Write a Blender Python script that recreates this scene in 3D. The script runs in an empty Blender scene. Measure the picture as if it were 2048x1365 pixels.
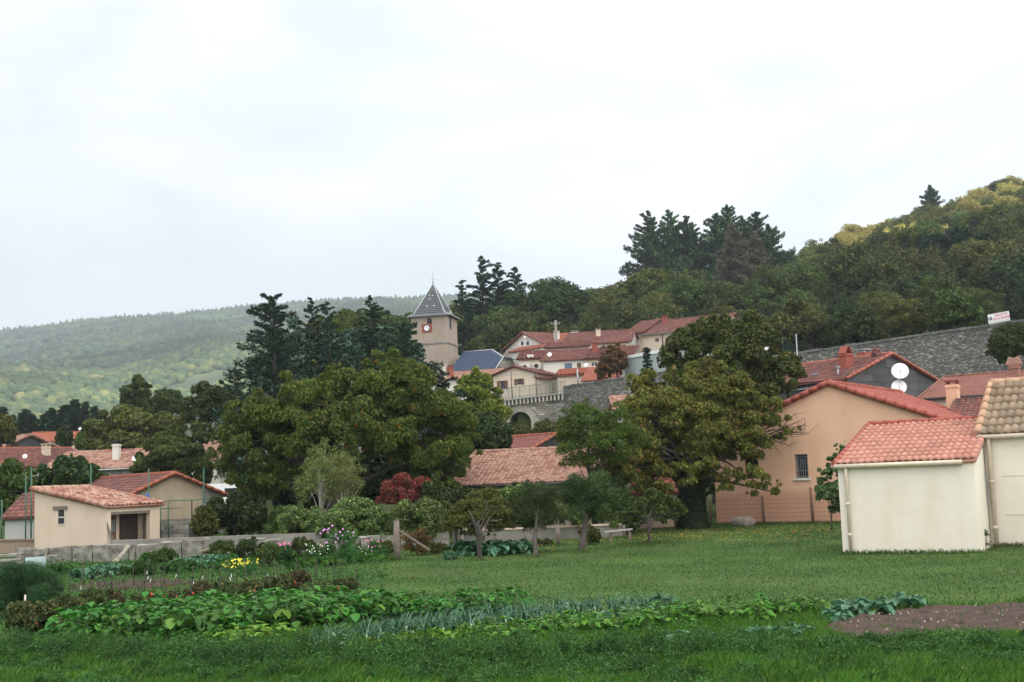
import bpy, math, random
import numpy as np
from mathutils import Vector, Matrix
PI = math.pi
sc = bpy.context.scene
col = sc.collection

# ------------------------------------------------------------------ camera
F = 2500.0; CX, CY = 1024.0, 682.5; H = 2.2
PITCH = math.atan(0.111); ROLL = math.radians(2.2)
X0 = np.array([1.0, 0, 0]); FW = np.array([0, math.cos(PITCH), math.sin(PITCH)])
U0 = np.array([0, -math.sin(PITCH), math.cos(PITCH)])
RT = math.cos(ROLL) * X0 - math.sin(ROLL) * U0
UP = math.cos(ROLL) * U0 + math.sin(ROLL) * X0
CAM = np.array([0, 0, H])
cd = bpy.data.cameras.new('camera'); co = bpy.data.objects.new('camera', cd); col.objects.link(co)
cd.sensor_width = 36; cd.lens = 36 * F / 2048; cd.clip_start = 0.1; cd.clip_end = 20000
co.matrix_world = Matrix(((RT[0], UP[0], -FW[0], CAM[0]), (RT[1], UP[1], -FW[1], CAM[1]), (RT[2], UP[2], -FW[2], CAM[2]), (0, 0, 0, 1)))
sc.camera = co

# ------------------------------------------------------------------ sky
SUN = Vector((0.62, -0.58, 0.56)).normalized()
w = bpy.data.worlds.new("World"); sc.world = w; w.use_nodes = True
nt = w.node_tree; nt.nodes.clear()
def N(nt, t, **k):
    n = nt.nodes.new(t)
    for a, b in k.items():
        if a in n.inputs: n.inputs[a].default_value = b
        else: setattr(n, a, b)
    return n
sky = N(nt, 'ShaderNodeTexSky', sky_type='NISHITA', sun_disc=False, sun_elevation=math.asin(SUN.z), sun_rotation=math.atan2(SUN.x, SUN.y))
tc = N(nt, 'ShaderNodeTexCoord')
mp = N(nt, 'ShaderNodeMapping'); mp.inputs['Scale'].default_value = (1.3, 1.3, 3.2)
ns = N(nt, 'ShaderNodeTexNoise', Scale=2.1, Detail=5.0, Roughness=0.5, Distortion=0.4)
sep = N(nt, 'ShaderNodeSeparateXYZ')
rp = N(nt, 'ShaderNodeValToRGB')
rp.color_ramp.elements[0].position = 0.40; rp.color_ramp.elements[0].color = (1.0, 1.07, 1.13, 1)
rp.color_ramp.elements[1].position = 0.60; rp.color_ramp.elements[1].color = (1.28, 1.29, 1.29, 1)
hz = N(nt, 'ShaderNodeMapRange'); hz.inputs[1].default_value = 0.0; hz.inputs[2].default_value = 0.22
mixh = N(nt, 'ShaderNodeMixRGB'); mixh.inputs[1].default_value = (0.78, 0.90, 0.99, 1)
mix = N(nt, 'ShaderNodeMixRGB'); mix.inputs[0].default_value = 0.9
sm = N(nt, 'ShaderNodeVectorMath', operation='SCALE'); sm.inputs['Scale'].default_value = 0.10
bg = N(nt, 'ShaderNodeBackground', Strength=1.0); out = N(nt, 'ShaderNodeOutputWorld')
L = nt.links.new
L(tc.outputs['Generated'], mp.inputs[0]); L(mp.outputs[0], ns.inputs['Vector']); L(ns.outputs[0], rp.inputs[0])
L(tc.outputs['Generated'], sep.inputs[0]); L(sep.outputs[2], hz.inputs[0]); L(hz.outputs[0], mixh.inputs[0]); L(rp.outputs[0], mixh.inputs[2])
L(sky.outputs[0], sm.inputs[0]); L(sm.outputs[0], mix.inputs[1]); L(mixh.outputs[0], mix.inputs[2])
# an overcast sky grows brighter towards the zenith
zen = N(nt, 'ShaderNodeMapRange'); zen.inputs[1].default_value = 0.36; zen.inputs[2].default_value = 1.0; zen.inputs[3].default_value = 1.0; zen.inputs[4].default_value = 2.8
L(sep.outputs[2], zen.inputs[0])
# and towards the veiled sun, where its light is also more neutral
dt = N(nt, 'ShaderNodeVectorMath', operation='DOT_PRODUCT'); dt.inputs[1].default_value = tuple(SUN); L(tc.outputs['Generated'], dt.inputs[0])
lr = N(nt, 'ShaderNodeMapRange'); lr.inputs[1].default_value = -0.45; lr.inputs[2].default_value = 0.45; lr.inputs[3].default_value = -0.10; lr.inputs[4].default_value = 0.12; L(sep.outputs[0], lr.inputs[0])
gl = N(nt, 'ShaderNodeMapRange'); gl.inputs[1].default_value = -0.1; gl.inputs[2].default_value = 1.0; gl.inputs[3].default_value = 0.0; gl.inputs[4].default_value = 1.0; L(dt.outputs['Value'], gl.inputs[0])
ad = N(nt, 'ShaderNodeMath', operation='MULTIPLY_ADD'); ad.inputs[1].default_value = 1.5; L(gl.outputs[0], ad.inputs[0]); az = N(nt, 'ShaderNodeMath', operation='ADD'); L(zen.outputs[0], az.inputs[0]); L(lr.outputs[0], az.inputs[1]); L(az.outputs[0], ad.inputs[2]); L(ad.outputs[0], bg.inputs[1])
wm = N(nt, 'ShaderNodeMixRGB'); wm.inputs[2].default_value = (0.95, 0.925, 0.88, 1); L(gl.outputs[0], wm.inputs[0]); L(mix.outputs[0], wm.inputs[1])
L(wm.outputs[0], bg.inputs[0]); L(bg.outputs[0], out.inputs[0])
sl = bpy.data.lights.new('sun', 'SUN'); sl.energy = 5.0; sl.angle = math.radians(0.6); sl.color = (1, 0.93, 0.78)
so = bpy.data.objects.new('sun', sl); col.objects.link(so); so.rotation_euler = SUN.to_track_quat('Z', 'Y').to_euler()
sc.view_settings.view_transform = 'Standard'; sc.view_settings.look = 'None'; sc.view_settings.exposure = 0.07; sc.view_settings.gamma = 1

# ------------------------------------------------------------------ helpers
def ray(px, py):
    d = RT * (px - CX) / F + UP * (CY - py) / F + FW
    return d
def P(px, py, Y):                        # the point Y metres ahead seen at a pixel
    d = ray(px, py); return Vector(CAM + d * (Y / d[1]))
def G(px, py, z=0.0):                    # the point of level ground seen at a pixel
    d = ray(px, py); t = (z - H) / d[2]; return Vector(CAM + d * t)
def xat(px, Y, z):
    k = (px - CX) / F
    y, zz = Y, z - H
    return (k * (y * FW[1] + zz * FW[2]) - (y * RT[1] + zz * RT[2])) / (RT[0] - k * FW[0])
def tag(o, label=None, cat=None, group=None, kind=None):
    if label: o['label'] = label
    if cat: o['category'] = cat
    if group: o['group'] = group
    if kind: o['kind'] = kind
    return o
def empty(name, loc, rz=0, label=None, cat=None, group=None):
    o = bpy.data.objects.new(name, None); col.objects.link(o); o.empty_display_size = 0.2
    o.location = loc; o.rotation_euler = (0, 0, rz); return tag(o, label, cat, group)
def np_mesh(name, V, Fc, mat=None, smooth=False, uv=None):
    V = np.asarray(V, dtype=np.float32); Fc = np.asarray(Fc, dtype=np.int32)
    m, k = Fc.shape; me = bpy.data.meshes.new(name)
    me.vertices.add(len(V)); me.vertices.foreach_set('co', V.ravel())
    me.loops.add(m * k); me.loops.foreach_set('vertex_index', Fc.ravel())
    me.polygons.add(m); me.polygons.foreach_set('loop_start', np.arange(0, m * k, k, dtype=np.int32))
    if uv is not None:
        l = me.uv_layers.new(name='UVMap'); l.data.foreach_set('uv', np.asarray(uv, dtype=np.float32).ravel())
    me.update(calc_edges=True)
    if smooth: me.polygons.foreach_set('use_smooth', np.ones(m, dtype=bool))
    if mat: me.materials.append(mat)
    return me
def link(name, me, parent=None, loc=None):
    o = bpy.data.objects.new(name, me); col.objects.link(o)
    if parent: o.parent = parent
    if loc is not None: o.location = loc
    return o
def np_obj(name, V, Fc, mat, parent=None, smooth=False, uv=None, loc=None):
    return link(name, np_mesh(name, V, Fc, mat, smooth, uv), parent, loc)
class MB:
    def __init__(s): s.v = []; s.f = []; s.uv = []; s.sm = []
    def face(s, pts, uv=None, smooth=False):
        i = len(s.v); s.v += [tuple(p) for p in pts]; s.f.append(tuple(range(i, i + len(pts)))); s.sm.append(smooth)
        if uv is None:
            p = [Vector(q) for q in pts]; n = Vector((0, 0, 0))
            for a in range(len(p)): n += p[a].cross(p[(a + 1) % len(p)])
            if n.length > 0: n.normalize()
            if abs(n.z) > 0.8: uv = [(q.x, q.y) for q in p]
            else:
                t = Vector((-n.y, n.x, 0)); t = t.normalized() if t.length > 1e-6 else Vector((1, 0, 0))
                uv = [(q.dot(t), q.z) for q in p]
        s.uv += list(uv)
    def hexa(s, c):                      # 8 corners: bottom 4 (ccw), top 4
        for q in ((3, 2, 1, 0), (4, 5, 6, 7), (0, 1, 5, 4), (1, 2, 6, 5), (2, 3, 7, 6), (3, 0, 4, 7)): s.face([c[i] for i in q])
    def box(s, x0, x1, y0, y1, z0, z1):
        s.hexa([(x0, y0, z0), (x1, y0, z0), (x1, y1, z0), (x0, y1, z0), (x0, y0, z1), (x1, y0, z1), (x1, y1, z1), (x0, y1, z1)])
    def tube(s, pts, rad, n=8, cap=True):
        pts = [Vector(p) for p in pts]; rings = []
        if not hasattr(rad, '__len__'): rad = [rad] * len(pts)
        ref = Vector((0.3, 0.2, 0.9)).normalized()
        for i, p in enumerate(pts):
            d = (pts[min(i + 1, len(pts) - 1)] - pts[max(i - 1, 0)]).normalized()
            r_ = ref if abs(d.dot(ref)) < 0.95 else Vector((1, 0, 0))
            a = d.cross(r_).normalized(); b = d.cross(a)
            rings.append([p + (a * math.cos(2 * PI * k / n) + b * math.sin(2 * PI * k / n)) * rad[i] for k in range(n)])
        for i in range(len(pts) - 1):
            for k in range(n):
                s.face([rings[i][k], rings[i][(k + 1) % n], rings[i + 1][(k + 1) % n], rings[i + 1][k]], smooth=True)
        if cap: s.face(rings[0][::-1]); s.face(rings[-1])
    def bar(s, a, b, w_, h=None):
        h = h or w_; a = Vector(a); b = Vector(b); d = (b - a).normalized()
        u = Vector((0, 0, 1)) if abs(d.z) < 0.9 else Vector((0, 1, 0))
        sx = d.cross(u).normalized() * w_ / 2; sy = sx.cross(d).normalized() * h / 2
        s.hexa([a - sx - sy, a + sx - sy, b + sx - sy, b - sx - sy, a - sx + sy, a + sx + sy, b + sx + sy, b - sx + sy])
    def build(s, name, mat, parent=None, loc=None):
        me = bpy.data.meshes.new(name); me.from_pydata(s.v, [], s.f)
        l = me.uv_layers.new(name='UVMap'); l.data.foreach_set('uv', np.array(s.uv, dtype=np.float32).ravel())
        me.polygons.foreach_set('use_smooth', np.array(s.sm, dtype=bool))
        if mat: me.materials.append(mat)
        if any(s.sm):
            import bmesh
            bm = bmesh.new(); bm.from_mesh(me); bmesh.ops.remove_doubles(bm, verts=bm.verts, dist=1e-5); bm.to_mesh(me); bm.free()
        me.update(); return link(name, me, parent, loc)

# ------------------------------------------------------------------ materials
def ramp(nt, els):
    r = nt.nodes.new('ShaderNodeValToRGB'); cr = r.color_ramp
    while len(cr.elements) < len(els): cr.elements.new(0.5)
    for e, (p, c) in zip(cr.elements, els): e.position = p; e.color = (*c, 1)
    return r
def newmat(name):
    m = bpy.data.materials.new(name); m.use_nodes = True; m.node_tree.nodes.clear(); nt = m.node_tree
    o = nt.nodes.new('ShaderNodeOutputMaterial'); return m, nt, o
def plain(name, c, rough=0.6, metal=0.0, var=0.15, scale=8.0):
    m, nt, o = newmat(name); b = N(nt, 'ShaderNodeBsdfPrincipled', Roughness=rough, Metallic=metal)
    t = N(nt, 'ShaderNodeTexCoord'); n = N(nt, 'ShaderNodeTexNoise', Scale=scale, Detail=4.0)
    r = ramp(nt, [(0.3, tuple(x * (1 - var) for x in c)), (0.7, tuple(min(1, x * (1 + var)) for x in c))])
    nt.links.new(t.outputs['Object'], n.inputs['Vector']); nt.links.new(n.outputs[0], r.inputs[0])
    nt.links.new(r.outputs[0], b.inputs['Base Color']); nt.links.new(b.outputs[0], o.inputs[0]); return m
def stucco(name, c, stain=(0.7, 0.65, 0.55), amt=0.5, foot=None):
    m, nt, o = newmat(name); L = nt.links.new; b = N(nt, 'ShaderNodeBsdfPrincipled', Roughness=0.9)
    t = N(nt, 'ShaderNodeTexCoord')
    n1 = N(nt, 'ShaderNodeTexNoise', Scale=0.8, Detail=9.0, Roughness=0.72)
    mpn = N(nt, 'ShaderNodeMapping'); mpn.inputs['Scale'].default_value = (1.2, 1.2, 0.3)
    n2 = N(nt, 'ShaderNodeTexNoise', Scale=1.2, Detail=6.0, Roughness=0.6)
    n3 = N(nt, 'ShaderNodeTexNoise', Scale=40, Detail=3.0)
    d = tuple(a * s for a, s in zip(c, stain))
    r1 = ramp(nt, [(0.35, (0, 0, 0)), (0.7, (1, 1, 1))]); r2 = ramp(nt, [(0.42, (0, 0, 0)), (0.72, (1, 1, 1))])
    ad = N(nt, 'ShaderNodeMath', operation='MULTIPLY_ADD'); ad.inputs[1].default_value = amt * 0.6
    m2 = N(nt, 'ShaderNodeMath', operation='MULTIPLY'); m2.inputs[1].default_value = amt * 0.6
    mx = N(nt, 'ShaderNodeMixRGB'); mx.inputs[1].default_value = (*c, 1); mx.inputs[2].default_value = (*d, 1)
    L(t.outputs['Object'], n1.inputs[0]); L(t.outputs['Object'], mpn.inputs[0]); L(mpn.outputs[0], n2.inputs[0]); L(t.outputs['Object'], n3.inputs[0])
    L(n1.outputs[0], r1.inputs[0]); L(n2.outputs[0], r2.inputs[0]); L(r1.outputs[0], m2.inputs[0]); L(r2.outputs[0], ad.inputs[0]); L(m2.outputs[0], ad.inputs[2])
    L(ad.outputs[0], mx.inputs[0])
    last = mx
    if foot:                              # a different render band low on the wall
        sp = N(nt, 'ShaderNodeSeparateXYZ'); nn = N(nt, 'ShaderNodeMath', operation='MULTIPLY_ADD'); nn.inputs[1].default_value = 0.35
        rr = N(nt, 'ShaderNodeMapRange'); rr.inputs[1].default_value = foot[0]; rr.inputs[2].default_value = foot[0] + 0.22; rr.inputs[3].default_value = 1; rr.inputs[4].default_value = 0
        m3 = N(nt, 'ShaderNodeMixRGB'); m3.inputs[2].default_value = (*foot[1], 1)
        L(t.outputs['Object'], sp.inputs[0]); L(n1.outputs[0], nn.inputs[0]); L(sp.outputs[2], nn.inputs[2]); L(nn.outputs[0], rr.inputs[0]); L(rr.outputs[0], m3.inputs[0]); L(mx.outputs[0], m3.inputs[1]); last = m3
    bp = N(nt, 'ShaderNodeBump', Strength=0.25, Distance=0.02); L(n3.outputs[0], bp.inputs['Height']); L(bp.outputs[0], b.inputs['Normal'])
    L(last.outputs[0], b.inputs['Base Color']); L(b.outputs[0], o.inputs[0]); return m
def stone(name, c1, c2, mortar, bw=0.5, bh=0.2, white=0.0):
    m, nt, o = newmat(name); L = nt.links.new; b = N(nt, 'ShaderNodeBsdfPrincipled', Roughness=0.9)
    t = N(nt, 'ShaderNodeUVMap'); t.uv_map = 'UVMap'
    nd = N(nt, 'ShaderNodeTexNoise', Scale=1.7, Detail=4.0); vm = N(nt, 'ShaderNodeMixRGB', blend_type='LINEAR_LIGHT'); vm.inputs[0].default_value = 0.03
    L(t.outputs[0], nd.inputs[0]); L(t.outputs[0], vm.inputs[1]); L(nd.outputs[1], vm.inputs[2])
    br = N(nt, 'ShaderNodeTexBrick', Scale=1.0); br.inputs['Brick Width'].default_value = bw; br.inputs['Row Height'].default_value = bh
    br.inputs['Mortar Size'].default_value = bh * 0.11; br.inputs['Mortar Smooth'].default_value = 0.3
    br.inputs['Color1'].default_value = (0, 0, 0, 1); br.inputs['Color2'].default_value = (1, 1, 1, 1); br.inputs['Mortar'].default_value = (0.5, 0.5, 0.5, 1)
    L(vm.outputs[0], br.inputs[0])
    n2 = N(nt, 'ShaderNodeTexNoise', Scale=0.45, Detail=6.0, Roughness=0.6); L(t.outputs[0], n2.inputs[0])
    n4 = N(nt, 'ShaderNodeTexNoise', Scale=6, Detail=6.0, Roughness=0.7); L(t.outputs[0], n4.inputs[0])
    r = ramp(nt, [(0.0, c1), (0.55, tuple((a + b_) / 2 for a, b_ in zip(c1, c2))), (0.85, c2), (1.0, tuple(min(1, x * (1 + white)) for x in c2))])
    L(br.outputs[0], r.inputs[0])
    r2 = ramp(nt, [(0.3, (0.55, 0.55, 0.58)), (0.7, (1.15, 1.15, 1.1))]); L(n2.outputs[0], r2.inputs[0])
    r4 = ramp(nt, [(0.3, (0.65, 0.65, 0.65)), (0.7, (1.25, 1.25, 1.25))]); L(n4.outputs[0], r4.inputs[0])
    mu = N(nt, 'ShaderNodeMixRGB', blend_type='MULTIPLY'); mu.inputs[0].default_value = 1; L(r.outputs[0], mu.inputs[1]); L(r2.outputs[0], mu.inputs[2])
    mu2 = N(nt, 'ShaderNodeMixRGB', blend_type='MULTIPLY'); mu2.inputs[0].default_value = 1; L(mu.outputs[0], mu2.inputs[1]); L(r4.outputs[0], mu2.inputs[2])
    mm = N(nt, 'ShaderNodeMixRGB'); mm.inputs[2].default_value = (*mortar, 1); L(br.outputs[1], mm.inputs[0]); L(mu2.outputs[0], mm.inputs[1])
    iv = N(nt, 'ShaderNodeMath', operation='SUBTRACT'); iv.inputs[0].default_value = 1; L(br.outputs[1], iv.inputs[1])
    bp = N(nt, 'ShaderNodeBump', Strength=0.7, Distance=0.05); L(iv.outputs[0], bp.inputs['Height']); L(bp.outputs[0], b.inputs['Normal'])
    L(mm.outputs[0], b.inputs['Base Color']); L(b.outputs[0], o.inputs[0]); return m
def tiles(name, cols, moss=None, mossamt=0.5, rough=0.75):
    m, nt, o = newmat(name); L = nt.links.new; b = N(nt, 'ShaderNodeBsdfPrincipled', Roughness=rough)
    t = N(nt, 'ShaderNodeUVMap'); t.uv_map = 'UVMap'; fl = N(nt, 'ShaderNodeVectorMath', operation='FLOOR'); wn = N(nt, 'ShaderNodeTexWhiteNoise', noise_dimensions='2D')
    L(t.outputs[0], fl.inputs[0]); L(fl.outputs[0], wn.inputs[0])
    k = len(cols); r = ramp(nt, [(i / (k - 1), c) for i, c in enumerate(cols)]); L(wn.outputs[0], r.inputs[0])
    tcn = N(nt, 'ShaderNodeTexCoord'); n1 = N(nt, 'ShaderNodeTexNoise', Scale=3.0, Detail=8.0, Roughness=0.7); L(tcn.outputs['Object'], n1.inputs[0])
    last = r
    if moss:
        r2 = ramp(nt, [(0.48, (0, 0, 0)), (0.68, (1, 1, 1))]); L(n1.outputs[0], r2.inputs[0])
        ml = N(nt, 'ShaderNodeMath', operation='MULTIPLY'); ml.inputs[1].default_value = mossamt; L(r2.outputs[0], ml.inputs[0])
        mx = N(nt, 'ShaderNodeMixRGB'); mx.inputs[2].default_value = (*moss, 1); L(ml.outputs[0], mx.inputs[0]); L(r.outputs[0], mx.inputs[1]); last = mx
    L(last.outputs[0], b.inputs['Base Color']); L(b.outputs[0], o.inputs[0]); return m
LF = (1.14, 1.24, .92)
def leafmat(name, els, trans=0.3, jitter=0.25, rough=0.55, cl=0.8, patch=None):
    """els: ramp stops over a random value per leaf; clump scale noise shifts hue"""
    m, nt, o = newmat(name); L = nt.links.new; els = [(p_, (c_[0] * LF[0], c_[1] * LF[1], c_[2] * LF[2])) for p_, c_ in els]
    g = N(nt, 'ShaderNodeNewGeometry'); r = ramp(nt, els); L(g.outputs['Random Per Island'], r.inputs[0])
    t = N(nt, 'ShaderNodeTexCoord'); n = N(nt, 'ShaderNodeTexNoise', Scale=cl, Detail=2.0); L(t.outputs['Object'], n.inputs[0])
    oi = N(nt, 'ShaderNodeObjectInfo')
    a = N(nt, 'ShaderNodeMapRange'); a.inputs[1].default_value = 0.3; a.inputs[2].default_value = 0.7; a.inputs[3].default_value = 1 - jitter; a.inputs[4].default_value = 1 + jitter; L(n.outputs[0], a.inputs[0])
    b_ = N(nt, 'ShaderNodeMapRange'); b_.inputs[3].default_value = 1 - jitter * 0.8; b_.inputs[4].default_value = 1 + jitter * 0.8; L(oi.outputs['Random'], b_.inputs[0])
    mu = N(nt, 'ShaderNodeMath', operation='MULTIPLY'); L(a.outputs[0], mu.inputs[0]); L(b_.outputs[0], mu.inputs[1])
    vs = N(nt, 'ShaderNodeHueSaturation'); L(mu.outputs[0], vs.inputs['Value']); L(r.outputs[0], vs.inputs['Color'])
    hh = N(nt, 'ShaderNodeMapRange'); hh.inputs[3].default_value = 0.485; hh.inputs[4].default_value = 0.512; L(oi.outputs['Random'], hh.inputs[0]); L(hh.outputs[0], vs.inputs['Hue'])
    if patch:                             # drier patches, laid over metres
        n5 = N(nt, 'ShaderNodeTexNoise', Scale=0.22, Detail=6.0, Roughness=0.65); L(t.outputs['Object'], n5.inputs[0]); r5 = ramp(nt, [(0.52, (0, 0, 0)), (0.66, (.75, .75, .75))]); L(n5.outputs[0], r5.inputs[0])
        m5 = N(nt, 'ShaderNodeMixRGB'); m5.inputs[2].default_value = (*patch, 1); L(r5.outputs[0], m5.inputs[0]); L(vs.outputs[0], m5.inputs[1]); vs = m5
    p = N(nt, 'ShaderNodeBsdfPrincipled', Roughness=rough); p.inputs['Specular IOR Level'].default_value = 0.2
    tr = N(nt, 'ShaderNodeBsdfTranslucent'); ms = N(nt, 'ShaderNodeMixShader'); ms.inputs[0].default_value = trans
    L(vs.outputs[0], p.inputs['Base Color']); L(vs.outputs[0], tr.inputs[0]); L(p.outputs[0], ms.inputs[1]); L(tr.outputs[0], ms.inputs[2]); L(ms.outputs[0], o.inputs[0]); return m
def glassmat(name, c=(0.02, 0.025, 0.03)):
    m, nt, o = newmat(name); b = N(nt, 'ShaderNodeBsdfPrincipled', Roughness=0.08); b.inputs['Base Color'].default_value = (*c, 1)
    nt.links.new(b.outputs[0], o.inputs[0]); return m

bark = plain('bark', (0.045, 0.036, 0.03), 0.95, var=0.4, scale=14)
barkl = plain('pale_bark', (0.4, 0.38, 0.34), 0.9, var=0.35, scale=9)
white = plain('white_paint', (0.75, 0.76, 0.76), 0.4, var=0.05)
offwhite = plain('off_white', (0.6, 0.58, 0.52), 0.5, var=0.08)
darkm = plain('dark_opening', (0.02, 0.018, 0.016), 0.8)
wood_grey = plain('grey_wood', (0.16, 0.13, 0.11), 0.9, var=0.35, scale=12)
wood_brown = plain('brown_wood', (0.13, 0.07, 0.045), 0.75, var=0.2, scale=12)
wood_dark = plain('dark_wood', (0.035, 0.024, 0.02), 0.8, var=0.3, scale=12)
greenm = plain('green_metal', (0.02, 0.09, 0.05), 0.5, var=0.1)
metal = plain('galvanised', (0.3, 0.31, 0.32), 0.45, 0.6)
zinc = plain('zinc', (0.42, 0.44, 0.46), 0.45, 0.3, var=0.15, scale=2)
terracotta = plain('terracotta', (0.5, 0.1, 0.05), 0.7, var=0.25, scale=6)
redbrick = plain('red_brick', (0.26, 0.065, 0.042), 0.85, var=0.2, scale=12)
cream_gutter = plain('cream_gutter', (0.56, 0.48, 0.37), 0.5, var=0.1)
glass = glassmat('glass')
# ------------------------------------------------------------------ terrain
def sstep(a, b, x): t = np.clip((x - a) / (b - a), 0, 1); return t * t * (3 - 2 * t)
def vnoise(x, y, s=0):
    return (np.sin(x * 1.0 + 1.3 + s) * np.cos(y * 1.17 + 0.7 * s) + 0.5 * np.sin(x * 2.3 + y * 1.1 + s) + 0.35 * np.cos(x * 3.9 - y * 4.3 + 2 * s)) / 1.85
def wall_y(p): return np.interp(p, [1000, 1130, 1260, 2048, 2500], [112, 111, 106, 90, 84])
def wall_z(p): return np.interp(p, [1000, 1128, 1249, 1600, 2000, 2500], [9.3, 10.3, 10.5, 11.5, 12.2, 12.8])
CP = [-400, 400, 600, 800, 900, 1000, 1100, 1250, 1400, 1600, 1850, 2048, 2600]
CYc = [200, 200, 180, 175, 180, 200, 220, 260, 265, 300, 350, 360, 370]
CZ = [4, 4, 6, 12, 15, 21, 27, 33, 34, 45, 64, 74, 90]
def zfar(x, y, p):
    zr = np.interp(p, [-1500, 0, 230, 500, 700, 900, 1200, 3000], [250, 333, 346, 362, 371, 369, 360, 300])
    z = np.where(y < 2500, np.interp(y, [500, 650, 900], [0, 8, 58]) , 0)
    t = np.clip((y - 900) / 1600, 0, 1); z = z + (zr - 58) * t * np.where(y > 900, 1, 0) + np.where(y >= 2500, 58, 0)
    z = z - np.clip(y - 2500, 0, 2500) * 0.06
    amp = sstep(600, 1000, y) * (1 - 0.85 * sstep(2100, 2500, y))
    return z + amp * (22 * vnoise(x / 160 + y / 700, y / 260, 1.7) + 9 * vnoise(x / 60, y / 90, 4.1))
def zt(x, y):
    x = np.asarray(x, float); y = np.asarray(y, float)
    yy = np.maximum(y, 5); p = 1024 + 2500 * x / yy
    lowL = np.interp(y, [56, 80, 120, 160], [0, 0.9, 2.6, 4]); lowR = np.interp(y, [56, 62, 75, 90], [0, 0.7, 2.0, 3.0])
    s = sstep(700, 1100, p); low = lowL * (1 - s) + lowR * s
    yc = np.interp(p, CP, CYc); zc = np.interp(p, CP, CZ); zm = np.interp(p, [-400, 500, 700, 850, 1000, 1130, 1600, 2048], [4, 4, 7, 9.5, 12, 13.5, 15, 17])
    hill = np.where(y > 160, zm + (zc - zm) * np.clip((y - 160) / (yc - 160), 0, 1) ** 0.9, zm)
    wy = wall_y(p); wz = wall_z(p) - 0.6
    t = np.clip((y - wy) / (160 - wy), 0, 1); upR = wz + (zm - wz) * t
    right = np.where(y < wy + 0.3, low, upR)
    left = low + (zm - low) * sstep(95, 150, y)
    q = (p >= 1000)
    near = np.where(y > 160, hill, np.where(q, right, left))
    drop = np.interp(p, [0, 1000, 1300, 2600], [0.0, 0.10, 0.06, 0.02])
    near = np.where(y > yc, near - (y - yc) * drop, near)
    s = sstep(430, 640, y)
    return near * (1 - s) + zfar(x, y, p) * s
# ------------------------------------------------------------------ the ground
def grass_mat(name, lawn=True):
    m, nt, o = newmat(name); L = nt.links.new; b = N(nt, 'ShaderNodeBsdfPrincipled', Roughness=0.95); b.inputs['Specular IOR Level'].default_value = 0.1
    t = N(nt, 'ShaderNodeTexCoord')
    n1 = N(nt, 'ShaderNodeTexNoise', Scale=0.35, Detail=6.0, Roughness=0.6); n2 = N(nt, 'ShaderNodeTexNoise', Scale=9.0, Detail=6.0, Roughness=0.7)
    n3 = N(nt, 'ShaderNodeTexNoise', Scale=0.12, Detail=3.0)
    for n in (n1, n2, n3): L(t.outputs['Object'], n.inputs[0])
    r1 = ramp(nt, [(0.3, (0.03, 0.068, 0.015)), (0.55, (0.05, 0.098, 0.023)), (0.72, (0.085, 0.12, 0.036))])
    r2 = ramp(nt, [(0.25, (0.6, 0.6, 0.6)), (0.75, (1.4, 1.4, 1.35))])
    mu = N(nt, 'ShaderNodeMixRGB', blend_type='MULTIPLY'); mu.inputs[0].default_value = 1
    L(n1.outputs[0], r1.inputs[0]); L(n2.outputs[0], r2.inputs[0]); L(r1.outputs[0], mu.inputs[1]); L(r2.outputs[0], mu.inputs[2])
    # beyond the gardens: rougher grass, earth and leaf litter
    sp = N(nt, 'ShaderNodeSeparateXYZ'); L(t.outputs['Object'], sp.inputs[0])
    mr = N(nt, 'ShaderNodeMapRange'); mr.inputs[1].default_value = 54; mr.inputs[2].default_value = 66; L(sp.outputs[1], mr.inputs[0])
    r3 = ramp(nt, [(0.3, (0.03, 0.04, 0.015)), (0.6, (0.05, 0.065, 0.02)), (0.8, (0.09, 0.075, 0.035))]); L(n1.outputs[0], r3.inputs[0])
    mx = N(nt, 'ShaderNodeMixRGB'); L(mr.outputs[0], mx.inputs[0]); L(mu.outputs[0], mx.inputs[1]); L(r3.outputs[0], mx.inputs[2])
    bp = N(nt, 'ShaderNodeBump', Strength=0.6, Distance=0.04); L(n2.outputs[0], bp.inputs['Height']); L(bp.outputs[0], b.inputs['Normal'])
    L(mx.outputs[0], b.inputs['Base Color']); L(b.outputs[0], o.inputs[0]); return m
def sheet(name, us, ys, mat):
    U, Y = np.meshgrid(us, ys); X = U * (np.maximum(Y, -60) + 70)
    Z = zt(X, Y); V = np.stack([X, Y, Z], -1).reshape(-1, 3)
    a = np.arange((len(ys) - 1) * len(us)).reshape(len(ys) - 1, len(us))[:, :-1].ravel()
    Fc = np.stack([a, a + 1, a + 1 + len(us), a + len(us)], 1)
    return np_obj(name, V, Fc, mat, smooth=True)
ys = np.concatenate([np.arange(-50, 56, 6.0), np.arange(56, 84, 2.0), np.arange(84, 114, 0.6), np.arange(114, 400, 4.0), np.arange(400, 501, 10.0)])
ground = sheet('ground', np.linspace(-1, 1, 340), ys, grass_mat('grass_ground')); tag(ground, kind='structure')
def hill_mat():
    m, nt, o = newmat('hill_ground'); L = nt.links.new; b = N(nt, 'ShaderNodeBsdfPrincipled', Roughness=1.0)
    t = N(nt, 'ShaderNodeTexCoord'); n = N(nt, 'ShaderNodeTexNoise', Scale=0.012, Detail=6.0); L(t.outputs['Object'], n.inputs[0])
    r = ramp(nt, [(0.35, (0.04, 0.06, 0.03)), (0.6, (0.10, 0.12, 0.05)), (0.72, (0.28, 0.24, 0.13))]); L(n.outputs[0], r.inputs[0])
    L(r.outputs[0], b.inputs['Base Color']); L(b.outputs[0], o.inputs[0]); return m
hills = sheet('hills', np.linspace(-1, 1, 260), np.concatenate([np.arange(500, 1000, 20.0), np.arange(1000, 2700, 35.0), np.arange(2700, 6001, 300.0)]), hill_mat()); tag(hills, kind='structure')

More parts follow.
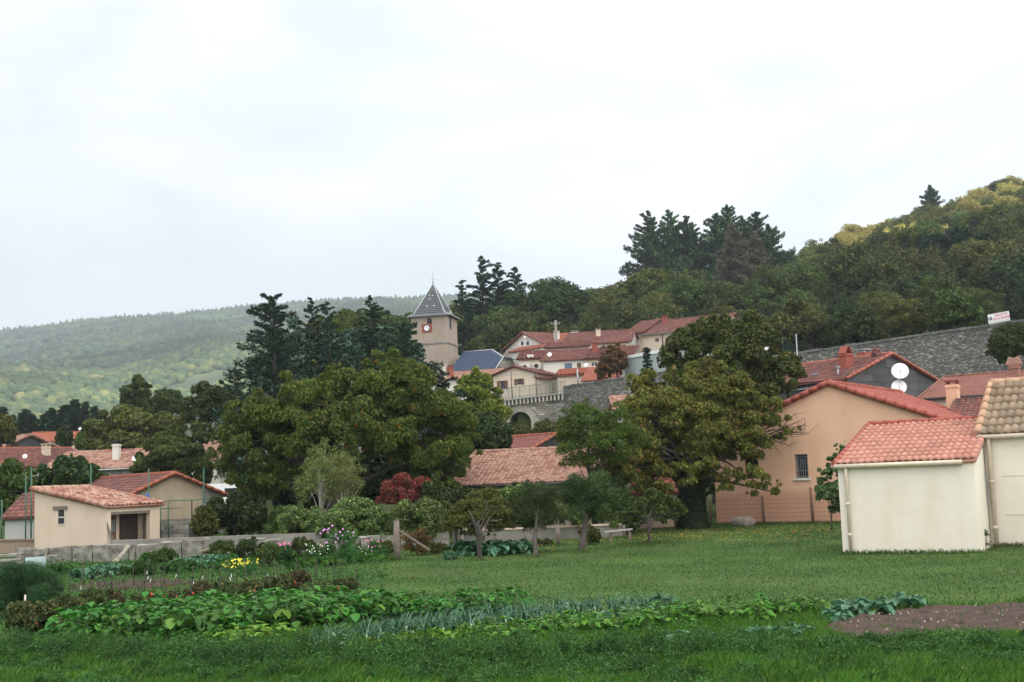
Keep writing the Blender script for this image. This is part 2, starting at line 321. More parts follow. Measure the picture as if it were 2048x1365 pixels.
# ------------------------------------------------------------------ roofs and walls
T_ROSE = tiles('rose_tiles', [(0.33, 0.14, 0.10), (0.39, 0.175, 0.125), (0.43, 0.20, 0.145)], moss=(0.22, 0.11, 0.08), mossamt=0.5)
T_RED = tiles('red_tiles', [(0.235, 0.052, 0.033), (0.29, 0.064, 0.043), (0.32, 0.078, 0.053)], moss=(0.192, 0.048, 0.032), mossamt=0.5)
T_TAN = tiles('tan_tiles', [(0.165, 0.112, 0.068), (0.225, 0.158, 0.098), (0.270, 0.195, 0.128), (0.180, 0.135, 0.090)], moss=(0.098, 0.075, 0.045), mossamt=0.6)
T_PINK = tiles('pink_tiles', [(0.181, 0.070, 0.048), (0.307, 0.167, 0.118), (0.348, 0.208, 0.153), (0.230, 0.091, 0.063)], moss=(0.139, 0.083, 0.063), mossamt=0.4)
T_OLD = tiles('old_tiles', [(0.170, 0.051, 0.034), (0.357, 0.170, 0.119), (0.442, 0.306, 0.230), (0.255, 0.076, 0.047), (0.383, 0.230, 0.170)], moss=(0.111, 0.076, 0.060), mossamt=0.6)
T_DARK = tiles('weathered_tiles', [(0.075, 0.028, 0.022), (0.137, 0.041, 0.028), (0.187, 0.062, 0.044), (0.100, 0.037, 0.031)], moss=(0.044, 0.028, 0.022), mossamt=0.8)
T_MIX = tiles('mossy_red_tiles', [(0.080, 0.024, 0.018), (0.128, 0.034, 0.024), (0.196, 0.073, 0.055), (0.104, 0.031, 0.023)], moss=(0.061, 0.027, 0.022), mossamt=0.8)
T_ORANGE = tiles('orange_tiles', [(0.230, 0.061, 0.032), (0.302, 0.083, 0.043), (0.259, 0.072, 0.040)], moss=(0.144, 0.050, 0.036), mossamt=0.6)
T_BROWN = tiles('brown_tiles', [(0.163, 0.054, 0.038), (0.197, 0.074, 0.051), (0.225, 0.082, 0.058)], moss=(0.122, 0.054, 0.041), mossamt=0.5)
T_BRICK = tiles('brick_red_tiles', [(0.145, 0.043, 0.034), (0.178, 0.055, 0.043), (0.204, 0.064, 0.051)], moss=(0.111, 0.043, 0.034), mossamt=.5)
SLATE = tiles('slate', [(0.07, 0.078, 0.085), (0.09, 0.10, 0.108), (0.08, 0.088, 0.1)], moss=(0.12, 0.125, 0.12), mossamt=0.4, rough=0.5)
SLATE_BLUE = tiles('blue_slate', [(0.018, 0.033, 0.072), (0.022, 0.039, 0.082), (0.02, 0.035, 0.075)], rough=0.65)
CLAD = tiles('dark_slate_cladding', [(0.015, 0.016, 0.018), (0.027, 0.029, 0.031), (0.060, 0.060, 0.060), (0.018, 0.019, 0.021)], moss=(0.054, 0.054, 0.051), mossamt=0.4, rough=0.6)
S_PEACH = stucco('peach_render', (0.66, 0.41, 0.285), (0.78, 0.68, 0.6), 0.5, foot=(1.45, (0.53, 0.29, 0.195)))
S_CREAM = stucco('cream_render', (0.74, 0.69, 0.61), (0.80, 0.72, 0.6), 0.6, foot=(0.16, (0.44, 0.38, 0.30)))
S_BEIGE = stucco('beige_render', (0.63, 0.50, 0.405), (0.75, 0.7, 0.62), 0.5, foot=(0.12, (0.5, 0.33, 0.22)))
S_TAN = stucco('tan_render', (0.40, 0.325, 0.24), (0.6, 0.58, 0.55), 0.8)
S_TOWER = stucco('tower_render', (0.35, 0.285, 0.23), (0.7, 0.7, 0.7), 0.9)
S_WHITE = stucco('white_render', (0.66, 0.63, 0.57), (0.75, 0.72, 0.68), 0.5)
S_GREY = stucco('grey_render', (0.42, 0.42, 0.41), (0.7, 0.7, 0.7), 0.8)
S_OCHRE = stucco('pale_ochre_render', (0.62, 0.52, 0.42), (0.78, 0.72, 0.62), 0.5)
ST_RAMP = stone('rampart_stone', (0.085, 0.082, 0.075), (0.25, 0.24, 0.215), (0.05, 0.05, 0.047), 0.22, 0.065, 0.9)
ST_ARCH = stone('viaduct_stone', (0.20, 0.19, 0.165), (0.46, 0.44, 0.39), (0.09, 0.085, 0.075), 0.5, 0.2, 0.4)
ST_BLOCK = plain('block_stone', (0.19, 0.178, 0.155), 0.95, var=0.55, scale=4.5)
ST_GREY = stone('grey_rubble', (0.16, 0.15, 0.14), (0.40, 0.38, 0.34), (0.2, 0.19, 0.17), 0.4, 0.18, 0.3)
CONC = stucco('concrete', (0.25, 0.235, 0.21), (0.5, 0.5, 0.5), 0.9)

def tile_plane(mb_v, mb_f, mb_uv, e0, e1, r1, r0, tw, tl, amp, rx=8, ry=2, seed=0, flat=False):
    """wavy tiled plane between eave e0-e1 and ridge r0-r1 appended to lists"""
    e0, e1, r1, r0 = [np.array(q, float) for q in (e0, e1, r1, r0)]
    Wd = max(np.linalg.norm(e1 - e0), np.linalg.norm(r1 - r0)); Ln = np.linalg.norm((r0 + r1) / 2 - (e0 + e1) / 2)
    n = max(1, int(round(Wd / tw))); m = max(1, int(round(Ln / tl)))
    nrm = np.cross(e1 - e0, r0 - e0) if np.linalg.norm(r0 - e0) > 1e-6 else np.cross(e1 - e0, r1 - e0)
    nrm /= np.linalg.norm(nrm)
    if nrm[2] < 0: nrm = -nrm
    rng = np.random.RandomState(seed); wob = lambda P_: (0.010 + amp * 0.35) * vnoise(P_[:, 0] * 1.1 + seed, P_[:, 1] * 1.3, seed)[:, None] * nrm[None] * (0 if flat else 1)
    jit = rng.rand(m, n) * amp * 0.22
    i = np.arange(n * rx + 1); s = i / (n * rx)
    for k in range(m):
        t0, t1 = k / m, (k + 1) / m
        A0 = e0 + (r0 - e0) * t0; A1 = e1 + (r1 - e1) * t0; B0 = e0 + (r0 - e0) * t1; B1 = e1 + (r1 - e1) * t1
        if flat: prof = np.zeros_like(s)
        else: prof = amp * np.abs(np.sin(PI * (i / rx)))**0.8
        jj = np.repeat(jit[k], rx); jj = np.append(jj, jit[k][-1])
        lo = A0[None] + (A1 - A0)[None] * s[:, None] + nrm[None] * (prof + jj + amp * 0.7 + (0.012 if flat else 0))[:, None]
        hi = B0[None] + (B1 - B0)[None] * s[:, None] + nrm[None] * (prof + jj * 0.5)[:, None]
        lo = lo + wob(lo); hi = hi + wob(hi)
        un = lo - nrm[None] * (amp * 0.6 + 0.02)
        base = len(mb_v); c = len(s)
        mb_v += un.tolist() + lo.tolist() + hi.tolist()
        for q in range(c - 1):
            u = (q // rx) + 0.5; v = k + 0.5
            mb_f.append((base + q, base + q + 1, base + c + q + 1, base + c + q)); mb_f.append((base + c + q, base + c + q + 1, base + 2 * c + q + 1, base + 2 * c + q))
            mb_uv += [(u, v)] * 8
def roof_obj(name, planes, mat, parent, tw=0.25, tl=0.4, amp=0.045, rx=8, thick=0.09, flat=False, soffit=None):
    v, f, uv = [], [], []
    for j, (e0, e1, r1, r0) in enumerate(planes):
        tile_plane(v, f, uv, e0, e1, r1, r0, tw, tl, amp, rx, seed=j + 3, flat=flat)
        q = [np.array(x, float) for x in (e0, e1, r1, r0)]
        n = np.cross(q[1] - q[0], q[3] - q[0]); 
        if np.linalg.norm(n) < 1e-9: n = np.cross(q[1] - q[0], q[2] - q[0])
        n /= np.linalg.norm(n); n = n if n[2] > 0 else -n
        top = [p - n * 0.012 for p in q]; bot = [p - n * thick for p in q]; b = len(v)
        v += [p.tolist() for p in top + bot]
        for a in ((0, 1, 2, 3), (7, 6, 5, 4), (0, 4, 5, 1), (1, 5, 6, 2), (2, 6, 7, 3), (3, 7, 4, 0)):
            f.append(tuple(b + x for x in a)); uv += [(0.5, 0.5)] * 4
    return np_obj(name, v, f, mat, parent, uv=uv)
def cap_line(mb, a, b, r=0.1, seg=0.4):
    a = Vector(a); b = Vector(b); L_ = (b - a).length; n = max(1, int(L_ / seg)); d = (b - a) / n
    for i in range(n):
        mb.tube([a + d * i, a + d * (i + 1.06)], [r * 1.12, r * 0.92], 8)

class House:
    def __init__(s, name, label, A, YA, Bpx, YB, D, rise, ridge, wall, roofm, cat='house', group=None, base=None, over=0.25, peak=0.5,
                 tw=0.25, tl=0.4, amp=0.045, rx=4, holes=(), sideholes=(), capm=None, verge=True, parts=True, thick=0.09, noroof=False, floor=None, capr=0.1):
        a = P(A[0], A[1], YA); zE = a.z; bx = xat(Bpx, YB, zE)
        s.ex = Vector((bx - a.x, YB - YA, 0)); s.W = s.ex.length; s.ex.normalize(); s.ey = Vector((-s.ex.y, s.ex.x, 0))
        if s.ey.y < 0 and abs(s.ex.x) > 0.2: s.ey = -s.ey
        g = [float(zt(*(Vector((a.x, a.y)) + Vector((q.x, q.y))))) for q in (s.ex * 0, s.ex * s.W, s.ey * D, s.ex * s.W + s.ey * D)]
        s.z0 = base if base is not None else min(g) - 0.1
        s.O = Vector((a.x, a.y, s.z0)); s.Hh = zE - s.z0; s.D = D; s.rise = rise; s.over = over
        s.e = empty(name, s.O, math.atan2(s.ex.y, s.ex.x), label, cat, group)
        W, Hh, Dp, o = s.W, s.Hh, D, over
        lh = [s.rect(h) for h in holes]; s.lh = lh
        mb = MB(); th = 0.22
        xs = sorted({0, W} | {v for h in lh for v in h[:2]}); zs = sorted({0, Hh} | {v for h in lh for v in h[2:]})
        for i in range(len(xs) - 1):
            for j in range(len(zs) - 1):
                cx, cz = (xs[i] + xs[i + 1]) / 2, (zs[j] + zs[j + 1]) / 2
                if any(h[0] < cx < h[1] and h[2] < cz < h[3] for h in lh): continue
                mb.face([(xs[i], 0, zs[j]), (xs[i + 1], 0, zs[j]), (xs[i + 1], 0, zs[j + 1]), (xs[i], 0, zs[j + 1])])
        for h in lh:
            x0, x1, z0, z1 = h
            mb.face([(x0, 0, z0), (x0, 0, z1), (x0, th, z1), (x0, th, z0)]); mb.face([(x1, 0, z0), (x1, th, z0), (x1, th, z1), (x1, 0, z1)])
            mb.face([(x0, 0, z0), (x0, th, z0), (x1, th, z0), (x1, 0, z0)]); mb.face([(x0, 0, z1), (x1, 0, z1), (x1, th, z1), (x0, th, z1)])
        mb.face([(W, Dp, 0), (0, Dp, 0), (0, Dp, Hh + (rise if ridge == 'mono' else 0)), (W, Dp, Hh + (rise if ridge == 'mono' else 0))])
        k = rise
        if ridge == 'x':
            mb.face([(0, Dp, 0), (0, 0, 0), (0, 0, Hh), (0, Dp * peak, Hh + k), (0, Dp, Hh)]); mb.face([(W, 0, 0), (W, Dp, 0), (W, Dp, Hh), (W, Dp * peak, Hh + k), (W, 0, Hh)])
        elif ridge == 'mono':
            mb.face([(0, Dp, 0), (0, 0, 0), (0, 0, Hh), (0, Dp, Hh + k)]); mb.face([(W, 0, 0), (W, Dp, 0), (W, Dp, Hh + k), (W, 0, Hh)])
        elif ridge == 'y':
            mb.face([(0, Dp, 0), (0, 0, 0), (0, 0, Hh), (0, Dp, Hh)]); mb.face([(W, 0, 0), (W, Dp, 0), (W, Dp, Hh), (W, 0, Hh)])
            mb.face([(0, 0, Hh), (W, 0, Hh), (W * peak, 0, Hh + k)]); mb.face([(W, Dp, Hh), (0, Dp, Hh), (W * peak, Dp, Hh + k)])
        elif ridge in ('hip', 'flat'):
            mb.face([(0, Dp, 0), (0, 0, 0), (0, 0, Hh), (0, Dp, Hh)]); mb.face([(W, 0, 0), (W, Dp, 0), (W, Dp, Hh), (W, 0, Hh)])
            if ridge == 'flat': mb.face([(0, 0, Hh), (W, 0, Hh), (W, Dp, Hh), (0, Dp, Hh)])
        s.wall = mb.build('wall', wall, s.e)
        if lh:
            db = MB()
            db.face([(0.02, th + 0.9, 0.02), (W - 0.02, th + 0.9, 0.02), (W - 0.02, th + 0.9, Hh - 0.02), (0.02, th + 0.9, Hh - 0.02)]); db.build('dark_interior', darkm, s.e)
        up = 0.10; caps = []
        if noroof: return
        sl = 0
        if ridge == 'x':
            s1 = k / (Dp * peak); s2 = k / (Dp * (1 - peak)); R0, R1 = (-o, Dp * peak, Hh + k + up), (W + o, Dp * peak, Hh + k + up)
            E0, E1 = (-o, -o, Hh - o * s1 + up), (W + o, -o, Hh - o * s1 + up); K0, K1 = (-o, Dp + o, Hh - o * s2 + up), (W + o, Dp + o, Hh - o * s2 + up)
            planes = [(E0, E1, R1, R0), (K1, K0, R0, R1)]; caps = [(R0, R1)]; verges = [(E0, R0), (E1, R1)]
        elif ridge == 'y':
            s1 = k / (W * peak); s2 = k / (W * (1 - peak)); R0, R1 = (W * peak, -o, Hh + k + up), (W * peak, Dp + o, Hh + k + up)
            planes = [((-o, Dp + o, Hh - o * s1 + up), (-o, -o, Hh - o * s1 + up), R0, R1), ((W + o, -o, Hh - o * s2 + up), (W + o, Dp + o, Hh - o * s2 + up), R1, R0)]
            caps = [(R0, R1)]; verges = [((-o, -o, Hh - o * s1 + up), R0), ((W + o, -o, Hh - o * s2 + up), R0)]
        elif ridge == 'mono':
            s1 = k / Dp; E0, E1 = (-o, -o, Hh - o * s1 + up), (W + o, -o, Hh - o * s1 + up); R0, R1 = (-o, Dp + o * .3, Hh + k + o * .3 * s1 + up), (W + o, Dp + o * .3, Hh + k + o * .3 * s1 + up)
            planes = [(E0, E1, R1, R0)]; caps = [(R0, R1)]; verges = [(E0, R0), (E1, R1)]
        elif ridge == 'hip':
            hl = min(Dp / 2, W / 2); R0, R1 = (hl, Dp / 2, Hh + k + up), (W - hl, Dp / 2, Hh + k + up); q = [(-o, -o, Hh), (W + o, -o, Hh), (W + o, Dp + o, Hh), (-o, Dp + o, Hh)]
            planes = [(q[0], q[1], R1, R0), (q[2], q[3], R0, R1), (q[1], q[2], R1, R1), (q[3], q[0], R0, R0)]; caps = [(R0, R1), (q[0], R0), (q[1], R1)]; verges = []
        else: return
        s.planes = planes; s.caps = caps; s.verges = verges
        s.roof = roof_obj('roof', planes, roofm, s.e, tw, tl, amp, rx, thick)
        if capm:
            cm = MB()
            for a_, b_ in caps: cap_line(cm, Vector(a_) + Vector((0, 0, 0.03)), Vector(b_) + Vector((0, 0, 0.03)), capr)
            if verge:
                for a_, b_ in (verges[:1] if verge == 'left' else verges): cap_line(cm, Vector(a_) + Vector((0, 0, 0.02)), Vector(b_) + Vector((0, 0, 0.02)), capr * 0.9)
            if verge == 2 and ridge == 'x': pass
            cm.build('ridge_tiles', capm, s.e)
    def uv(s, px, py):                    # where a pixel meets the front facade: along, height
        d = Vector(ray(px, py)); n = s.ey; t = (s.O - Vector(CAM)).dot(n) / d.dot(n); p = Vector(CAM) + d * t
        return (p - s.O).dot(s.ex), p.z - s.O.z
    def sideuv(s, px, py):                # the same for the right hand side wall
        O = s.O + s.ex * s.W; d = Vector(ray(px, py)); n = s.ex; t = (O - Vector(CAM)).dot(n) / d.dot(n); p = Vector(CAM) + d * t
        return (p - O).dot(s.ey), p.z - O.z
    def rect(s, h):
        x0, _ = s.uv(h[0], (h[1] + h[3]) / 2); x1, _ = s.uv(h[2], (h[1] + h[3]) / 2); _, z1 = s.uv((h[0] + h[2]) / 2, h[1]); _, z0 = s.uv((h[0] + h[2]) / 2, h[3])
        return (max(0.05, x0), min(s.W - 0.05, x1), max(0.0, z0), min(s.Hh - 0.02, z1))
    def window(s, r, frame=white, depth=0.16, mull=1, bars=0, barm=None, shut=None, sill=None, glassm=None, lintel=None, fw=0.05, y=None):
        x0, x1, z0, z1 = r; d = depth; f = MB(); y1 = d + 0.05
        f.box(x0 + .002, x0 + fw, d, y1, z0 + .002, z1 - .002); f.box(x1 - fw, x1 - .002, d, y1, z0 + .002, z1 - .002)
        f.box(x0 + fw, x1 - fw, d, y1, z0 + .002, z0 + fw); f.box(x0 + fw, x1 - fw, d, y1, z1 - fw, z1 - .002)
        for i in range(mull): xm = x0 + (x1 - x0) * (i + 1) / (mull + 1); f.box(xm - fw / 2, xm + fw / 2, d + .003, y1 - .003, z0 + fw, z1 - fw)
        if bars: 
            for i in range(bars): zz = z0 + (z1 - z0) * (i + 1) / (bars + 1); f.box(x0 + fw, x1 - fw, d + .006, y1 - .006, zz - .015, zz + .015)
        fo = f.build('window', frame, s.e); g = MB(); g.box(x0 + fw - .01, x1 - fw + .01, d + .02, d + .03, z0 + fw - .01, z1 - fw + .01); g.build('pane', glassm or glass, fo)
        if shut:
            for sg in (-1, 1):
                q = MB(); wd = (x1 - x0) * 0.55; xa = x0 - wd - .01 if sg < 0 else x1 + .01
                q.box(xa, xa + wd, -0.05, -0.004, z0, z1)
                for k in (0.2, 0.8): q.box(xa + 0.02, xa + wd - 0.02, -0.075, -0.051, z0 + (z1 - z0) * k - .05, z0 + (z1 - z0) * k + .05)
                q.build('shutter', shut, s.e)
        if sill: q = MB(); q.box(x0 - .08, x1 + .08, -.08, .1, z0 - .08, z0 - .003); q.build('window_sill', sill, s.e)
        if lintel: q = MB(); q.box(x0 - .2, x1 + .15, -.03, .1, z1 + .003, z1 + .12); q.build('lintel', lintel, s.e)
        return fo
    def gutter(s, m, x0=None, x1=None, r=0.06):
        q = MB(); x0 = -s.over if x0 is None else x0; x1 = s.W + s.over if x1 is None else x1
        sl = s.rise / s.D if s.rise else 0
        z = s.planes[0][0][2] - 0.06; y = s.planes[0][0][1] - 0.05
        q.tube([(x0, y, z), (x1, y, z)], r, 8); q.build('gutter', m, s.e)
    def pipe(s, m, x, ztop=None, r=0.045, y=-0.08):
        q = MB(); zt_ = ztop or s.Hh - 0.05
        q.tube([(x, y - s.over + .05, zt_ + .06), (x, y, zt_ - .18), (x, y, 0.0)], r, 8)
        for zz in (0.6, zt_ * .6): q.tube([(x, y, zz), (x, y, zz + .08)], r * 1.3, 8)
        q.build('downpipe', m, s.e)
    def chimney(s, x, y, z, w_, d, h, m, capm_=None, style='flat', name='chimney'):
        q = MB(); q.box(x - w_ / 2, x + w_ / 2, y - d / 2, y + d / 2, z - 0.8, z + h)
        q.box(x - w_ / 2 - .04, x + w_ / 2 + .04, y - d / 2 - .04, y + d / 2 + .04, z + h - .14, z + h - .06)
        c = q.build(name, m, s.e); q = MB(); t = z + h
        if style == 'flat':
            for sx in (-1, 1):
                for sy in (-1, 1): q.box(x + sx * w_ * .38 - .04, x + sx * w_ * .38 + .04, y + sy * d * .38 - .04, y + sy * d * .38 + .04, t + .002, t + .14)
            q.box(x - w_ / 2 - .05, x + w_ / 2 + .05, y - d / 2 - .05, y + d / 2 + .05, t + .142, t + .2)
        elif style == 'tent':
            a = [(x - w_ / 2 - .03, y - d / 2 - .03, t + .02), (x + w_ / 2 + .03, y - d / 2 - .03, t + .02), (x + w_ * .12, y - d / 2 - .03, t + .42), (x - w_ * .12, y - d / 2 - .03, t + .42)]
            b = [(p[0], y + d / 2 + .03, p[2]) for p in a]
            q.bar(((a[0][0] + .03), y, t), (a[3][0], y, t + .42), d, .06); q.bar((a[1][0] - .03, y, t), (a[2][0], y, t + .42), d, .06)
        elif style == 'pots':
            for sx in (-.25, .25): q.tube([(x + sx * w_, y, t), (x + sx * w_, y, t + .32)], [.09, .075], 10)
        q.build('chimney_cap', capm_ or m, c); return c
    def world(s, x, y, z): return s.O + s.ex * x + s.ey * y + Vector((0, 0, z))

def dish(loc, r, face, label, col_=None, mast=0.5, group='satellite dishes on the roofs'):
    """bowl facing the horizontal direction face, tilted up, on a short bent arm"""
    t = empty('satellite_dish', loc, 0, label, 'satellite dish', group); f = Vector((face[0], face[1], 0.45)).normalized()
    u = f.cross(Vector((0, 0, 1))).normalized(); v = u.cross(f); c = Vector((0, 0, mast)); q = MB(); n = 20
    rings = [[c + (u * math.cos(2 * PI * k / n) * rr + v * math.sin(2 * PI * k / n) * rr * 1.05) + f * (0.22 * rr * rr / r) for k in range(n)] for rr in (r * .02, r * .35, r * .7, r)]
    for back in (0, 1):
        for a, b in zip(rings, rings[1:]):
            for k in range(n):
                w4 = [a[k], a[(k + 1) % n], b[(k + 1) % n], b[k]]; w4 = [p - f * 0.012 * back for p in w4]
                q.face(w4 if not back else w4[::-1], smooth=True)
    for k in range(n): q.face([rings[-1][k], rings[-1][(k + 1) % n], rings[-1][(k + 1) % n] - f * .012, rings[-1][k] - f * .012])
    q.build('reflector', col_ or white, t)
    q = MB(); q.tube([(0, 0, 0) if mast > 0 else (0, 0, 0), c * .9 - f * .08, c - f * .02], .025, 6); q.build('mast', metal, t)
    q = MB(); tip = c + f * r * .9 - v * r * .25; q.tube([c - v * r * .95 + f * .1 * r, tip], .012, 6); q.tube([tip, tip - f * .1], .03, 8); q.build('receiver_arm', metal, t)
    return t
# ------------------------------------------------------------------ right foreground buildings
# the white shed with rose tiles
h = House('shed', 'small cream rendered shed with a rose tiled roof, on the right of the lawn', (1675, 936), 32.2, 1947, 30.75, 5.0, 1.1, 'mono', S_CREAM, T_ROSE,
          'shed', base=-0.15, over=0.06, tw=0.17, tl=0.47, amp=0.05, rx=10, capm=T_RED, capr=0.085, verge='left')
h.gutter(cream_gutter, x1=h.W - 0.25); h.pipe(cream_gutter, 0.22)
q = MB(); q.box(h.W - .001, h.W + .012, 2.2, 3.0, 1.15, 2.1); q.build('side_window', S_GREY, h.e)
shed = h
# the big cream house at the right edge
h = House('house', 'cream rendered house with mossy tan roof tiles at the right edge, joined to the shed', (1966, 873), 33.0, 2450, 30.2, 5.2, 1.4, 'x', S_CREAM, T_TAN,
          base=-0.15, over=0.12, tw=0.2, tl=0.42, amp=0.06, rx=10, capm=tiles('tan_caps', [(0.36, 0.2, 0.12), (0.44, 0.27, 0.17)]), capr=0.12)
h.gutter(cream_gutter); h.pipe(cream_gutter, 0.14, r=0.06)
q = MB()
for zz in (0.95, 1.95): q.box(0.4, 5, -0.006, -0.001, zz, zz + 0.008)
for x_, z_ in ((1.2, .82), (1.17, 1.55)): q.bar((x_, -.04, z_), (x_ + .05, -.05, z_ - .12), .02)
q.build('render_joint', CONC, h.e)
CH = h
# orange (peach) house
PH = House('house', 'peach rendered house with low bright red tiled gable behind the wire fence', (1425, 884), 53, 1930, 47.5, 10.5, 2.0, 'y', S_PEACH, T_RED,
           base=-0.1, over=0.12, tw=0.2, tl=0.3, amp=0.035, rx=6, peak=0.5, holes=((1590, 909, 1616, 957), (1488, 912, 1517, 958)), capm=T_RED, capr=0.13)
PH.window(PH.lh[0], frame=plain('grey_frame', (.2, .21, .22), .5), mull=0, depth=.18, sill=plain('pale_sill', (.6, .6, .58)))
q = MB(); x0, x1, z0, z1 = PH.lh[0]
for i in range(6): xx = x0 + .04 + (x1 - x0 - .08) * i / 5; q.tube([(xx, .06, z0 + .02), (xx, .06, z1 - .1)], .009, 5, False)
for zz in (z0 + .08, z0 + .3, z1 - .1): q.bar((x0 + .01, .06, zz), (x1 - .01, .06, zz), .018)
q.build('window_grille', metal, PH.e)
PH.window(PH.lh[1], frame=plain('brown_frame', (.09, .06, .04), .5), mull=1, depth=.18)
cy_ = 9.0
for cx_ in np.arange(5, 10.4, .1):
    q_ = PH.world(cx_, cy_, PH.Hh + 1) - Vector(CAM); q_ = np.array(q_)
    if 1024 + F * q_.dot(RT) / q_.dot(FW) > 1908: break
print('chimney', cx_)
PH.chimney(cx_, cy_, PH.Hh + PH.rise * (1 - (cx_ - PH.W / 2) / (PH.W / 2)), .5, .5, 1.3, S_PEACH, redbrick)
# middle slate gable house
sh = House('house', 'old house with weathered red roof, black slate clad gable and two red chimneys', (1692, 760), 69, 1869, 73.5, 8.5, 1.45, 'y', CLAD, T_MIX,
           base=0.6, over=0.18, tw=0.22, tl=0.36, amp=0.05, rx=4, capm=tiles('red_caps', [(.25, .06, .04), (.34, .1, .07)]), capr=.1)
# cladding uv is in metres: make the slates larger through a second mesh of lapped slates
def clad(hh, sx=0.55, sz=0.42, mat=CLAD, peak=0.5, low=0.0):
    v, f, uv = [], [], []; rng = random.Random(5)
    nz = int((hh.Hh + hh.rise) / sz) + 1
    for j in range(nz):
        z0 = j * sz; z1 = z0 + sz + 0.03
        if z1 < low: continue
        zc = z0
        if zc > hh.Hh: k = 1 - (zc + sz * .7 - hh.Hh) / hh.rise
        else: k = 1
        if zc < hh.Hh < z1: k = 1
        if k <= 0.03: continue
        xa = hh.W * peak * (1 - k); xb = hh.W - hh.W * (1 - peak) * (1 - k); n = max(1, int((xb - xa) / sx))
        for i in range(n):
            a = xa + (xb - xa) * i / n; b = xa + (xb - xa) * (i + 1) / n; o_ = -0.02 - rng.random() * .012
            bb = len(v); v += [(a, o_, z0), (b, o_, z0), (b, -.006, z1), (a, -.006, z1)]; f.append((bb, bb + 1, bb + 2, bb + 3)); uv += [(i + .5, j + .5)] * 4
    return np_obj('slate_cladding', v, f, mat, hh.e, uv=uv)
clad(sh, low=3)
sh.gutter(metal) if False else None
sh.chimney(sh.W * .26, 1.6, sh.Hh + sh.rise * .5, .62, .5, .95, redbrick, redbrick, 'tent')
sh.chimney(sh.W * .63, 2.6, sh.Hh + sh.rise * .74, .75, .5, .85, redbrick, metal, 'flat')
sh.chimney(sh.W * .44, .6, sh.Hh + sh.rise * .88, .35, .3, .38, T_MIX, redbrick, 'flat')
q = MB(); q.box(-.1, -.02, -.1, 8.4, sh.Hh - .3, sh.Hh - .22); q.build('gutter', metal, sh.e)
q = MB(); a_ = sh.W * .17; q.box(a_ - .2, a_ + .2, 3.0, 3.5, sh.Hh + sh.rise * .42, sh.Hh + sh.rise * .42 + .06); q.build('skylight', glassmat('skyglass', (.25, .35, .5)), sh.e)
q = MB(); q.tube([(a_ * .6, 1.2, sh.Hh), (a_ * .6, 1.2, sh.Hh + .9)], .06, 8); q.box(a_ * .6 - .13, a_ * .6 + .13, 1.1, 1.3, sh.Hh + .8, sh.Hh + .86); q.build('vent_pipe', metal, sh.e)
for (px_, py_, r_, lb) in ((1800, 744, .42, 'upper white satellite dish in front of the black slate gable'), (1798, 776, .37, 'lower white satellite dish in front of the black slate gable, partly behind the red roof')):
    c = P(px_, py_, 62); dish(c - Vector((0, 0, 0.5)), r_, (-.25, -1), lb)
q = MB(); c = P(1799, 780, 62.15); q.tube([(c.x, c.y, float(zt(c.x, c.y))), (c.x, c.y, P(1800, 750, 62).z)], .04, 8); tag(q.build('antenna_mast', metal), 'steel mast carrying two stacked white satellite dishes', 'mast')
# brown roofed house behind to the right
h = House('house', 'white walled house with a wide plain brown tile roof below the big stone wall', (1849, 799), 60, 2200, 56, 9, 1.25, 'x', S_WHITE, T_BROWN,
          base=0, over=.25, tw=.24, tl=.3, amp=.02, rx=3, peak=.62, capm=T_BROWN, capr=.07); h.gutter(plain('brown_gutter', (.05, .04, .035)))
h.chimney(3.4, 4.6, h.Hh + h.rise * .8, .45, .4, .6, T_PINK, T_PINK, 'tent')
c = P(2041, 772, 57.5); dish(c - Vector((0, 0, .45)), .22, (-.3, -1), 'white satellite dish on the brown roof at the right edge')
h = House('outbuilding', 'low building with dark weathered tiles between the peach house and the cream house', (1905, 838), 54, 2010, 53, 4.5, .75, 'x', S_WHITE, T_DARK, 'outbuilding',
          base=0, over=.15, tw=.22, tl=.35, amp=.045, rx=4, capm=T_DARK)

# ------------------------------------------------------------------ middle: long pink roof, red roof with slate gable
LP = House('long_building', 'long low building with mottled pink tiled roof behind the small lawn trees', (913, 973), 52, 1250, 50.5, 8.5, 1.35, 'x', S_TAN, T_PINK, 'building',
           base=0, over=.25, tw=.2, tl=.26, amp=.04, rx=4, capm=T_PINK, capr=.09); LP.gutter(plain('dark_gutter', (.03, .03, .03)))
RG = House('house', 'house with orange red roof and dark slate gable behind the long pink roof', (1050, 906), 74, 1165, 78, 9, 1.0, 'y', CLAD, T_BRICK,
           base=0, over=.25, tw=.22, tl=.3, amp=.03, rx=4, capm=T_ORANGE, capr=.1); clad(RG)
h = House('small_house', 'small house with faded pink roof half hidden behind the autumn cherry crown', (1232, 822), 86, 1300, 86, 5, 1.0, 'x', S_WHITE, T_PINK,
          base=0, over=.2, tw=.24, tl=.4, amp=.04, rx=4, capm=T_PINK)
c = P(1265, 796, 86.5); dish(c - Vector((0, 0, .5)), .22, (-.6, -1), 'white satellite dish beside the stone wall, above the faded pink roof')
# garden boundary remnants seen through foliage left of the ivy trunk
h = House('garden_house', 'low beige garden house with red ridge, glimpsed left of the ivy trunk', (1232, 992), 51.5, 1352, 52.5, 4, 1.1, 'x', S_BEIGE, T_ORANGE, 'garden house',
          base=0, over=.15, tw=.22, tl=.35, amp=.04, rx=4, capm=T_ORANGE)

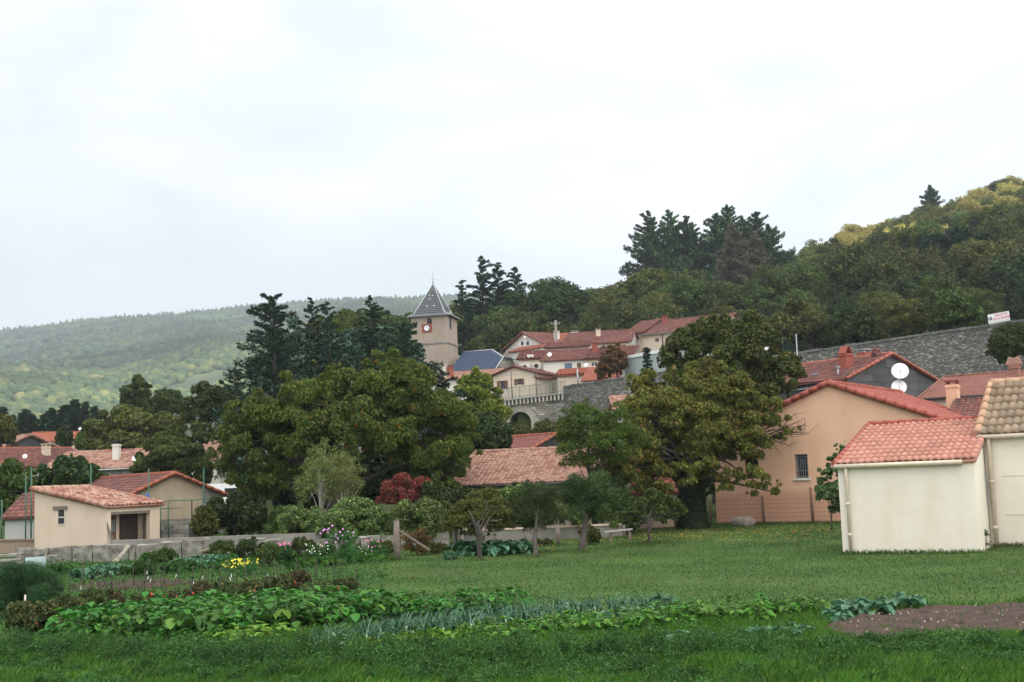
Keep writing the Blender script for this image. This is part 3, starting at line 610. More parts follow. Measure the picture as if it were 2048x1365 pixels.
# ------------------------------------------------------------------ left buildings
LH = House('outbuilding', 'beige lean-to outbuilding with an old mottled tile roof and open porch, nearest on the left', (213, 1017), 47, 319, 49.1, 4.3, 0.72, 'mono', S_BEIGE, T_OLD, 'outbuilding',
           base=-0.3, over=.12, tw=.21, tl=.33, amp=.055, rx=8, capm=T_OLD, capr=.1, holes=((222, 1028, 300, 1100),))
def left_wall_window(hh, rect, nm='window'):
    x0, y0, x1, y1 = rect
    def f(px, py):
        d = Vector(ray(px, py)); n = hh.ex; t = (hh.O - Vector(CAM)).dot(n) / d.dot(n); p = Vector(CAM) + d * t; return (p - hh.O).dot(hh.ey), p.z - hh.O.z
    ya, _ = f(x1, (y0 + y1) / 2); yb, _ = f(x0, (y0 + y1) / 2); _, za = f((x0 + x1) / 2, y1); _, zb = f((x0 + x1) / 2, y0)
    q = MB(); t = .035
    q.box(-.03, .03, ya, ya + t, za, zb); q.box(-.03, .03, yb - t, yb, za, zb); q.box(-.03, .03, ya + t, yb - t, za, za + t); q.box(-.03, .03, ya + t, yb - t, (za + zb) / 2 - .02, (za + zb) / 2 + .02)
    w = q.build(nm, offwhite, hh.e); q = MB(); q.box(-.012, -.004, ya + .01, yb - .01, za + .01, zb - .01); q.build('pane', darkm, w)
    q = MB(); q.box(-.06, -.002, ya - .12, yb + .25, zb + .003, zb + .14); q.build('lintel', wood_grey, hh.e)
left_wall_window(LH, (116, 1020, 131, 1050))
x0, x1, z0, z1 = LH.lh[0]
q = MB(); q.box(x0 - .1, x1 + .3, .75, .79, z0, z1 + .1); q.build('porch_back', S_BEIGE, LH.e)
q = MB(); q.box(x1 - .85, x1 - .02, .68, .74, z0, z1 - .03)
for i in range(8): q.box(x1 - .85, x1 - .02, .66, .679, z0 + .1 + i * .2, z0 + .17 + i * .2)
q.build('door', wood_dark, LH.e)
q = MB(); q.box(x0 + .42, x0 + .8, .7, .745, z0 + .1, z1 - .05); w_ = q.build('glazed_door', wood_brown, LH.e)
q = MB(); q.box(x0 + .48, x0 + .74, .69, .699, z0 + .7, z1 - .2); q.build('pane', glassmat('pale_glass', (.2, .22, .24)), w_)
q = MB(); q.box(x0, x1, -.02, .02, z1 - .0, z1 + .1); q.build('eave_beam', wood_grey, LH.e)
q = MB()
for a_, b_ in (((.1, -.35, 0.35), (.02, .0, 1.5)), ((.3, -.3, .35), (.05, -.02, 1.35)), ((.45, -.32, .35), (.12, -.02, 1.2))): q.bar(LH.world(*a_), LH.world(*b_), .035)
tag(q.build('wooden_poles', wood_grey), 'thin grey wooden poles leaning on the porch corner of the beige outbuilding', 'poles')
LG = House('house', 'low beige house with red edged gable and brown tile roof behind the outbuilding', (246, 1000), 58, 445, 60.9, 15, 1.05, 'y', S_TAN, T_MIX,
           base=0, over=.2, tw=.22, tl=.33, amp=.035, rx=4, capm=T_ORANGE, capr=.09)
q = MB(); x, z = LG.uv(404, 1010); q.box(x, LG.W + .02, -.03, .0, 0, LG.Hh + .25); q.build('side_annex', CONC, LG.e)
# bent blue stove pipe
q = MB(); c = P(299, 1006, 55); q.tube([c + Vector((0, 0, -.3)), c + Vector((0, 0, .22)), c + Vector((-.14, 0, .42))], .07, 10); tag(q.build('stove_pipe', plain('blue_pipe', (.03, .06, .25), .4)), 'bent blue metal stove pipe behind the outbuilding roof', 'pipe')
h = House('house', 'grey stone house with mottled tile roof and a tall white chimney, left background', (88, 944), 84, 272, 83, 7, 1.2, 'x', ST_GREY, T_PINK,
          base=0.5, over=.25, tw=.26, tl=.4, amp=.05, rx=4, capm=T_OLD); h.gutter(metal)
h.chimney(h.W * .67, 1.6, h.Hh + .35, .42, .42, 1.35, S_WHITE, darkm)
c = P(273, 919, 82.5); dish(c - Vector((0, 0, .7)), .29, (.3, -1), 'white satellite dish at the right corner of the grey stone house', mast=.7)
h = House('house', 'house with a dark slate clad gable at the left edge', (0, 900), 108, 118, 112, 10, 1.2, 'y', CLAD, T_PINK,
          base=1.5, over=.3, tw=.28, tl=.4, amp=.05, rx=3, capm=T_PINK); clad(h, .7, .5)
h = House('house', 'farthest left house with bright orange roof below the dark conifers', (82, 884), 128, 168, 130, 8, 1.0, 'x', S_OCHRE, T_ORANGE,
          base=3, over=.3, tw=.3, tl=.5, amp=.05, rx=3, capm=T_ORANGE); c = P(160, 860, 130); dish(c - Vector((0, 0, .4)), .16, (0, -1), 'small white satellite dish on the far orange roof')
h = House('house', 'long house with worn orange roof between the slate gable house and the grey stone house', (22, 936), 93, 195, 99, 8, 1.5, 'x', S_WHITE, T_MIX,
          base=1, over=.3, tw=.28, tl=.4, amp=.05, rx=3, capm=T_ORANGE)
h.chimney(h.W * .6, 2.4, h.Hh + .9, .5, .5, .8, S_OCHRE, S_OCHRE)
c = P(50, 916, 92); dish(c - Vector((0, 0, .4)), .17, (.2, -1), 'white satellite dish on the worn orange roof at the left')
h = House('annex', 'low annex with brown tiles at the left edge behind the green fence posts', (10, 1038), 56, 66, 56, 5, 1.0, 'x', S_GREY, T_DARK, 'annex', base=0, over=.2, tw=.25, tl=.4, rx=4)
h = House('house', 'house mostly hidden by the trees, with a white chimney capped in red tiles', (352, 925), 92, 440, 90, 7, 1.6, 'x', S_WHITE, T_PINK, base=.5, over=.2, tw=.28, tl=.4, rx=3, capm=T_ORANGE)
x, z = h.uv(421, 852); h.chimney(x, 3.2, z - 1.0, .62, .5, 1.35, S_WHITE, T_ORANGE)

# ------------------------------------------------------------------ church
T = House('church_tower', 'square beige church tower with a slate pyramid spire, clock and belfry openings', (822, 636), 150, 893, 149.0, 4.6, 0, 'flat', S_TOWER, SLATE, 'church tower', base=6.5)
W_, D_, Hh = T.W, T.D, T.Hh; o_ = .42; zt0 = Hh + .02
q0 = [(-o_, -o_, zt0), (W_ + o_, -o_, zt0), (W_ + o_, D_ + o_, zt0), (-o_, D_ + o_, zt0)]
i_ = .32; q1 = [(i_, i_, zt0 + .42), (W_ - i_, i_, zt0 + .42), (W_ - i_, D_ - i_, zt0 + .42), (i_, D_ - i_, zt0 + .42)]
ap = (W_ / 2, D_ / 2, Hh + 4.35)
pl = [(q0[k], q0[(k + 1) % 4], q1[(k + 1) % 4], q1[k]) for k in range(4)] + [(q1[k], q1[(k + 1) % 4], ap, ap) for k in range(4)]
sp_ = roof_obj('spire', pl, SLATE, T.e, .25, .3, .004, 1, .03, flat=True)
q = MB(); q.box(-o_, W_ + o_, -o_, D_ + o_, Hh + .0, Hh + .018); q.build('eave_board', wood_dark, sp_)
q = MB()
for k in range(4): q.tube([Vector(q0[k]), Vector(q1[k]) + Vector((0, 0, .04)), Vector(ap) + Vector((0, 0, .03))], .06, 6)
q.build('lead_hips', zinc, sp_)
for (u, v) in ((.42, .5), (.30, .62), (.60, .60), (.36, .24), (.66, .24), (.5, .82)):
    z = Hh + .45 + v * 3.7; y = i_ + (D_ / 2 - i_) * v; x = i_ + (W_ - 2 * i_) * (.5 + (u - .5) * (1 - v)); q = MB(); q.bar((x, y - .08, z), (x, y + .1, z + .12), .14, .1); q.build('snow_guard', offwhite, sp_)
q = MB(); q.tube([(ap[0], ap[1], ap[2] - .1), (ap[0], ap[1], ap[2] + 1.5)], .025, 6); q.tube([(ap[0], ap[1], ap[2] + .1), (ap[0], ap[1], ap[2] + .28)], [.12, .05], 8)
q.bar((ap[0] - .3, ap[1], ap[2] + .5), (ap[0] + .3, ap[1], ap[2] + .5), .03); q.bar((ap[0], ap[1] - .2, ap[2] + .35), (ap[0], ap[1] + .2, ap[2] + .35), .03); q.build('cross', metal, sp_)
ux, uz = T.uv(854, 657)
q = MB(); s_ = .52; q.box(ux - .65, ux + .65, -.05, -.003, uz - s_, uz + s_); pan = q.build('clock_surround', redbrick, T.e)
q = MB(); n = 28; q.tube([(ux, -.055, uz), (ux, -.12, uz)], .34, n); ck = q.build('clock_face', white, T.e)
q = MB()
for k in range(12):
    a = 2 * PI * k / 12; q.bar((ux + math.sin(a) * .25, -.128, uz + math.cos(a) * .25), (ux + math.sin(a) * .31, -.128, uz + math.cos(a) * .31), .03, .012)
for a, l in ((math.radians(5), .26), (math.radians(95), .2)): q.bar((ux, -.135, uz), (ux + math.sin(a) * l, -.135, uz + math.cos(a) * l), .035, .012)
for k in range(28):
    a, b = 2 * PI * k / 28, 2 * PI * (k + 1) / 28; q.bar((ux + math.sin(a) * .36, -.09, uz + math.cos(a) * .36), (ux + math.sin(b) * .36, -.09, uz + math.cos(b) * .36), .04, .08)
q.build('clock_hands', wood_dark, ck)
bx, bz = T.uv(859, 641)
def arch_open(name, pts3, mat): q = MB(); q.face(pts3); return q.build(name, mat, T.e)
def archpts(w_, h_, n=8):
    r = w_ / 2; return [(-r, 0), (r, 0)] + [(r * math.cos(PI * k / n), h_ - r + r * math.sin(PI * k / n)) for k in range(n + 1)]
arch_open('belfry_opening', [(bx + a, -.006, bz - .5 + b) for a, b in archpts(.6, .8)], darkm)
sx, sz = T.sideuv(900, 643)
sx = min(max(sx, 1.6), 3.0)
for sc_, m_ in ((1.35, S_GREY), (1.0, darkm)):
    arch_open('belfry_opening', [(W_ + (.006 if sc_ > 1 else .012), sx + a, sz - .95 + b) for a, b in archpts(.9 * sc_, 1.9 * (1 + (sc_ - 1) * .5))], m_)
q = MB(); b_ = Hh - 3.35; q.box(-.1, W_ + .1, -.1, -.002, b_, b_ + .16); q.box(W_ + .002, W_ + .1, -.002, D_ + .1, b_, b_ + .16); q.build('string_course', CONC, T.e)
NV = House('church_nave', 'church nave with a dark blue slate roof and grey stone end wall beside the tower', (900, 744), 147, 989, 145, 8.5, 2.6, 'x', ST_GREY, SLATE_BLUE, 'church', base=8, over=.2, noroof=True)
W_, D_, Hh, k = NV.W, NV.D, NV.Hh, NV.rise
R0 = (0, D_ / 2, Hh + k + .12); R1 = (W_ - 1.9, D_ / 2, Hh + k + .12); m0 = (W_ + .3, D_ * .26, Hh + k * .52 + .12); m1 = (W_ + .3, D_ * .74, Hh + k * .52 + .12)
E0 = (0, -.3, Hh); E1 = (W_ + .3, -.3, Hh); K0 = (0, D_ + .3, Hh); K1 = (W_ + .3, D_ + .3, Hh)
rf = roof_obj('roof', [(E0, (W_ - 1.9, -.3, Hh), R1, R0), ((W_ - 1.9, -.3, Hh), E1, m0, R1), (K1, K0, R0, R1), (m0, m1, R1, R1)], SLATE_BLUE, NV.e, .3, .3, .004, 1, .05, flat=True)
q = MB(); q.tube([R1, m0], .09, 6); q.tube([m0, E1], .07, 6); q.tube([R0, R1], .05, 6); q.build('lead_hips', zinc, rf)
arch_open2 = MB(); arch_open2.face([(W_ + .006, D_ * .5 + a, Hh * .35 + b) for a, b in archpts(1.4, 2.4)]); arch_open2.build('blind_arch', S_OCHRE, NV.e)
# small white house at the foot of the tower, with chimneys
h = House('small_house', 'small white house with pale chimney and pink roof below the church tower', (866, 762), 132, 984, 130, 6, .9, 'x', S_WHITE, T_PINK, base=7.5, over=.3, tw=.3, tl=.4, rx=3, capm=T_PINK)
h.chimney(.9, 1.0, h.Hh + .5, .55, .5, 1.0, S_WHITE, S_WHITE); h.chimney(1.6, 1.1, h.Hh + .5, .5, .5, .9, redbrick, redbrick)

# ------------------------------------------------------------------ village terrace
B = plain('blue_shutter', (.05, .09, .17), .6); BR = plain('brown_shutter', (.14, .07, .045), .7)
def win(hh, r, **k):
    rr = hh.rect(r); return rr
VF = House('house', 'pale ochre gabled house with brown shutters right behind the parapet railing', (985, 754), 122, 1074, 120, 7, .75, 'y', S_OCHRE, T_MIX, base=8.6, over=.3, tw=.27, tl=.4, amp=.05, rx=3,
           holes=((1000, 762, 1010, 779), (1034, 758, 1043, 770)), capm=T_MIX, capr=.09)
for r in VF.lh: VF.window(r, frame=wood_brown, shut=BR, depth=.1)
VF.pipe(CONC, VF.W - .1, r=.05)
h = House('annex', 'lean-to side wing of the ochre house with overhanging brown eave', (1076, 757), 120.2, 1103, 121.5, 5, .6, 'x', S_OCHRE, T_MIX, 'annex', base=8.6, over=.35, tw=.27, tl=.4, rx=3)
VW = House('house', 'white gabled house with white shutters below the wood, left of the terrace row', (1012, 701), 156, 1088, 150, 9, 1.7, 'y', S_WHITE, T_MIX, base=11.5, over=.35, tw=.3, tl=.4, rx=3, capm=T_BROWN)
r = [VW.rect(x) for x in ((1042, 682, 1048, 692), (1053, 682, 1059, 692))]
for a in ((1042, 682, 1048, 692), (1053, 682, 1059, 692)):
    x0, zb = VW.uv(a[0], a[3]); x1, zt_ = VW.uv(a[2], a[1]); VW.window((x0, x1, zb, zt_), depth=-.06, shut=white, mull=0, glassm=darkm)
VW.chimney(VW.W * .85, 3, VW.Hh + .5, .5, .5, 1.1, S_WHITE, S_WHITE)
c = P(1050, 675, 152); dish(c - Vector((0, 0, .2)), .18, (.2, -1), 'satellite dish at the peak of the white gable', col_=offwhite, mast=.2)
h = House('annex', 'lean-to with orange roof along the front of the white gabled house', (1010, 708), 152.5, 1083, 147, 3.0, .9, 'mono', S_WHITE, T_ORANGE, 'annex', base=10, over=.2, tw=.3, tl=.4, rx=3)
V1 = House('house', 'narrow cream house with two air conditioners under its dark striped roof', (1038, 721), 133, 1086, 132.8, 6, 1.35, 'mono', S_OCHRE, T_MIX, base=9.5, over=.25, tw=.42, tl=.5, amp=.13, rx=5, capm=T_MIX)
def aircon(px, py, hh, lb):
    x, z = hh.uv(px, py); t = empty('air_conditioner', hh.world(x, -.02, z - .3), math.atan2(hh.ex.y, hh.ex.x), lb, 'air conditioner', 'air conditioners on the cream wall')
    q = MB(); q.box(-.45, .45, -.35, -.01, 0, .62); q.build('casing', offwhite, t); q = MB(); q.tube([(-.12, -.351, .31), (-.12, -.37, .31)], .23, 14); q.build('fan_grille', wood_dark, t)
aircon(1052, 735, V1, 'left air conditioner on the narrow cream house'); aircon(1075, 733, V1, 'right air conditioner on the narrow cream house')
q = MB(); x, z = V1.uv(1060, 716); q.box(x - .35, x + .35, .4, 1.0, V1.Hh - .05, V1.Hh + .6); q.build('dormer_box', offwhite, V1.e)
V2 = House('house', 'tall white terrace house with blue shutters and patchy red roof', (1086, 724), 129, 1172, 128.4, 8, 1.75, 'mono', S_WHITE, T_MIX, base=9.5, over=.25, tw=.27, tl=.4, rx=3,
           holes=((1129, 727, 1144, 740), (1154, 726, 1162, 738)), capm=T_MIX)
V2.window(V2.lh[0], frame=B, mull=2, depth=.05, glassm=glassmat('blue_glass', (.1, .16, .28))); V2.window(V2.lh[1], frame=wood_brown, mull=0, depth=.05, glassm=wood_brown)
c = P(1099, 708, 126.8); dish(c - Vector((0, 0, .6)), .23, (-.1, -1), 'white satellite dish on the patchy red roof of the tall white house')
V3 = House('house', 'dark roofed terrace house between the tall white house and the reddish creeper', (1172, 720), 128.2, 1262, 127.4, 8, 1.8, 'mono', S_OCHRE, T_DARK, base=9.5, over=.25, tw=.4, tl=.4, amp=.12, rx=4,
           holes=((1182, 724, 1195, 733), (1199, 724, 1206, 734)), capm=T_DARK)
V3.window(V3.lh[0], frame=white, mull=1, depth=.08); V3.window(V3.lh[1], frame=wood_brown, mull=0, depth=.05, glassm=wood_brown)
V3.chimney(.5, 4.2, V3.Hh + .9, .5, .4, 1.1, redbrick, redbrick)
q = MB(); x, z = V3.uv(1207, 708); q.box(x - .3, x + .3, 3, 3.3, V3.Hh + .62, V3.Hh + .70); q.build('skylight', B, V3.e)
c = P(1233, 697, 127); dish(c - Vector((0, 0, .6)), .27, (-.1, -1), 'large white satellite dish above the dark roof near the reddish creeper')
V4 = House('house', 'house showing only a strip of dark striped tiles above the tall white house', (1092, 698), 138, 1177, 137.2, 6, .85, 'x', S_OCHRE, T_DARK, base=11, over=.25, tw=.4, tl=.5, amp=.09, rx=4, capm=T_MIX)
V5 = House('long_house', 'long upper house with faded red roof and grey rendered end gable', (1128, 692), 147, 1258, 145, 7.5, 1.7, 'x', S_OCHRE, T_MIX, base=11.5, over=.3, tw=.3, tl=.4, rx=3, capm=T_MIX)
q = MB(); W_ = V5.W; q.face([(W_ + .02, 0, 0), (W_ + .02, 7.5, 0), (W_ + .02, 7.5, V5.Hh), (W_ + .02, 3.75, V5.Hh + 1.7), (W_ + .02, 0, V5.Hh)]); q.build('end_gable', S_GREY, V5.e)
x, z = V5.uv(1190, 690); V5.chimney(x, 2.4, V5.Hh + .9, .5, .4, 1.0, S_OCHRE, CONC)
x, z = V5.uv(1247, 692); q = MB(); q.box(x - .5, x + .3, -.02, -.003, V5.Hh - 1.9, V5.Hh - .35); q.build('shutter', BR, V5.e)
h = House('house', 'small bright orange roofed house behind the long upper house', (1118, 684), 152, 1200, 151, 5, 1.2, 'x', S_OCHRE, T_ORANGE, base=12, over=.3, tw=.3, tl=.4, rx=3); h.chimney(1.8, 1.2, h.Hh + .6, .9, .5, .6, S_WHITE, CONC)
c = P(1177, 669, 151); dish(c - Vector((0, 0, .7)), .31, (-.1, -1), 'largest white satellite dish, against the dark trees above the orange roof')
V6 = House('long_house', 'long old house with weathered brown red roof, farthest right of the terrace row', (1284, 670), 150, 1440, 145, 9, 1.9, 'x', S_OCHRE, T_MIX, base=12.5, over=.35, tw=.3, tl=.4, rx=3, capm=T_MIX,
           holes=((1310, 677, 1318, 684),)); V6.window(V6.lh[0], frame=wood_brown, mull=0, glassm=wood_brown, depth=.06); V6.gutter(CONC)
V6.chimney(1.6, 3.5, V6.Hh + 1.5, .5, .5, .8, redbrick, redbrick); V6.pipe(CONC, V6.uv(1326, 690)[0], r=.09)
h = House('annex', 'hip end wing of the weathered long house', (1250, 669), 151.5, 1284, 150.1, 9, 1.9, 'x', S_OCHRE, T_MIX, 'annex', base=12.5, over=.3, tw=.3, tl=.4, rx=3)
V7 = House('small_house', 'little cream house with orange striped lean-to roof behind the stone wall', (1115, 753), 119, 1175, 118.6, 5, .9, 'mono', S_OCHRE, T_ORANGE, base=9.3, over=.25, tw=.4, tl=.5, amp=.12, rx=4, capm=T_MIX)
c = P(1172, 729, 120); dish(c - Vector((0, 0, .6)), .2, (-.1, -1), 'white satellite dish between the little cream house and the dark roofed house')
h = House('garage', 'garage with plain bright orange roof half behind the reddish creeper', (1168, 762), 116, 1235, 115, 5, 1.35, 'x', S_OCHRE, T_ORANGE, 'garage', base=9.3, over=.25, tw=.3, tl=.4, amp=.03, rx=3)
MS = House('metal_shed', 'pale grey metal clad hall with white roof trim behind the stone wall', (1247, 716), 113, 1372, 105, 9, .3, 'flat', plain('grey_cladding', (.36, .40, .40), .5, var=.08), white, 'metal hall', base=9.5)
q = MB(); q.box(-.1, MS.W + .1, -.1, 9.1, MS.Hh - .15, MS.Hh + .12); q.box(-.08, .12, -.08, -.003, 0, MS.Hh - .15); q.build('roof_trim', white, MS.e)
q = MB()
for i in range(1, 24): q.box(i * .4, i * .4 + .05, -.03, -.002, 0, MS.Hh - .16)
q.build('cladding_ribs', plain('grey_rib', (.33, .37, .37), .5), MS.e)

# ------------------------------------------------------------------ stone viaduct with arch and rampart
def wallpt(p, z, off=0.0):
    y = float(wall_y(p)); x = xat(p, y, z); return Vector((x, y + off, z))
av = empty('stone_viaduct', wallpt(1000, 0), 0, 'pale stone viaduct wall with corbelled cornice and one round arch', 'stone wall')
O = av.location.copy(); A0 = wallpt(1000, 9.0); A1 = wallpt(1130, 9.0); dr = (A1 - A0); dr.z = 0; Lw = dr.length; dr.normalize(); av.rotation_euler = (0, 0, math.atan2(dr.y, dr.x)); av.location = (A0.x, A0.y, 0)
perp = Vector((-dr.y, dr.x, 0))
def awv(px, py):
    d = Vector(ray(px, py)); t = (A0 - Vector(CAM)).dot(perp) / d.dot(perp); p = Vector(CAM) + d * t; return (p - A0).dot(dr), p.z
cxa, _ = awv(1041, 850); xr, _ = awv(1063, 850); xl, _ = awv(1020, 850); rad = (xr - xl) / 2; _, ztop = awv(1041, 824); zs = ztop - rad
zl = awv(1004, 803)[1]; zr_ = awv(1126, 788)[1]
def ztopf(x): return zl + (zr_ - zl) * x / Lw
q = MB(); X = sorted(set([-14, 0, Lw] + [cxa + rad * math.cos(PI * k / 16) for k in range(17)]))
for a, b in zip(X, X[1:]):
    def zb(x): return zs + math.sqrt(max(0, rad * rad - (x - cxa) ** 2)) if cxa - rad - 1e-6 <= a and b <= cxa + rad + 1e-6 else 0.0
    q.face([(a, 0, zb(a)), (b, 0, zb(b)), (b, 0, ztopf(b)), (a, 0, ztopf(a))])
    q.face([(a, 0, ztopf(a)), (b, 0, ztopf(b)), (b, 5, ztopf(b)), (a, 5, ztopf(a))])
    if zb(a) or zb(b): q.face([(a, 0, zb(a)), (a, 4, zb(a)), (b, 4, zb(b)), (b, 0, zb(b))])
for x in (cxa - rad, cxa + rad): q.face([(x, 0, 0), (x, 4, 0), (x, 4, zs), (x, 0, zs)])
q.face([(cxa - rad, 4, 0), (cxa + rad, 4, 0), (cxa + rad, 4, zs + rad), (cxa - rad, 4, zs + rad)])
q.build('wall', ST_ARCH, av)
q = MB(); nV = 17
for k in range(nV):
    a, b = PI * (k + .06) / nV, PI * (k + .94) / nV; r1, r2 = rad, rad + .55
    c = [(cxa + r * math.cos(t), -.04, zs + r * math.sin(t)) for r, t in ((r1, a), (r2, a), (r2, b), (r1, b))]; q.hexa(c + [(p[0], .06, p[2]) for p in c])
for k in range(8):
    for sx in (-1, 1): q.box(*(sorted((cxa + sx * rad, cxa + sx * (rad + .5))) + [-.04, .06, zs - .45 * (k + 1) + .02, zs - .45 * k - .02]))
q.build('arch_stones', plain('arch_stone', (.36, .335, .29), .9, var=.2, scale=2), av)
q = MB(); n = 17
for k in range(n):
    x = Lw * (k + .3) / n; z = ztopf(x); q.box(x, x + .16, -.40, .02, z - .5, z - .05)
q.build('corbels', plain('corbel_stone', (.36, .34, .3), .9), av)
q = MB(); q.hexa([(0, -.45, zl - .04), (Lw, -.45, zr_ - .04), (Lw, .3, zr_ - .04), (0, .3, zl - .04), (0, -.45, zl + .08), (Lw, -.45, zr_ + .08), (Lw, .3, zr_ + .08), (0, .3, zl + .08)]); q.build('coping', plain('coping_stone', (.27, .26, .24), .9), av)
rl = empty('railing', av.matrix_world @ Vector((0, 0, 0)), 0, 'green metal railing on top of the stone viaduct', 'railing'); rl.location = av.location; rl.rotation_euler = av.rotation_euler
q = MB(); n = 60
for k in range(n + 1):
    x = -1 + (Lw + 1.2) * k / n; z = ztopf(x) + .1; q.tube([(x, -.2, z), (x, -.2, z + 1.0)], .016 if k % 8 else .035, 5, False)
for hgt in (.12, 1.0): q.bar((-1, -.2, ztopf(-1) + .1 + hgt), (Lw + .2, -.2, ztopf(Lw + .2) + .1 + hgt), .04)
q.build('bars', plain('grey_green', (.09, .14, .125), .6), rl)
# rampart
rp_ = empty('stone_rampart', (0, 0, 0), 0, 'long dark grey dry stone rampart rising to the right behind the houses', 'stone wall')
pts = [1128, 1190, 1249, 1330, 1400, 1500, 1600, 1700, 1800, 1900, 2000, 2100, 2300, 2500]
zz = lambda p: float(np.interp(p, [1128, 1249, 1600, 1800, 2000, 2500], [10.2, 10.45, 11.3, 11.75, 12.1, 13.0]))
q = MB(); u = 0
for a, b in zip(pts, pts[1:]):
    va, vb = wallpt(a, 9), wallpt(b, 9); l = (vb - va).length; th = Vector((0.15, 1, 0)) * .9
    f0 = [Vector((va.x, va.y, 1)), Vector((vb.x, vb.y, 1)), Vector((vb.x, vb.y, zz(b))), Vector((va.x, va.y, zz(a)))]
    n = max(1, int(l / 1.2))
    q.face(f0, uv=[(u, 1), (u + l, 1), (u + l, zz(b)), (u, zz(a))]); q.face([f0[3], f0[2], f0[2] + th, f0[3] + th]); q.face([p + th for p in (f0[1], f0[0], f0[3], f0[2])]); u += l
q.face([Vector((wallpt(1128, 9).x, wallpt(1128, 9).y, z_)) + o__ for z_, o__ in ((1, Vector((0, .9, 0))), (1, Vector((0, 0, 0))), (10.2, Vector((0, 0, 0))), (10.2, Vector((0, .9, 0))))])
q.build('wall', ST_RAMP, rp_)
q = MB(); rr = random.Random(3)
for a, b in zip(pts, pts[1:]):
    va, vb = wallpt(a, 9), wallpt(b, 9); va.z, vb.z = zz(a), zz(b); n = int((vb - va).length / .6)
    for k in range(n):
        p = va.lerp(vb, k / n); p2 = va.lerp(vb, (k + .94) / n); h_ = rr.uniform(.1, .2); o1 = Vector((0, -.08, 0)); o2 = Vector((0, .8, 0))
        q.hexa([p + o1, p2 + o1, p2 + o2, p + o2] + [x + Vector((0, 0, h_)) for x in (p + o1, p2 + o1, p2 + o2, p + o2)])
q.build('coping', plain('dark_coping', (.13, .13, .125), .9, var=.5, scale=1.5), rp_)
# banner
def text(s, size, loc, parent, mat, rot, name='lettering', ext=.004, sx=1.0):
    c = bpy.data.curves.new(name, 'FONT'); c.body = s; c.size = size; c.extrude = ext; c.align_x = 'CENTER'; c.align_y = 'CENTER'; c.materials.append(mat); c.offset = size * 0.015
    o = bpy.data.objects.new(name, c); col.objects.link(o); o.parent = parent; o.location = loc; o.rotation_euler = rot; o.scale = (sx, 1, 1)
    dg = bpy.context.evaluated_depsgraph_get(); me = bpy.data.meshes.new_from_object(o.evaluated_get(dg)); loc_, rot_ = o.location.copy(), o.rotation_euler.copy(); bpy.data.objects.remove(o)
    if not me.materials: me.materials.append(mat)
    o = link(name, me, parent, loc_); o.rotation_euler = rot_; o.scale = (sx, 1, 1); return o
b0, b1 = P(1976, 637, 89.5), P(2019, 634, 88.5)
ang = math.atan2(b1.y - b0.y, b1.x - b0.x); wb = (b1 - b0).length; hb = .68
bn = empty('banner', (b0 + b1) / 2, ang, 'white banner with red lettering on the rampart top at the right', 'banner')
bn.rotation_euler = (0, -math.radians(4), ang)
mr_ = plain('banner_red', (.55, .03, .06), .6, var=0.0); mk_ = plain('banner_black', (.03, .035, .04), .6, var=0)
q = MB(); q.box(-wb / 2, wb / 2, 0, .03, -hb / 2, hb / 2); q.build('sheet', white, bn)
rx_ = (PI / 2, 0, 0)
text('GROTTE', .24, (.18, -.006, .17), bn, mr_, rx_, sx=.95); text('DE LA DEVEZE', .235, (.17, -.006, -.07), bn, mr_, rx_, sx=.80)
q = MB(); q.box(-wb / 2 + .05, wb / 2 - .08, -.006, -.002, -.275, -.25); q.build('small_print', plain('banner_grey', (.2, .25, .22), .6), bn)
q = MB(); q.tube([(-wb / 2 + .16, -.002, 0.02), (-wb / 2 + .16, -.012, 0.02)], .135, 18); em = q.build('emblem', mk_, bn)
q = MB(); q.tube([(-wb / 2 + .13, -.013, 0.05), (-wb / 2 + .13, -.018, 0.05)], .07, 12); q.bar((-wb / 2 + .17, -.016, .12), (-wb / 2 + .17, -.016, -.1), .025, .004); q.build('emblem_figure', plain('emblem_pale', (.5, .55, .6), .6), em)
q = MB()
for x in (-wb / 2 + .05, wb / 2 - .05): q.tube([(x, .05, -1.0), (x, .05, .3)], .03, 6)
q.build('support_post', wood_grey, bn)
# poles
def pole(px, ptop, pbot, Y, r, lb, m=CONC, arm=True, group=None):
    b = P(px, pbot, Y); t = P(px, ptop, Y); g = float(zt(b.x, Y)); e = empty('utility_pole', (b.x, Y, g), 0, lb, 'pole', group)
    q = MB(); q.tube([(0, 0, -.2), (0, 0, t.z - g)], [r * 1.3, r], 8); q.build('post', m, e)
    if arm: q = MB(); q.bar((-.5, 0, t.z - g - .4), (.5, 0, t.z - g - .4), .06); [q.tube([(x, 0, t.z - g - .4), (x, 0, t.z - g - .2)], .04, 6) for x in (-.45, 0, .45)]; q.build('crossarm', metal, e)
    return e
pole(1113, 641, 690, 141, .14, 'concrete utility pole in front of the dark trees above the terrace houses')
pole(1156, 738, 772, 114.5, .07, 'slim pole by the stone wall beside the garage with the bright orange roof', metal, False)
pole(1023, 742, 765, 117, .05, 'thin pole with short crossbar before the pale ochre gable', wood_brown)
pole(348, 808, 850, 140, .13, 'grey pole rising from the trees left of the cedar', CONC, False)
pole(409, 800, 845, 120, .1, 'wooden pole rising from the trees left of the cedar, beside the white chimney', wood_grey, False)
pole(1594, 668, 700, 95, .04, 'thin steel mast beside the blue spruce', metal, False)
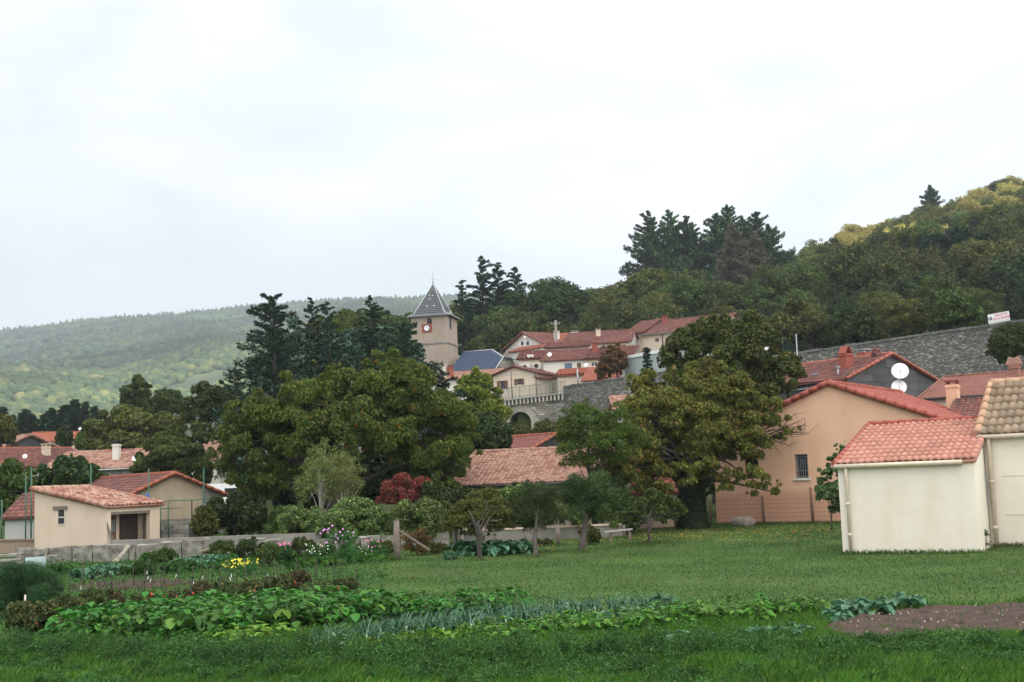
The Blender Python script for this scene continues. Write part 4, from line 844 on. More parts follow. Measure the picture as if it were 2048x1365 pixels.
# ------------------------------------------------------------------ vegetation
LEAFK = 2.2
def unit(n, rng):
    v = rng.normal(size=(n, 3)); return v / np.linalg.norm(v, axis=1)[:, None]
def leaf_quads(pos, nrm, size, aspect, rng, bend=0.0, droop=0.0):
    """rhombic leaves at pos, facing nrm; returns V, F"""
    n = len(pos); r = rng.normal(size=(n, 3)); r[:, 2] -= droop * 2.0
    a = np.cross(nrm, r); a /= np.linalg.norm(a, axis=1)[:, None] + 1e-9
    b = np.cross(a, nrm); b /= np.linalg.norm(b, axis=1)[:, None] + 1e-9   # b points along r projected
    s = (size * (0.6 + 0.8 * rng.rand(n)))[:, None] * 0.5
    v = np.empty((n, 4, 3)); v[:, 0] = pos - b * s; v[:, 1] = pos + a * s * aspect; v[:, 2] = pos + b * s; v[:, 3] = pos - a * s * aspect
    if bend: v[:, 1] += nrm * s * bend; v[:, 3] += nrm * s * bend
    return v.reshape(-1, 3), np.arange(4 * n).reshape(n, 4)
def clumps(blobs, k, rng, shell=(0.5, 0.98), rs=0.3):
    """sub clumps near the surface of each ellipsoid blob"""
    C, R = [], []
    tot = sum(b[3] * b[5] for b in blobs)
    for (cx, cy, cz, rx, ry, rz) in blobs:
        m = max(4, int(k * rx * rz / tot)); d = unit(m, rng); d[:, 2] = np.where(d[:, 2] < -0.8, -d[:, 2] * 0.5, d[:, 2])
        q = shell[0] + (shell[1] - shell[0]) * rng.rand(m) ** 0.6
        r_ = rs * min(rx, ry, rz) * (0.6 + 0.8 * rng.rand(m)); sp = rng.rand(m) < .22; q = np.where(sp, 1.0 + .22 * rng.rand(m), q); r_ = np.where(sp, r_ * .5, r_)
        C.append(np.array([cx, cy, cz]) + d * q[:, None] * np.array([rx, ry, rz])); R.append(r_)
    return np.vstack(C), np.concatenate(R)
def crown_geo(blobs, n, size, rng, k=60, aspect=0.6, droop=0.3, rs=0.3, flat=0.9, shell=(0.5, 0.98), bend=0.25):
    n = int(n * LEAFK); C, R = clumps(blobs, int(k * 1.35), rng, shell, rs * 1.12); w_ = R ** 2; idx = rng.choice(len(C), n, p=w_ / w_.sum())
    d = unit(n, rng); d[:, 2] = np.where(d[:, 2] < -0.6, -d[:, 2], d[:, 2])
    q = 0.4 + 0.75 * rng.rand(n) ** 0.7; pos = C[idx] + d * (R[idx] * q)[:, None] * np.array([1, 1, flat])
    nrm = d + rng.normal(size=(n, 3)) * 0.8; nrm[:, 2] += 0.15; nrm /= np.linalg.norm(nrm, axis=1)[:, None]
    return leaf_quads(pos, nrm, size, aspect, rng, bend, droop) + (C, R)
def limbs(mb, base, top, r0, C, nl, rng, r1=0.35, wob=0.08, fork=0.35):
    base = Vector(base); top = Vector(top); n = 5; L_ = (top - base).length
    pts = [base + (top - base) * (i / n) + Vector((rng.normal() * wob, rng.normal() * wob, 0)) * (L_ * 0.12 * (i > 0)) for i in range(n + 1)]
    mb.tube(pts, [r0 * (1.25 if i == 0 else 1 - (1 - r1) * i / n) for i in range(n + 1)], 9)
    if len(C):
        for i in rng.choice(len(C), min(nl, len(C)), replace=False):
            t = fork + (1 - fork) * rng.rand(); k = min(n - 1, int(t * n)); s = pts[k].lerp(pts[k + 1], t * n - k); e = Vector(C[i])
            m = s.lerp(e, .5) + Vector((0, 0, abs(rng.normal()) * .1 * (e - s).length)); rr = r0 * (1 - (1 - r1) * t) * .36
            mb.tube([s, m, e], [rr, rr * .6, rr * .18], 6, False)
def tree(name, label, base, blobs, mat, n, size, r0, seed, group=None, cat='tree', barkm=None, k=60, nl=14, top=None, parent_extra=None, trunk=True, **kw):
    """blobs in world space; base = foot of the trunk"""
    rng = np.random.RandomState(seed); base = Vector(base); e = empty(name, base, 0, label, cat, group)
    lb = [(b[0] - base.x, b[1] - base.y, b[2] - base.z, b[3], b[4], b[5]) for b in blobs]
    V, Fc, C, R = crown_geo(lb, n, size, rng, k=k, **kw); np_obj('crown', V, Fc, mat, e)
    if trunk:
        mb = MB(); bb = max(lb, key=lambda b: b[3] * b[5]); tp = top or (bb[0] * .9, bb[1], bb[2] + bb[5] * .2); limbs(mb, (0, 0, -.15), tp, r0, C, nl, rng); mb.build('trunk', barkm or bark, e)
    return e
def B(px, py, Y, rx, rz, dy=0.0, ry=None):       # an ellipsoid measured in photo pixels, placed Y metres off
    c = P(px, py, Y + dy); s = (Y + dy) / F; return (c.x, c.y, c.z, rx * s, (ry or rx * .85) * s, rz * s)
def foot(px, Y, py=None):
    z = 0.0
    x = xat(px, Y, 0)
    for _ in range(3): z = float(zt(x, Y)); x = xat(px, Y, z)
    return (x, Y, z)
def gfoot(px, py): g = G(px, py); return (g.x, g.y, 0.0)
# leaf colours
L_CHERRY = leafmat('cherry_leaf', [(0, (.030, .050, .010)), (.45, (.052, .076, .014)), (.8, (.090, .105, .022)), (.99, (.13, .12, .03)), (.993, (.26, .07, .03)), (1, (.28, .06, .03))], .3, .25, cl=.5)
L_AUTUMN = leafmat('autumn_cherry_leaf', [(0, (.058, .076, .018)), (.5, (.12, .14, .032)), (.85, (.19, .195, .048)), (.94, (.20, .15, .04)), (.985, (.25, .13, .04)), (1, (.26, .09, .035))], .3, .25, cl=.7)
L_CHEST = leafmat('chestnut_leaf', [(0, (.022, .034, .008)), (.6, (.045, .062, .014)), (.93, (.08, .085, .022)), (1, (.2, .10, .03))], .25, .25, cl=.6)
L_ACACIA = leafmat('acacia_leaf', [(0, (.030, .070, .012)), (.6, (.055, .105, .02)), (.93, (.10, .13, .025)), (1, (.30, .20, .03))], .35, .25, cl=.8)
L_YG = leafmat('yellow_green_leaf', [(0, (.075, .10, .010)), (.6, (.125, .155, .016)), (1, (.18, .19, .025))], .35, .2)
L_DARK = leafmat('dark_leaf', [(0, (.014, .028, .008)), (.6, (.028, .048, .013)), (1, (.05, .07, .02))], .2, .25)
L_MID = leafmat('mid_leaf', [(0, (.028, .046, .012)), (.6, (.05, .075, .018)), (1, (.085, .105, .03))], .3, .3)
L_OLIVE = leafmat('olive_leaf', [(0, (.036, .044, .012)), (.6, (.072, .078, .02)), (1, (.13, .12, .036))], .3, .25)
L_RUST = leafmat('rust_leaf', [(0, (.06, .04, .02)), (.6, (.115, .06, .028)), (1, (.18, .085, .04))], .3, .2)
L_SUNLIT = leafmat('sunlit_yellow_leaf', [(0, (.15, .14, .04)), (.6, (.31, .26, .09)), (1, (.45, .37, .19))], .35, .25)  # sunlight on the crest is put into this pale yellow leaf colour
L_BIRCH = leafmat('birch_leaf', [(0, (.09, .12, .045)), (.6, (.15, .18, .07)), (.95, (.21, .22, .09)), (1, (.28, .22, .1))], .4, .15)
L_SUMAC = leafmat('sumac_leaf', [(0, (.06, .055, .025)), (.3, (.12, .05, .035)), (.6, (.30, .05, .055)), (.85, (.40, .11, .10)), (1, (.10, .10, .03))], .3, .2, cl=1.5)
L_HEDGE = leafmat('ivy_leaf', [(0, (.04, .07, .02)), (.5, (.08, .115, .038)), (.9, (.14, .17, .07)), (1, (.22, .24, .11))], .25, .3, rough=.4, cl=1.2)
L_CEDAR = leafmat('cedar_needles', [(0, (.018, .038, .028)), (.6, (.036, .068, .052)), (1, (.065, .105, .085))], .1, .3)
L_PINE = leafmat('pine_needles', [(0, (.014, .034, .016)), (.6, (.028, .06, .028)), (1, (.055, .095, .045))], .1, .25)
L_BLUE = leafmat('blue_spruce_needles', [(0, (.045, .08, .075)), (.6, (.085, .13, .125)), (1, (.14, .2, .19))], .1, .25)
L_DEAD = leafmat('dead_twigs', [(0, (.07, .055, .05)), (.6, (.12, .10, .088)), (1, (.19, .16, .14))], .1, .2)
L_SPRUCE = leafmat('spruce_needles', [(0, (.012, .026, .007)), (.6, (.028, .046, .013)), (1, (.055, .08, .022))], .15, .25)

# ---- near trees
c = []
tree('cherry_tree', 'very large dark green cherry tree with scattered red leaves, left of the centre', foot(735, 52),
     [B(795, 805, 52, 88, 92), B(862, 885, 51.5, 82, 100), B(700, 815, 52.5, 70, 80), B(612, 850, 52, 82, 88), B(520, 890, 53, 82, 98), B(778, 735, 53, 42, 42), B(598, 788, 53, 44, 34), B(660, 745, 53.5, 34, 28), B(875, 935, 51, 60, 55), B(690, 870, 50, 110, 70, 0), B(560, 960, 52.5, 80, 45), B(470, 900, 54, 50, 70)],
     L_CHERRY, 88000, .145, .38, 11, k=400, nl=40, droop=.9, rs=.22, aspect=.45)
tree('old_cherry_tree', 'big old cherry tree with yellowing leaves and a massive ivy clad trunk', gfoot(1385, 1058),
     [B(1400, 840, 50, 70, 75), B(1310, 835, 49.5, 62, 52), B(1268, 900, 49, 62, 52), B(1222, 950, 48.5, 48, 46), B(1325, 958, 48.5, 62, 36), B(1400, 925, 49, 52, 42), B(1468, 880, 49.5, 62, 52), B(1530, 828, 50, 52, 34),
      B(1480, 962, 48.5, 54, 30), B(1538, 985, 48.5, 34, 20), B(1405, 762, 51, 55, 40), B(1300, 775, 50.5, 42, 34), B(1566, 868, 50, 36, 20), B(1470, 790, 50, 45, 36), B(1205, 880, 49, 36, 34)],
     L_AUTUMN, 56000, .14, .34, 12, k=430, nl=70, droop=.9, rs=.25, shell=(.35, 1.05), aspect=.45, top=(0.2, 0, 4.2))
e = bpy.data.objects['old_cherry_tree']
mb = MB(); mb.tube([(0, 0, -.1), (0, 0, .5), (.05, 0, 1.2), (.12, 0, 1.9)], [.62, .46, .42, .40], 14)
rg = np.random.RandomState(4)
c0 = P(1560, 870, 50) - e.location
for k in range(26):
    s = Vector((1.6, 0, 3.2)).lerp(c0, rg.rand()); d_ = Vector((rg.rand() * 1.3 + .3, rg.normal() * .4, rg.normal() * .55 + .25)); mb.tube([s, s + d_ * .5 + Vector((0, 0, .06)), s + d_], [.025, .014, .005], 5, False)
    for _ in range(3): p = s + d_ * rg.uniform(.3, 1); mb.tube([p, p + Vector((rg.rand() * .5, rg.normal() * .2, rg.normal() * .3))], [.009, .003], 4, False)
mb.tube([(.1, 0, 2.0), (1.6, 0, 3.2), tuple(c0)], [.22, .13, .03], 8, False)
mb.build('trunk_limbs', bark, e)
n = 5000; th = rg.rand(n) * 2 * PI; zz_ = rg.rand(n) * 2.1; rr = np.interp(zz_, [0, .5, 2.1], [.66, .5, .46]) + rg.rand(n) * .06
pos = np.stack([np.cos(th) * rr + .05 * zz_, np.sin(th) * rr, zz_], 1); nr = np.stack([np.cos(th), np.sin(th), th * 0 + .2], 1)
V, Fc = leaf_quads(pos, nr + rg.normal(size=(n, 3)) * .3, .11, .8, rg); np_obj('ivy', V, Fc, leafmat('trunk_ivy', [(0, (.006, .011, .004)), (1, (.016, .026, .008))], .1, .2), e)
tree('chestnut_tree', 'tall dark green chestnut tree standing behind the old yellowing cherry', foot(1440, 62),
     [B(1440, 720, 62, 115, 70), B(1395, 695, 63, 50, 50), B(1500, 680, 63, 60, 50), B(1530, 760, 62, 85, 60), B(1362, 775, 62, 50, 55), B(1440, 800, 61, 120, 70), B(1450, 660, 63, 50, 28), B(1475, 745, 61, 70, 48)],
     L_CHEST, 56000, .185, .35, 13, k=280, droop=.5, rs=.22, aspect=.5)
tree('acacia_tree', 'slender bright green acacia with several thin stems in front of the stone wall', foot(1190, 47),
     [B(1170, 845, 47, 52, 40), B(1235, 850, 47, 50, 38), B(1150, 905, 47, 45, 45), B(1215, 900, 46, 50, 40), B(1130, 850, 47, 22, 32), B(1265, 880, 46, 35, 40)],
     L_ACACIA, 9500, .09, .09, 14, k=110, nl=36, rs=.3, aspect=.45, droop=.6)
# small lawn trees
tree('fruit_tree', 'small olive green fruit tree with a forked trunk, leftmost of the four small lawn trees', gfoot(960, 1122),
     [B(958, 1025, 38, 62, 38), B(925, 1048, 38, 36, 30), B(1000, 1045, 38, 36, 30), B(960, 1062, 38, 55, 20)], L_OLIVE, 8500, .085, .08, 15, 'small trees on the lawn', nl=11, k=70, barkm=bark, top=(0, 0, 1.1), rs=.32, aspect=.35)
tree('spruce_tree', 'small round dark spruce with a bare lower trunk, second of the four small lawn trees', gfoot(1070, 1115),
     [B(1072, 1018, 38, 46, 40), B(1062, 992, 38, 28, 22), B(1082, 1045, 38, 48, 22), B(1060, 1048, 38, 30, 20)], L_SPRUCE, 14000, .075, .085, 16, 'small trees on the lawn', nl=14, k=90, rs=.35, aspect=.2, shell=(.1, .98))
tree('spruce_tree', 'wider olive dark spruce with a thick bare trunk, third of the four small lawn trees', gfoot(1160, 1106),
     [B(1180, 995, 38.5, 66, 40), B(1150, 985, 38.5, 36, 34), B(1200, 1022, 38, 48, 24), B(1160, 1032, 38, 40, 20)], L_SPRUCE, 16000, .08, .12, 17, 'small trees on the lawn', nl=14, k=90, rs=.35, aspect=.2, shell=(.1, .98))
tree('fruit_tree', 'thin young fruit tree with sparse leaves just left of the ivy clad trunk', gfoot(1299, 1090),
     [B(1300, 1018, 41, 46, 32), B(1335, 1018, 41, 32, 26), B(1268, 1035, 41, 26, 24)], L_MID, 5200, .085, .06, 18, 'small trees on the lawn', nl=22, k=60, top=(0, 0, .9), rs=.3)
# birches
for (px, w_, tp, sd, lb) in ((645, 62, 868, 19, 'left of the two pale young birches in front of the large cherry'), (686, 48, 880, 20, 'right of the two pale young birches, with a whiter stem')):
    Y = 46; f_ = foot(px, Y); e = tree('birch_tree', lb, f_, [B(px - 6, (tp + 40), Y, w_ * .38, 42), B(px - 2, (tp + 75), Y, w_ * .6, 42), B(px, 955, Y, w_ * .85, 38), B(px - 8, 985, Y, w_ * .7, 28)], L_BIRCH, 2600, .065, .07, sd, 'young birches', barkm=barkl, nl=26, k=80, rs=.34,
         top=tuple(P(px - 6, tp + 70, Y) - Vector(f_)), droop=.5)
# sumac
tree('sumac_bush', 'round crimson sumac bush in front of the dark cherry shade', foot(815, 46.5), [B(815, 985, 46.5, 55, 30), B(790, 995, 46.5, 32, 20), B(845, 992, 46.5, 30, 18)], L_SUMAC, 5200, .13, .06, 21, cat='bush', nl=16, k=50, aspect=.28, droop=.8)
# ivy hedges on the garden wall
for i, (a, lb) in enumerate((((610, 1052, 45, 50, 34), 'low square clump of climbing ivy at the left end of the ivy hedge'), ((712, 1045, 44, 64, 42), 'largest domed ivy clump on the garden wall, behind the pink cosmos'), ((765, 1062, 44, 60, 28), 'middle lower ivy clump between the two domed ivy clumps'), ((840, 1045, 43.5, 55, 40), 'right domed ivy clump below the crimson sumac'), ((575, 1055, 46, 40, 38), 'dark shrub with light flecks beside the green fence'))):
    px, py, Y, rx, rz = a; f_ = foot(px, Y); tree('ivy_hedge', lb, f_, [B(px, py, Y, rx, rz), B(px - rx * .4, py + 12, Y, rx * .7, rz * .8), B(px + rx * .4, py + 12, Y, rx * .7, rz * .8)], L_HEDGE if i < 4 else L_MID, 9000, .085, .05, 30 + i, 'ivy clumps on the garden wall', cat='hedge', nl=10, k=110, rs=.26, shell=(.75, 1.0), aspect=.7)
# bushes / trees table: name, label, px, Y, blobs, mat, n, size, r0
TT = [
 ('poplar_tree', 'bright yellow green tree in front of the church nave and beside the arch', 958, 104, [B(958, 790, 104, 42, 46), B(968, 840, 104, 46, 45), B(945, 770, 104, 24, 24)], L_YG, 9000, .28, .2),
 ('shrub', 'dark green bushy tree left of the red roof with slate gable', 968, 70, [B(968, 872, 70, 52, 38), B(950, 905, 70, 42, 30)], L_DARK, 9000, .2, .15),
 ('shrub', 'autumn tinted shrub growing inside the stone arch', 1045, 106, [B(1042, 876, 106, 20, 28), B(1062, 884, 106, 22, 20)], L_OLIVE, 3500, .22, .1),
 ('shrub', 'small olive shrub right of the stone arch', 1100, 100, [B(1095, 868, 100, 30, 22)], L_OLIVE, 2500, .22, .1),
 ('creeper_shrub', 'reddish brown creeper beside the pale metal hall', 1240, 112, [B(1226, 722, 112, 24, 32), B(1208, 742, 112, 18, 18)], L_RUST, 5000, .24, .12),
 ('hazel_tree', 'broad olive green tree on the left behind the grey stone house', 262, 95, [B(262, 865, 95, 80, 45), B(205, 870, 95, 40, 38), B(320, 880, 95, 55, 40), B(265, 905, 94, 80, 35)], L_OLIVE, 15000, .26, .25),
 ('walnut_tree', 'tall loose grey green tree rising left of the grey pole', 272, 120, [B(270, 790, 120, 28, 32), B(285, 810, 120, 20, 22), B(262, 825, 120, 26, 20)], L_MID, 6000, .26, .2),
 ('walnut_tree', 'round green tree right behind the grey pole', 335, 125, [B(335, 808, 125, 32, 24), B(318, 822, 125, 25, 18)], L_MID, 5000, .28, .2),
 ('walnut_tree', 'dark green bush shaped tree between the white chimney and the cedar', 425, 100, [B(425, 800, 100, 48, 30), B(400, 825, 100, 50, 30), B(460, 810, 100, 40, 30)], L_MID, 9000, .26, .2),
 ('walnut_tree', 'dark tree right of the grey stone house and its satellite dish', 335, 78, [B(335, 925, 78, 50, 42), B(385, 935, 78, 40, 45), B(300, 940, 78, 35, 35), B(350, 885, 80, 45, 25), B(400, 880, 80, 40, 30)], L_MID, 15000, .22, .2),
 ('apple_tree', 'dark green rounded tree behind the beige outbuilding on the left', 140, 68, [B(140, 945, 68, 48, 28), B(110, 960, 68, 38, 28), B(170, 960, 68, 36, 28)], L_DARK, 8000, .19, .2),
 ('willow_tree', 'dark green willow filling the left edge beside the outbuilding', 20, 60, [B(15, 990, 60, 45, 60), B(40, 960, 60, 28, 38), B(10, 1030, 60, 35, 30)], L_MID, 8000, .18, .2),
 ('hazel_tree', 'yellowish tree at the left frame edge above the worn orange roof', 2, 100, [B(0, 865, 100, 30, 32)], L_OLIVE, 3500, .26, .2),
 ('small_conifer', 'small pointed dark shrub in front of the farthest orange roof', 128, 118, [B(128, 878, 118, 14, 22)], L_DARK, 1800, .25, .1),
 ('small_conifer', 'small grey green bush at the right end of the farthest orange roof', 170, 115, [B(168, 885, 115, 16, 18)], L_MID, 1800, .25, .1),
 ('oleander_bush', 'grey green oleander bush at the left corner of the white shed', 1662, 44, [B(1664, 985, 44, 28, 22), B(1668, 935, 44, 14, 30), B(1648, 952, 44, 14, 18), B(1680, 898, 44, 12, 18), B(1680, 1010, 44, 20, 24)], leafmat('oleander_leaf', [(0, (.05, .075, .03)), (1, (.13, .17, .09))], .3, .2), 3200, .12, .04),
 ('shrub', 'large round olive shrub on the rampart at the right edge', 2030, 86, [B(2030, 690, 86, 46, 36), B(2010, 705, 86, 30, 25)], L_MID, 9000, .2, .2),
 ('hazel_tree', 'small yellow tinged tree behind the rampart, left of the blue spruce mast', 1560, 112, [B(1560, 665, 112, 40, 30)], L_OLIVE, 4500, .28, .2),
 ('hazel_tree', 'orange tinged tree behind the rampart above the slate gable house', 1625, 112, [B(1622, 655, 112, 42, 34), B(1600, 625, 113, 30, 25)], L_OLIVE, 6000, .28, .2),
 ('holly_tree', 'rounded dark green tree behind the rampart, centre right', 1702, 108, [B(1702, 655, 108, 42, 36)], L_DARK, 6500, .26, .2),
 ('hazel_tree', 'brownish olive rounded tree behind the rampart, right of the dark round tree', 1808, 108, [B(1808, 640, 108, 42, 36)], L_OLIVE, 6500, .26, .2),
 ('hazel_tree', 'dark olive tree behind the rampart, left of the banner', 1908, 104, [B(1905, 628, 104, 40, 38), B(1940, 640, 104, 30, 24)], L_MID, 6500, .26, .2),
 ('rose_shrub', 'bushy shrub with dark leaves behind the fence left of the ivy trunk', 1265, 48, [B(1262, 1020, 48, 34, 26), B(1252, 1045, 48, 26, 20)], L_ACACIA, 3600, .11, .05),
 ('rose_shrub', 'grey blue shrub just left of the ivy clad trunk', 1350, 50, [B(1352, 1018, 50, 26, 16), B(1330, 1030, 50, 22, 18)], L_BLUE, 2600, .11, .05),
 ('creeper_shrub', 'dark tangled creeper on the wire fence right of the outbuilding', 470, 50, [B(470, 1035, 50, 62, 38), B(520, 1045, 50, 40, 32), B(430, 1050, 50, 30, 28)], L_DARK, 11000, .11, .08),
 ('creeper_shrub', 'low yellow green shrub by the green post near the outbuilding', 412, 48.5, [B(410, 1048, 48.5, 24, 32)], L_OLIVE, 2500, .1, .05),
 ('dark_tree', 'dark tree in the shade under the large cherry, centre', 800, 56, [B(790, 960, 57, 90, 60), B(880, 980, 58, 70, 40), B(660, 970, 58, 100, 60), B(535, 985, 60, 60, 50)], L_DARK, 15000, .24, .3),
 ('dark_tree', 'dark tree between the ivy trunk and the acacia, behind the fence', 1280, 56, [B(1290, 970, 57, 80, 45), B(1190, 985, 57, 60, 30), B(1400, 960, 58, 60, 40)], L_DARK, 11000, .22, .2),
 ('dark_tree', 'dark broad tree behind the slate spire on the left', 800, 172, [B(795, 660, 172, 45, 30), B(740, 660, 172, 60, 35)], L_MID, 9000, .42, .3),
 ('dark_tree', 'yellow green tree between the cedar tips', 695, 135, [B(695, 660, 135, 45, 32), B(650, 665, 135, 36, 26)], L_CHERRY, 8000, .34, .3),
 ('dark_tree', 'dense dark cedar mass joining the great cedar and the crooked topped one', 640, 96, [B(600, 720, 96, 70, 62), B(700, 725, 96, 80, 66), B(785, 725, 96, 62, 66), B(540, 740, 96, 45, 40)], L_CEDAR, 14000, .3, .3),
 ('shrub', 'dark shrub under the eave of the long pink roof, behind the olive fruit tree', 915, 45, [B(905, 1010, 45, 55, 30), B(870, 985, 45, 30, 24)], L_DARK, 4500, .1, .05),
 ('shrub', 'ivy green shrub on the low wall between the two dark spruces', 1120, 46, [B(1110, 1035, 46, 70, 24), B(1215, 1040, 46, 60, 20)], L_HEDGE, 5000, .09, .05),
 ('shrub', 'dark shrub behind the wide dark spruce', 1190, 47, [B(1195, 1000, 47, 60, 40), B(1060, 1000, 47, 45, 34)], L_DARK, 6000, .11, .05),
 ('climbing_plant', 'light green climbing plant at the left end of the long pink roof', 1020, 47, [B(1025, 990, 47, 28, 18), B(1045, 1000, 47, 18, 16)], L_HEDGE, 2600, .1, .05),
]
for i, (nm, lb, px, Y, bl, m, n, s, r0) in enumerate(TT):
    cat_ = 'bush' if 'shrub' in nm or 'bush' in nm or 'plant' in nm else 'tree'
    tree(nm, lb, foot(px, Y), bl, m, n, s, r0, 100 + i, cat=cat_, k=90, nl=10, rs=.3)

# ---- conifers
def conifer(name, label, base, H_, R_, mat, style, seed, group=None, scale_n=1.0, bare=0.1, parent=None, size=None):
    rng = np.random.RandomState(seed); e = empty(name, base, 0, label, 'conifer' if cat_of(name) is None else cat_of(name), group)
    geo, mb = conifer_geo(H_, R_, style, rng, scale_n, bare, size); V, Fc = geo
    np_obj('crown', V, Fc, mat, e); mb.build('trunk', bark, e); return e
def cat_of(n): return {'cedar_tree': 'cedar', 'pine_tree': 'pine', 'spruce': 'spruce', 'dead_conifer': 'dead tree'}.get(n)
def conifer_geo(H_, R_, style, rng, scale_n=1.0, bare=0.1, size=None):
    mb = MB(); lean = rng.normal() * .02 * H_; tp = Vector((lean, 0, H_)); mb.tube([(0, 0, -.5), (lean * .3, 0, H_ * .4), tp], [H_ * .018 + .05, H_ * .012 + .03, .02], 8)
    P_, N_ = [], []; nb = int({'cedar': 62, 'pine': 100, 'spruce': 110, 'dead': 120}[style] * scale_n); tubes = 0
    for i in range(nb):
        t = bare + (1 - bare) * ((i + rng.rand()) / nb); az = i * 2.4 + rng.normal() * .4; c = Vector((lean * t, 0, H_ * t))
        if style == 'cedar': ln = R_ * 1.1 * ((1 - t) ** .42) * rng.uniform(.4, 1.3) * (1 if t > .25 else .8); rise = .85 - .5 * (1 - t); droop = .4
        elif style == 'pine': ln = R_ * 1.8 * (1 - t) ** .75 * rng.uniform(.35, 1.25) * min(1, .5 + t); rise = .2 + .4 * t; droop = .05
        elif style == 'spruce': ln = R_ * (1 - t) ** .85 * rng.uniform(.8, 1.08); rise = -.05 + .2 * t; droop = .15
        else: ln = R_ * (1 - t) ** .6 * rng.uniform(.7, 1.1); rise = .1; droop = .12
        ln = max(ln, .25); d = Vector((math.cos(az), math.sin(az), 0)); m = max(5, int(ln * (9 if style != 'dead' else 7) * scale_n))
        def pt(s): return c + d * (ln * s) + Vector((0, 0, ln * (rise * s - droop * s * s)))
        mb.tube([pt(0), pt(.5), pt(.95)], [.012 * ln + .012, .007 * ln + .008, .004], 4, False)
        side = Vector((-d.y, d.x, 0))
        for j in range(m):
            s = (j + rng.rand()) / m; s = .12 + .9 * s; wd = ln * (.17 if style == 'cedar' else .30) * (1.05 - s) ** .6 * (1 if style != 'pine' else .8)
            for _ in range({'cedar': 6, 'pine': 7, 'spruce': 6, 'dead': 3}[style]):
                o = rng.uniform(-1, 1) * wd; p = pt(min(1.02, s)) + side * o + Vector((0, 0, rng.normal() * .05 * ln - abs(o) * .18 * (style != 'pine')))
                P_.append(p); N_.append((rng.normal() * .5 , rng.normal() * .5, 1.0 if style != 'pine' else rng.normal()))
    P_ = np.array([tuple(p) for p in P_]); N_ = np.array(N_); N_ /= np.linalg.norm(N_, axis=1)[:, None]
    s = size or {'cedar': .3, 'pine': .5, 'spruce': .3, 'dead': .45}[style]
    return leaf_quads(P_, N_, s, {'cedar': .32, 'pine': .4, 'spruce': .35, 'dead': .1}[style], rng, .3, .25), mb
def top_conifer(name, label, px, ptop, Y, rpx, mat, style, seed, group=None, **k):
    f_ = foot(px, Y); t = P(px, ptop, Y); return conifer(name, label, f_, t.z - f_[2], rpx / F * Y, mat, style, seed, group, **k)
GC = 'cedars before the church'
top_conifer('cedar_tree', 'great blue green cedar with long drooping limbs, leftmost before the church', 555, 594, 84, 108, L_CEDAR, 'cedar', 41, GC, scale_n=1.5, bare=.25)
top_conifer('cedar_tree', 'thin cedar tip rising right of the great cedar', 628, 600, 90, 70, L_CEDAR, 'cedar', 42, GC, scale_n=1.1, bare=.25)
top_conifer('cedar_tree', 'narrow cedar tip in the middle of the cedar group', 662, 606, 92, 60, L_CEDAR, 'cedar', 43, GC, bare=.25)
top_conifer('cedar_tree', 'cedar with a crooked pointed top left of the clock face', 757, 598, 88, 88, L_CEDAR, 'cedar', 44, GC, scale_n=1.3, bare=.25)
top_conifer('cedar_tree', 'lower spreading cedar whose limbs reach across the tower wall', 815, 650, 82, 92, L_CEDAR, 'cedar', 45, GC, scale_n=1.3, bare=.25)
top_conifer('cedar_tree', 'low bluish cedar below the small white house', 888, 742, 78, 66, L_CEDAR, 'cedar', 46, GC, scale_n=1.1, bare=.2)
top_conifer('cedar_tree', 'low cedar below the great cedar at the left, over the cherry crown', 480, 740, 74, 60, L_CEDAR, 'cedar', 47, GC, bare=.2)
GH = 'cedars on the hill behind the church'
for i, (px, pt_, r, lb) in enumerate(((937, 562, 34, 'short leftmost cedar on the hill behind the church'), (972, 516, 46, 'tallest cedar on the hill behind the church'), (1001, 526, 40, 'cedar close to the right of the tallest hill cedar'), (1036, 536, 34, 'rightmost cedar on the hill behind the church'))):
    top_conifer('cedar_tree', lb, px, pt_, 182 + i * 4, r, L_CEDAR, 'cedar', 50 + i, GH, bare=.1, size=.6)
GP = 'pines on the wooded ridge'
for i, (px, pt_, r, lb) in enumerate(((1312, 422, 44, 'leftmost ridge pine with a long low limb'), (1350, 420, 44, 'dense ridge pine, second from the left'), (1383, 432, 38, 'slim ridge pine, third from the left'), (1403, 446, 34, 'short ridge pine left of the gap'),
        (1440, 428, 42, 'ridge pine just right of the gap'), (1469, 412, 46, 'tallest ridge pine, above the bare dead conifer'), (1517, 424, 40, 'pointed ridge pine right of the tallest'), (1542, 450, 36, 'rightmost thin ridge pine'), (1498, 432, 30, 'small ridge pine between the two pointed ones'))):
    f_ = foot(px, 244 + (i * 7) % 11); top_conifer('pine_tree', lb, px, pt_, f_[1], r * 1.4, L_PINE, 'pine', 60 + i, GP, bare=.12, size=.55)
top_conifer('dead_conifer', 'bare grey dead conifer, left of two below the tallest pine', 1478, 446, 212, 74, L_DEAD, 'dead', 71, 'dead conifers', scale_n=1.5, bare=.1, size=.9)
top_conifer('dead_conifer', 'bare grey dead conifer, right of two below the pointed pine', 1518, 462, 214, 64, L_DEAD, 'dead', 72, 'dead conifers', scale_n=1.4, bare=.1, size=.9)
top_conifer('spruce', 'pale blue spruce beside the rampart, left of the slate gable house', 1585, 676, 84, 50, L_BLUE, 'spruce', 73, bare=.15, size=.25)
top_conifer('spruce', 'dark spruce in front of the pale metal hall', 1302, 696, 92, 55, L_CEDAR, 'spruce', 74, bare=.15, size=.3)
top_conifer('pine_tree', 'dark conifer standing out on the sunlit crest', 1870, 372, 330, 26, L_PINE, 'pine', 75, size=.8)
top_conifer('cedar_tree', 'broad dark blue cedar in the wood left of the banner', 1920, 470, 190, 105, L_CEDAR, 'cedar', 76, bare=.1, size=.6, scale_n=1.4)
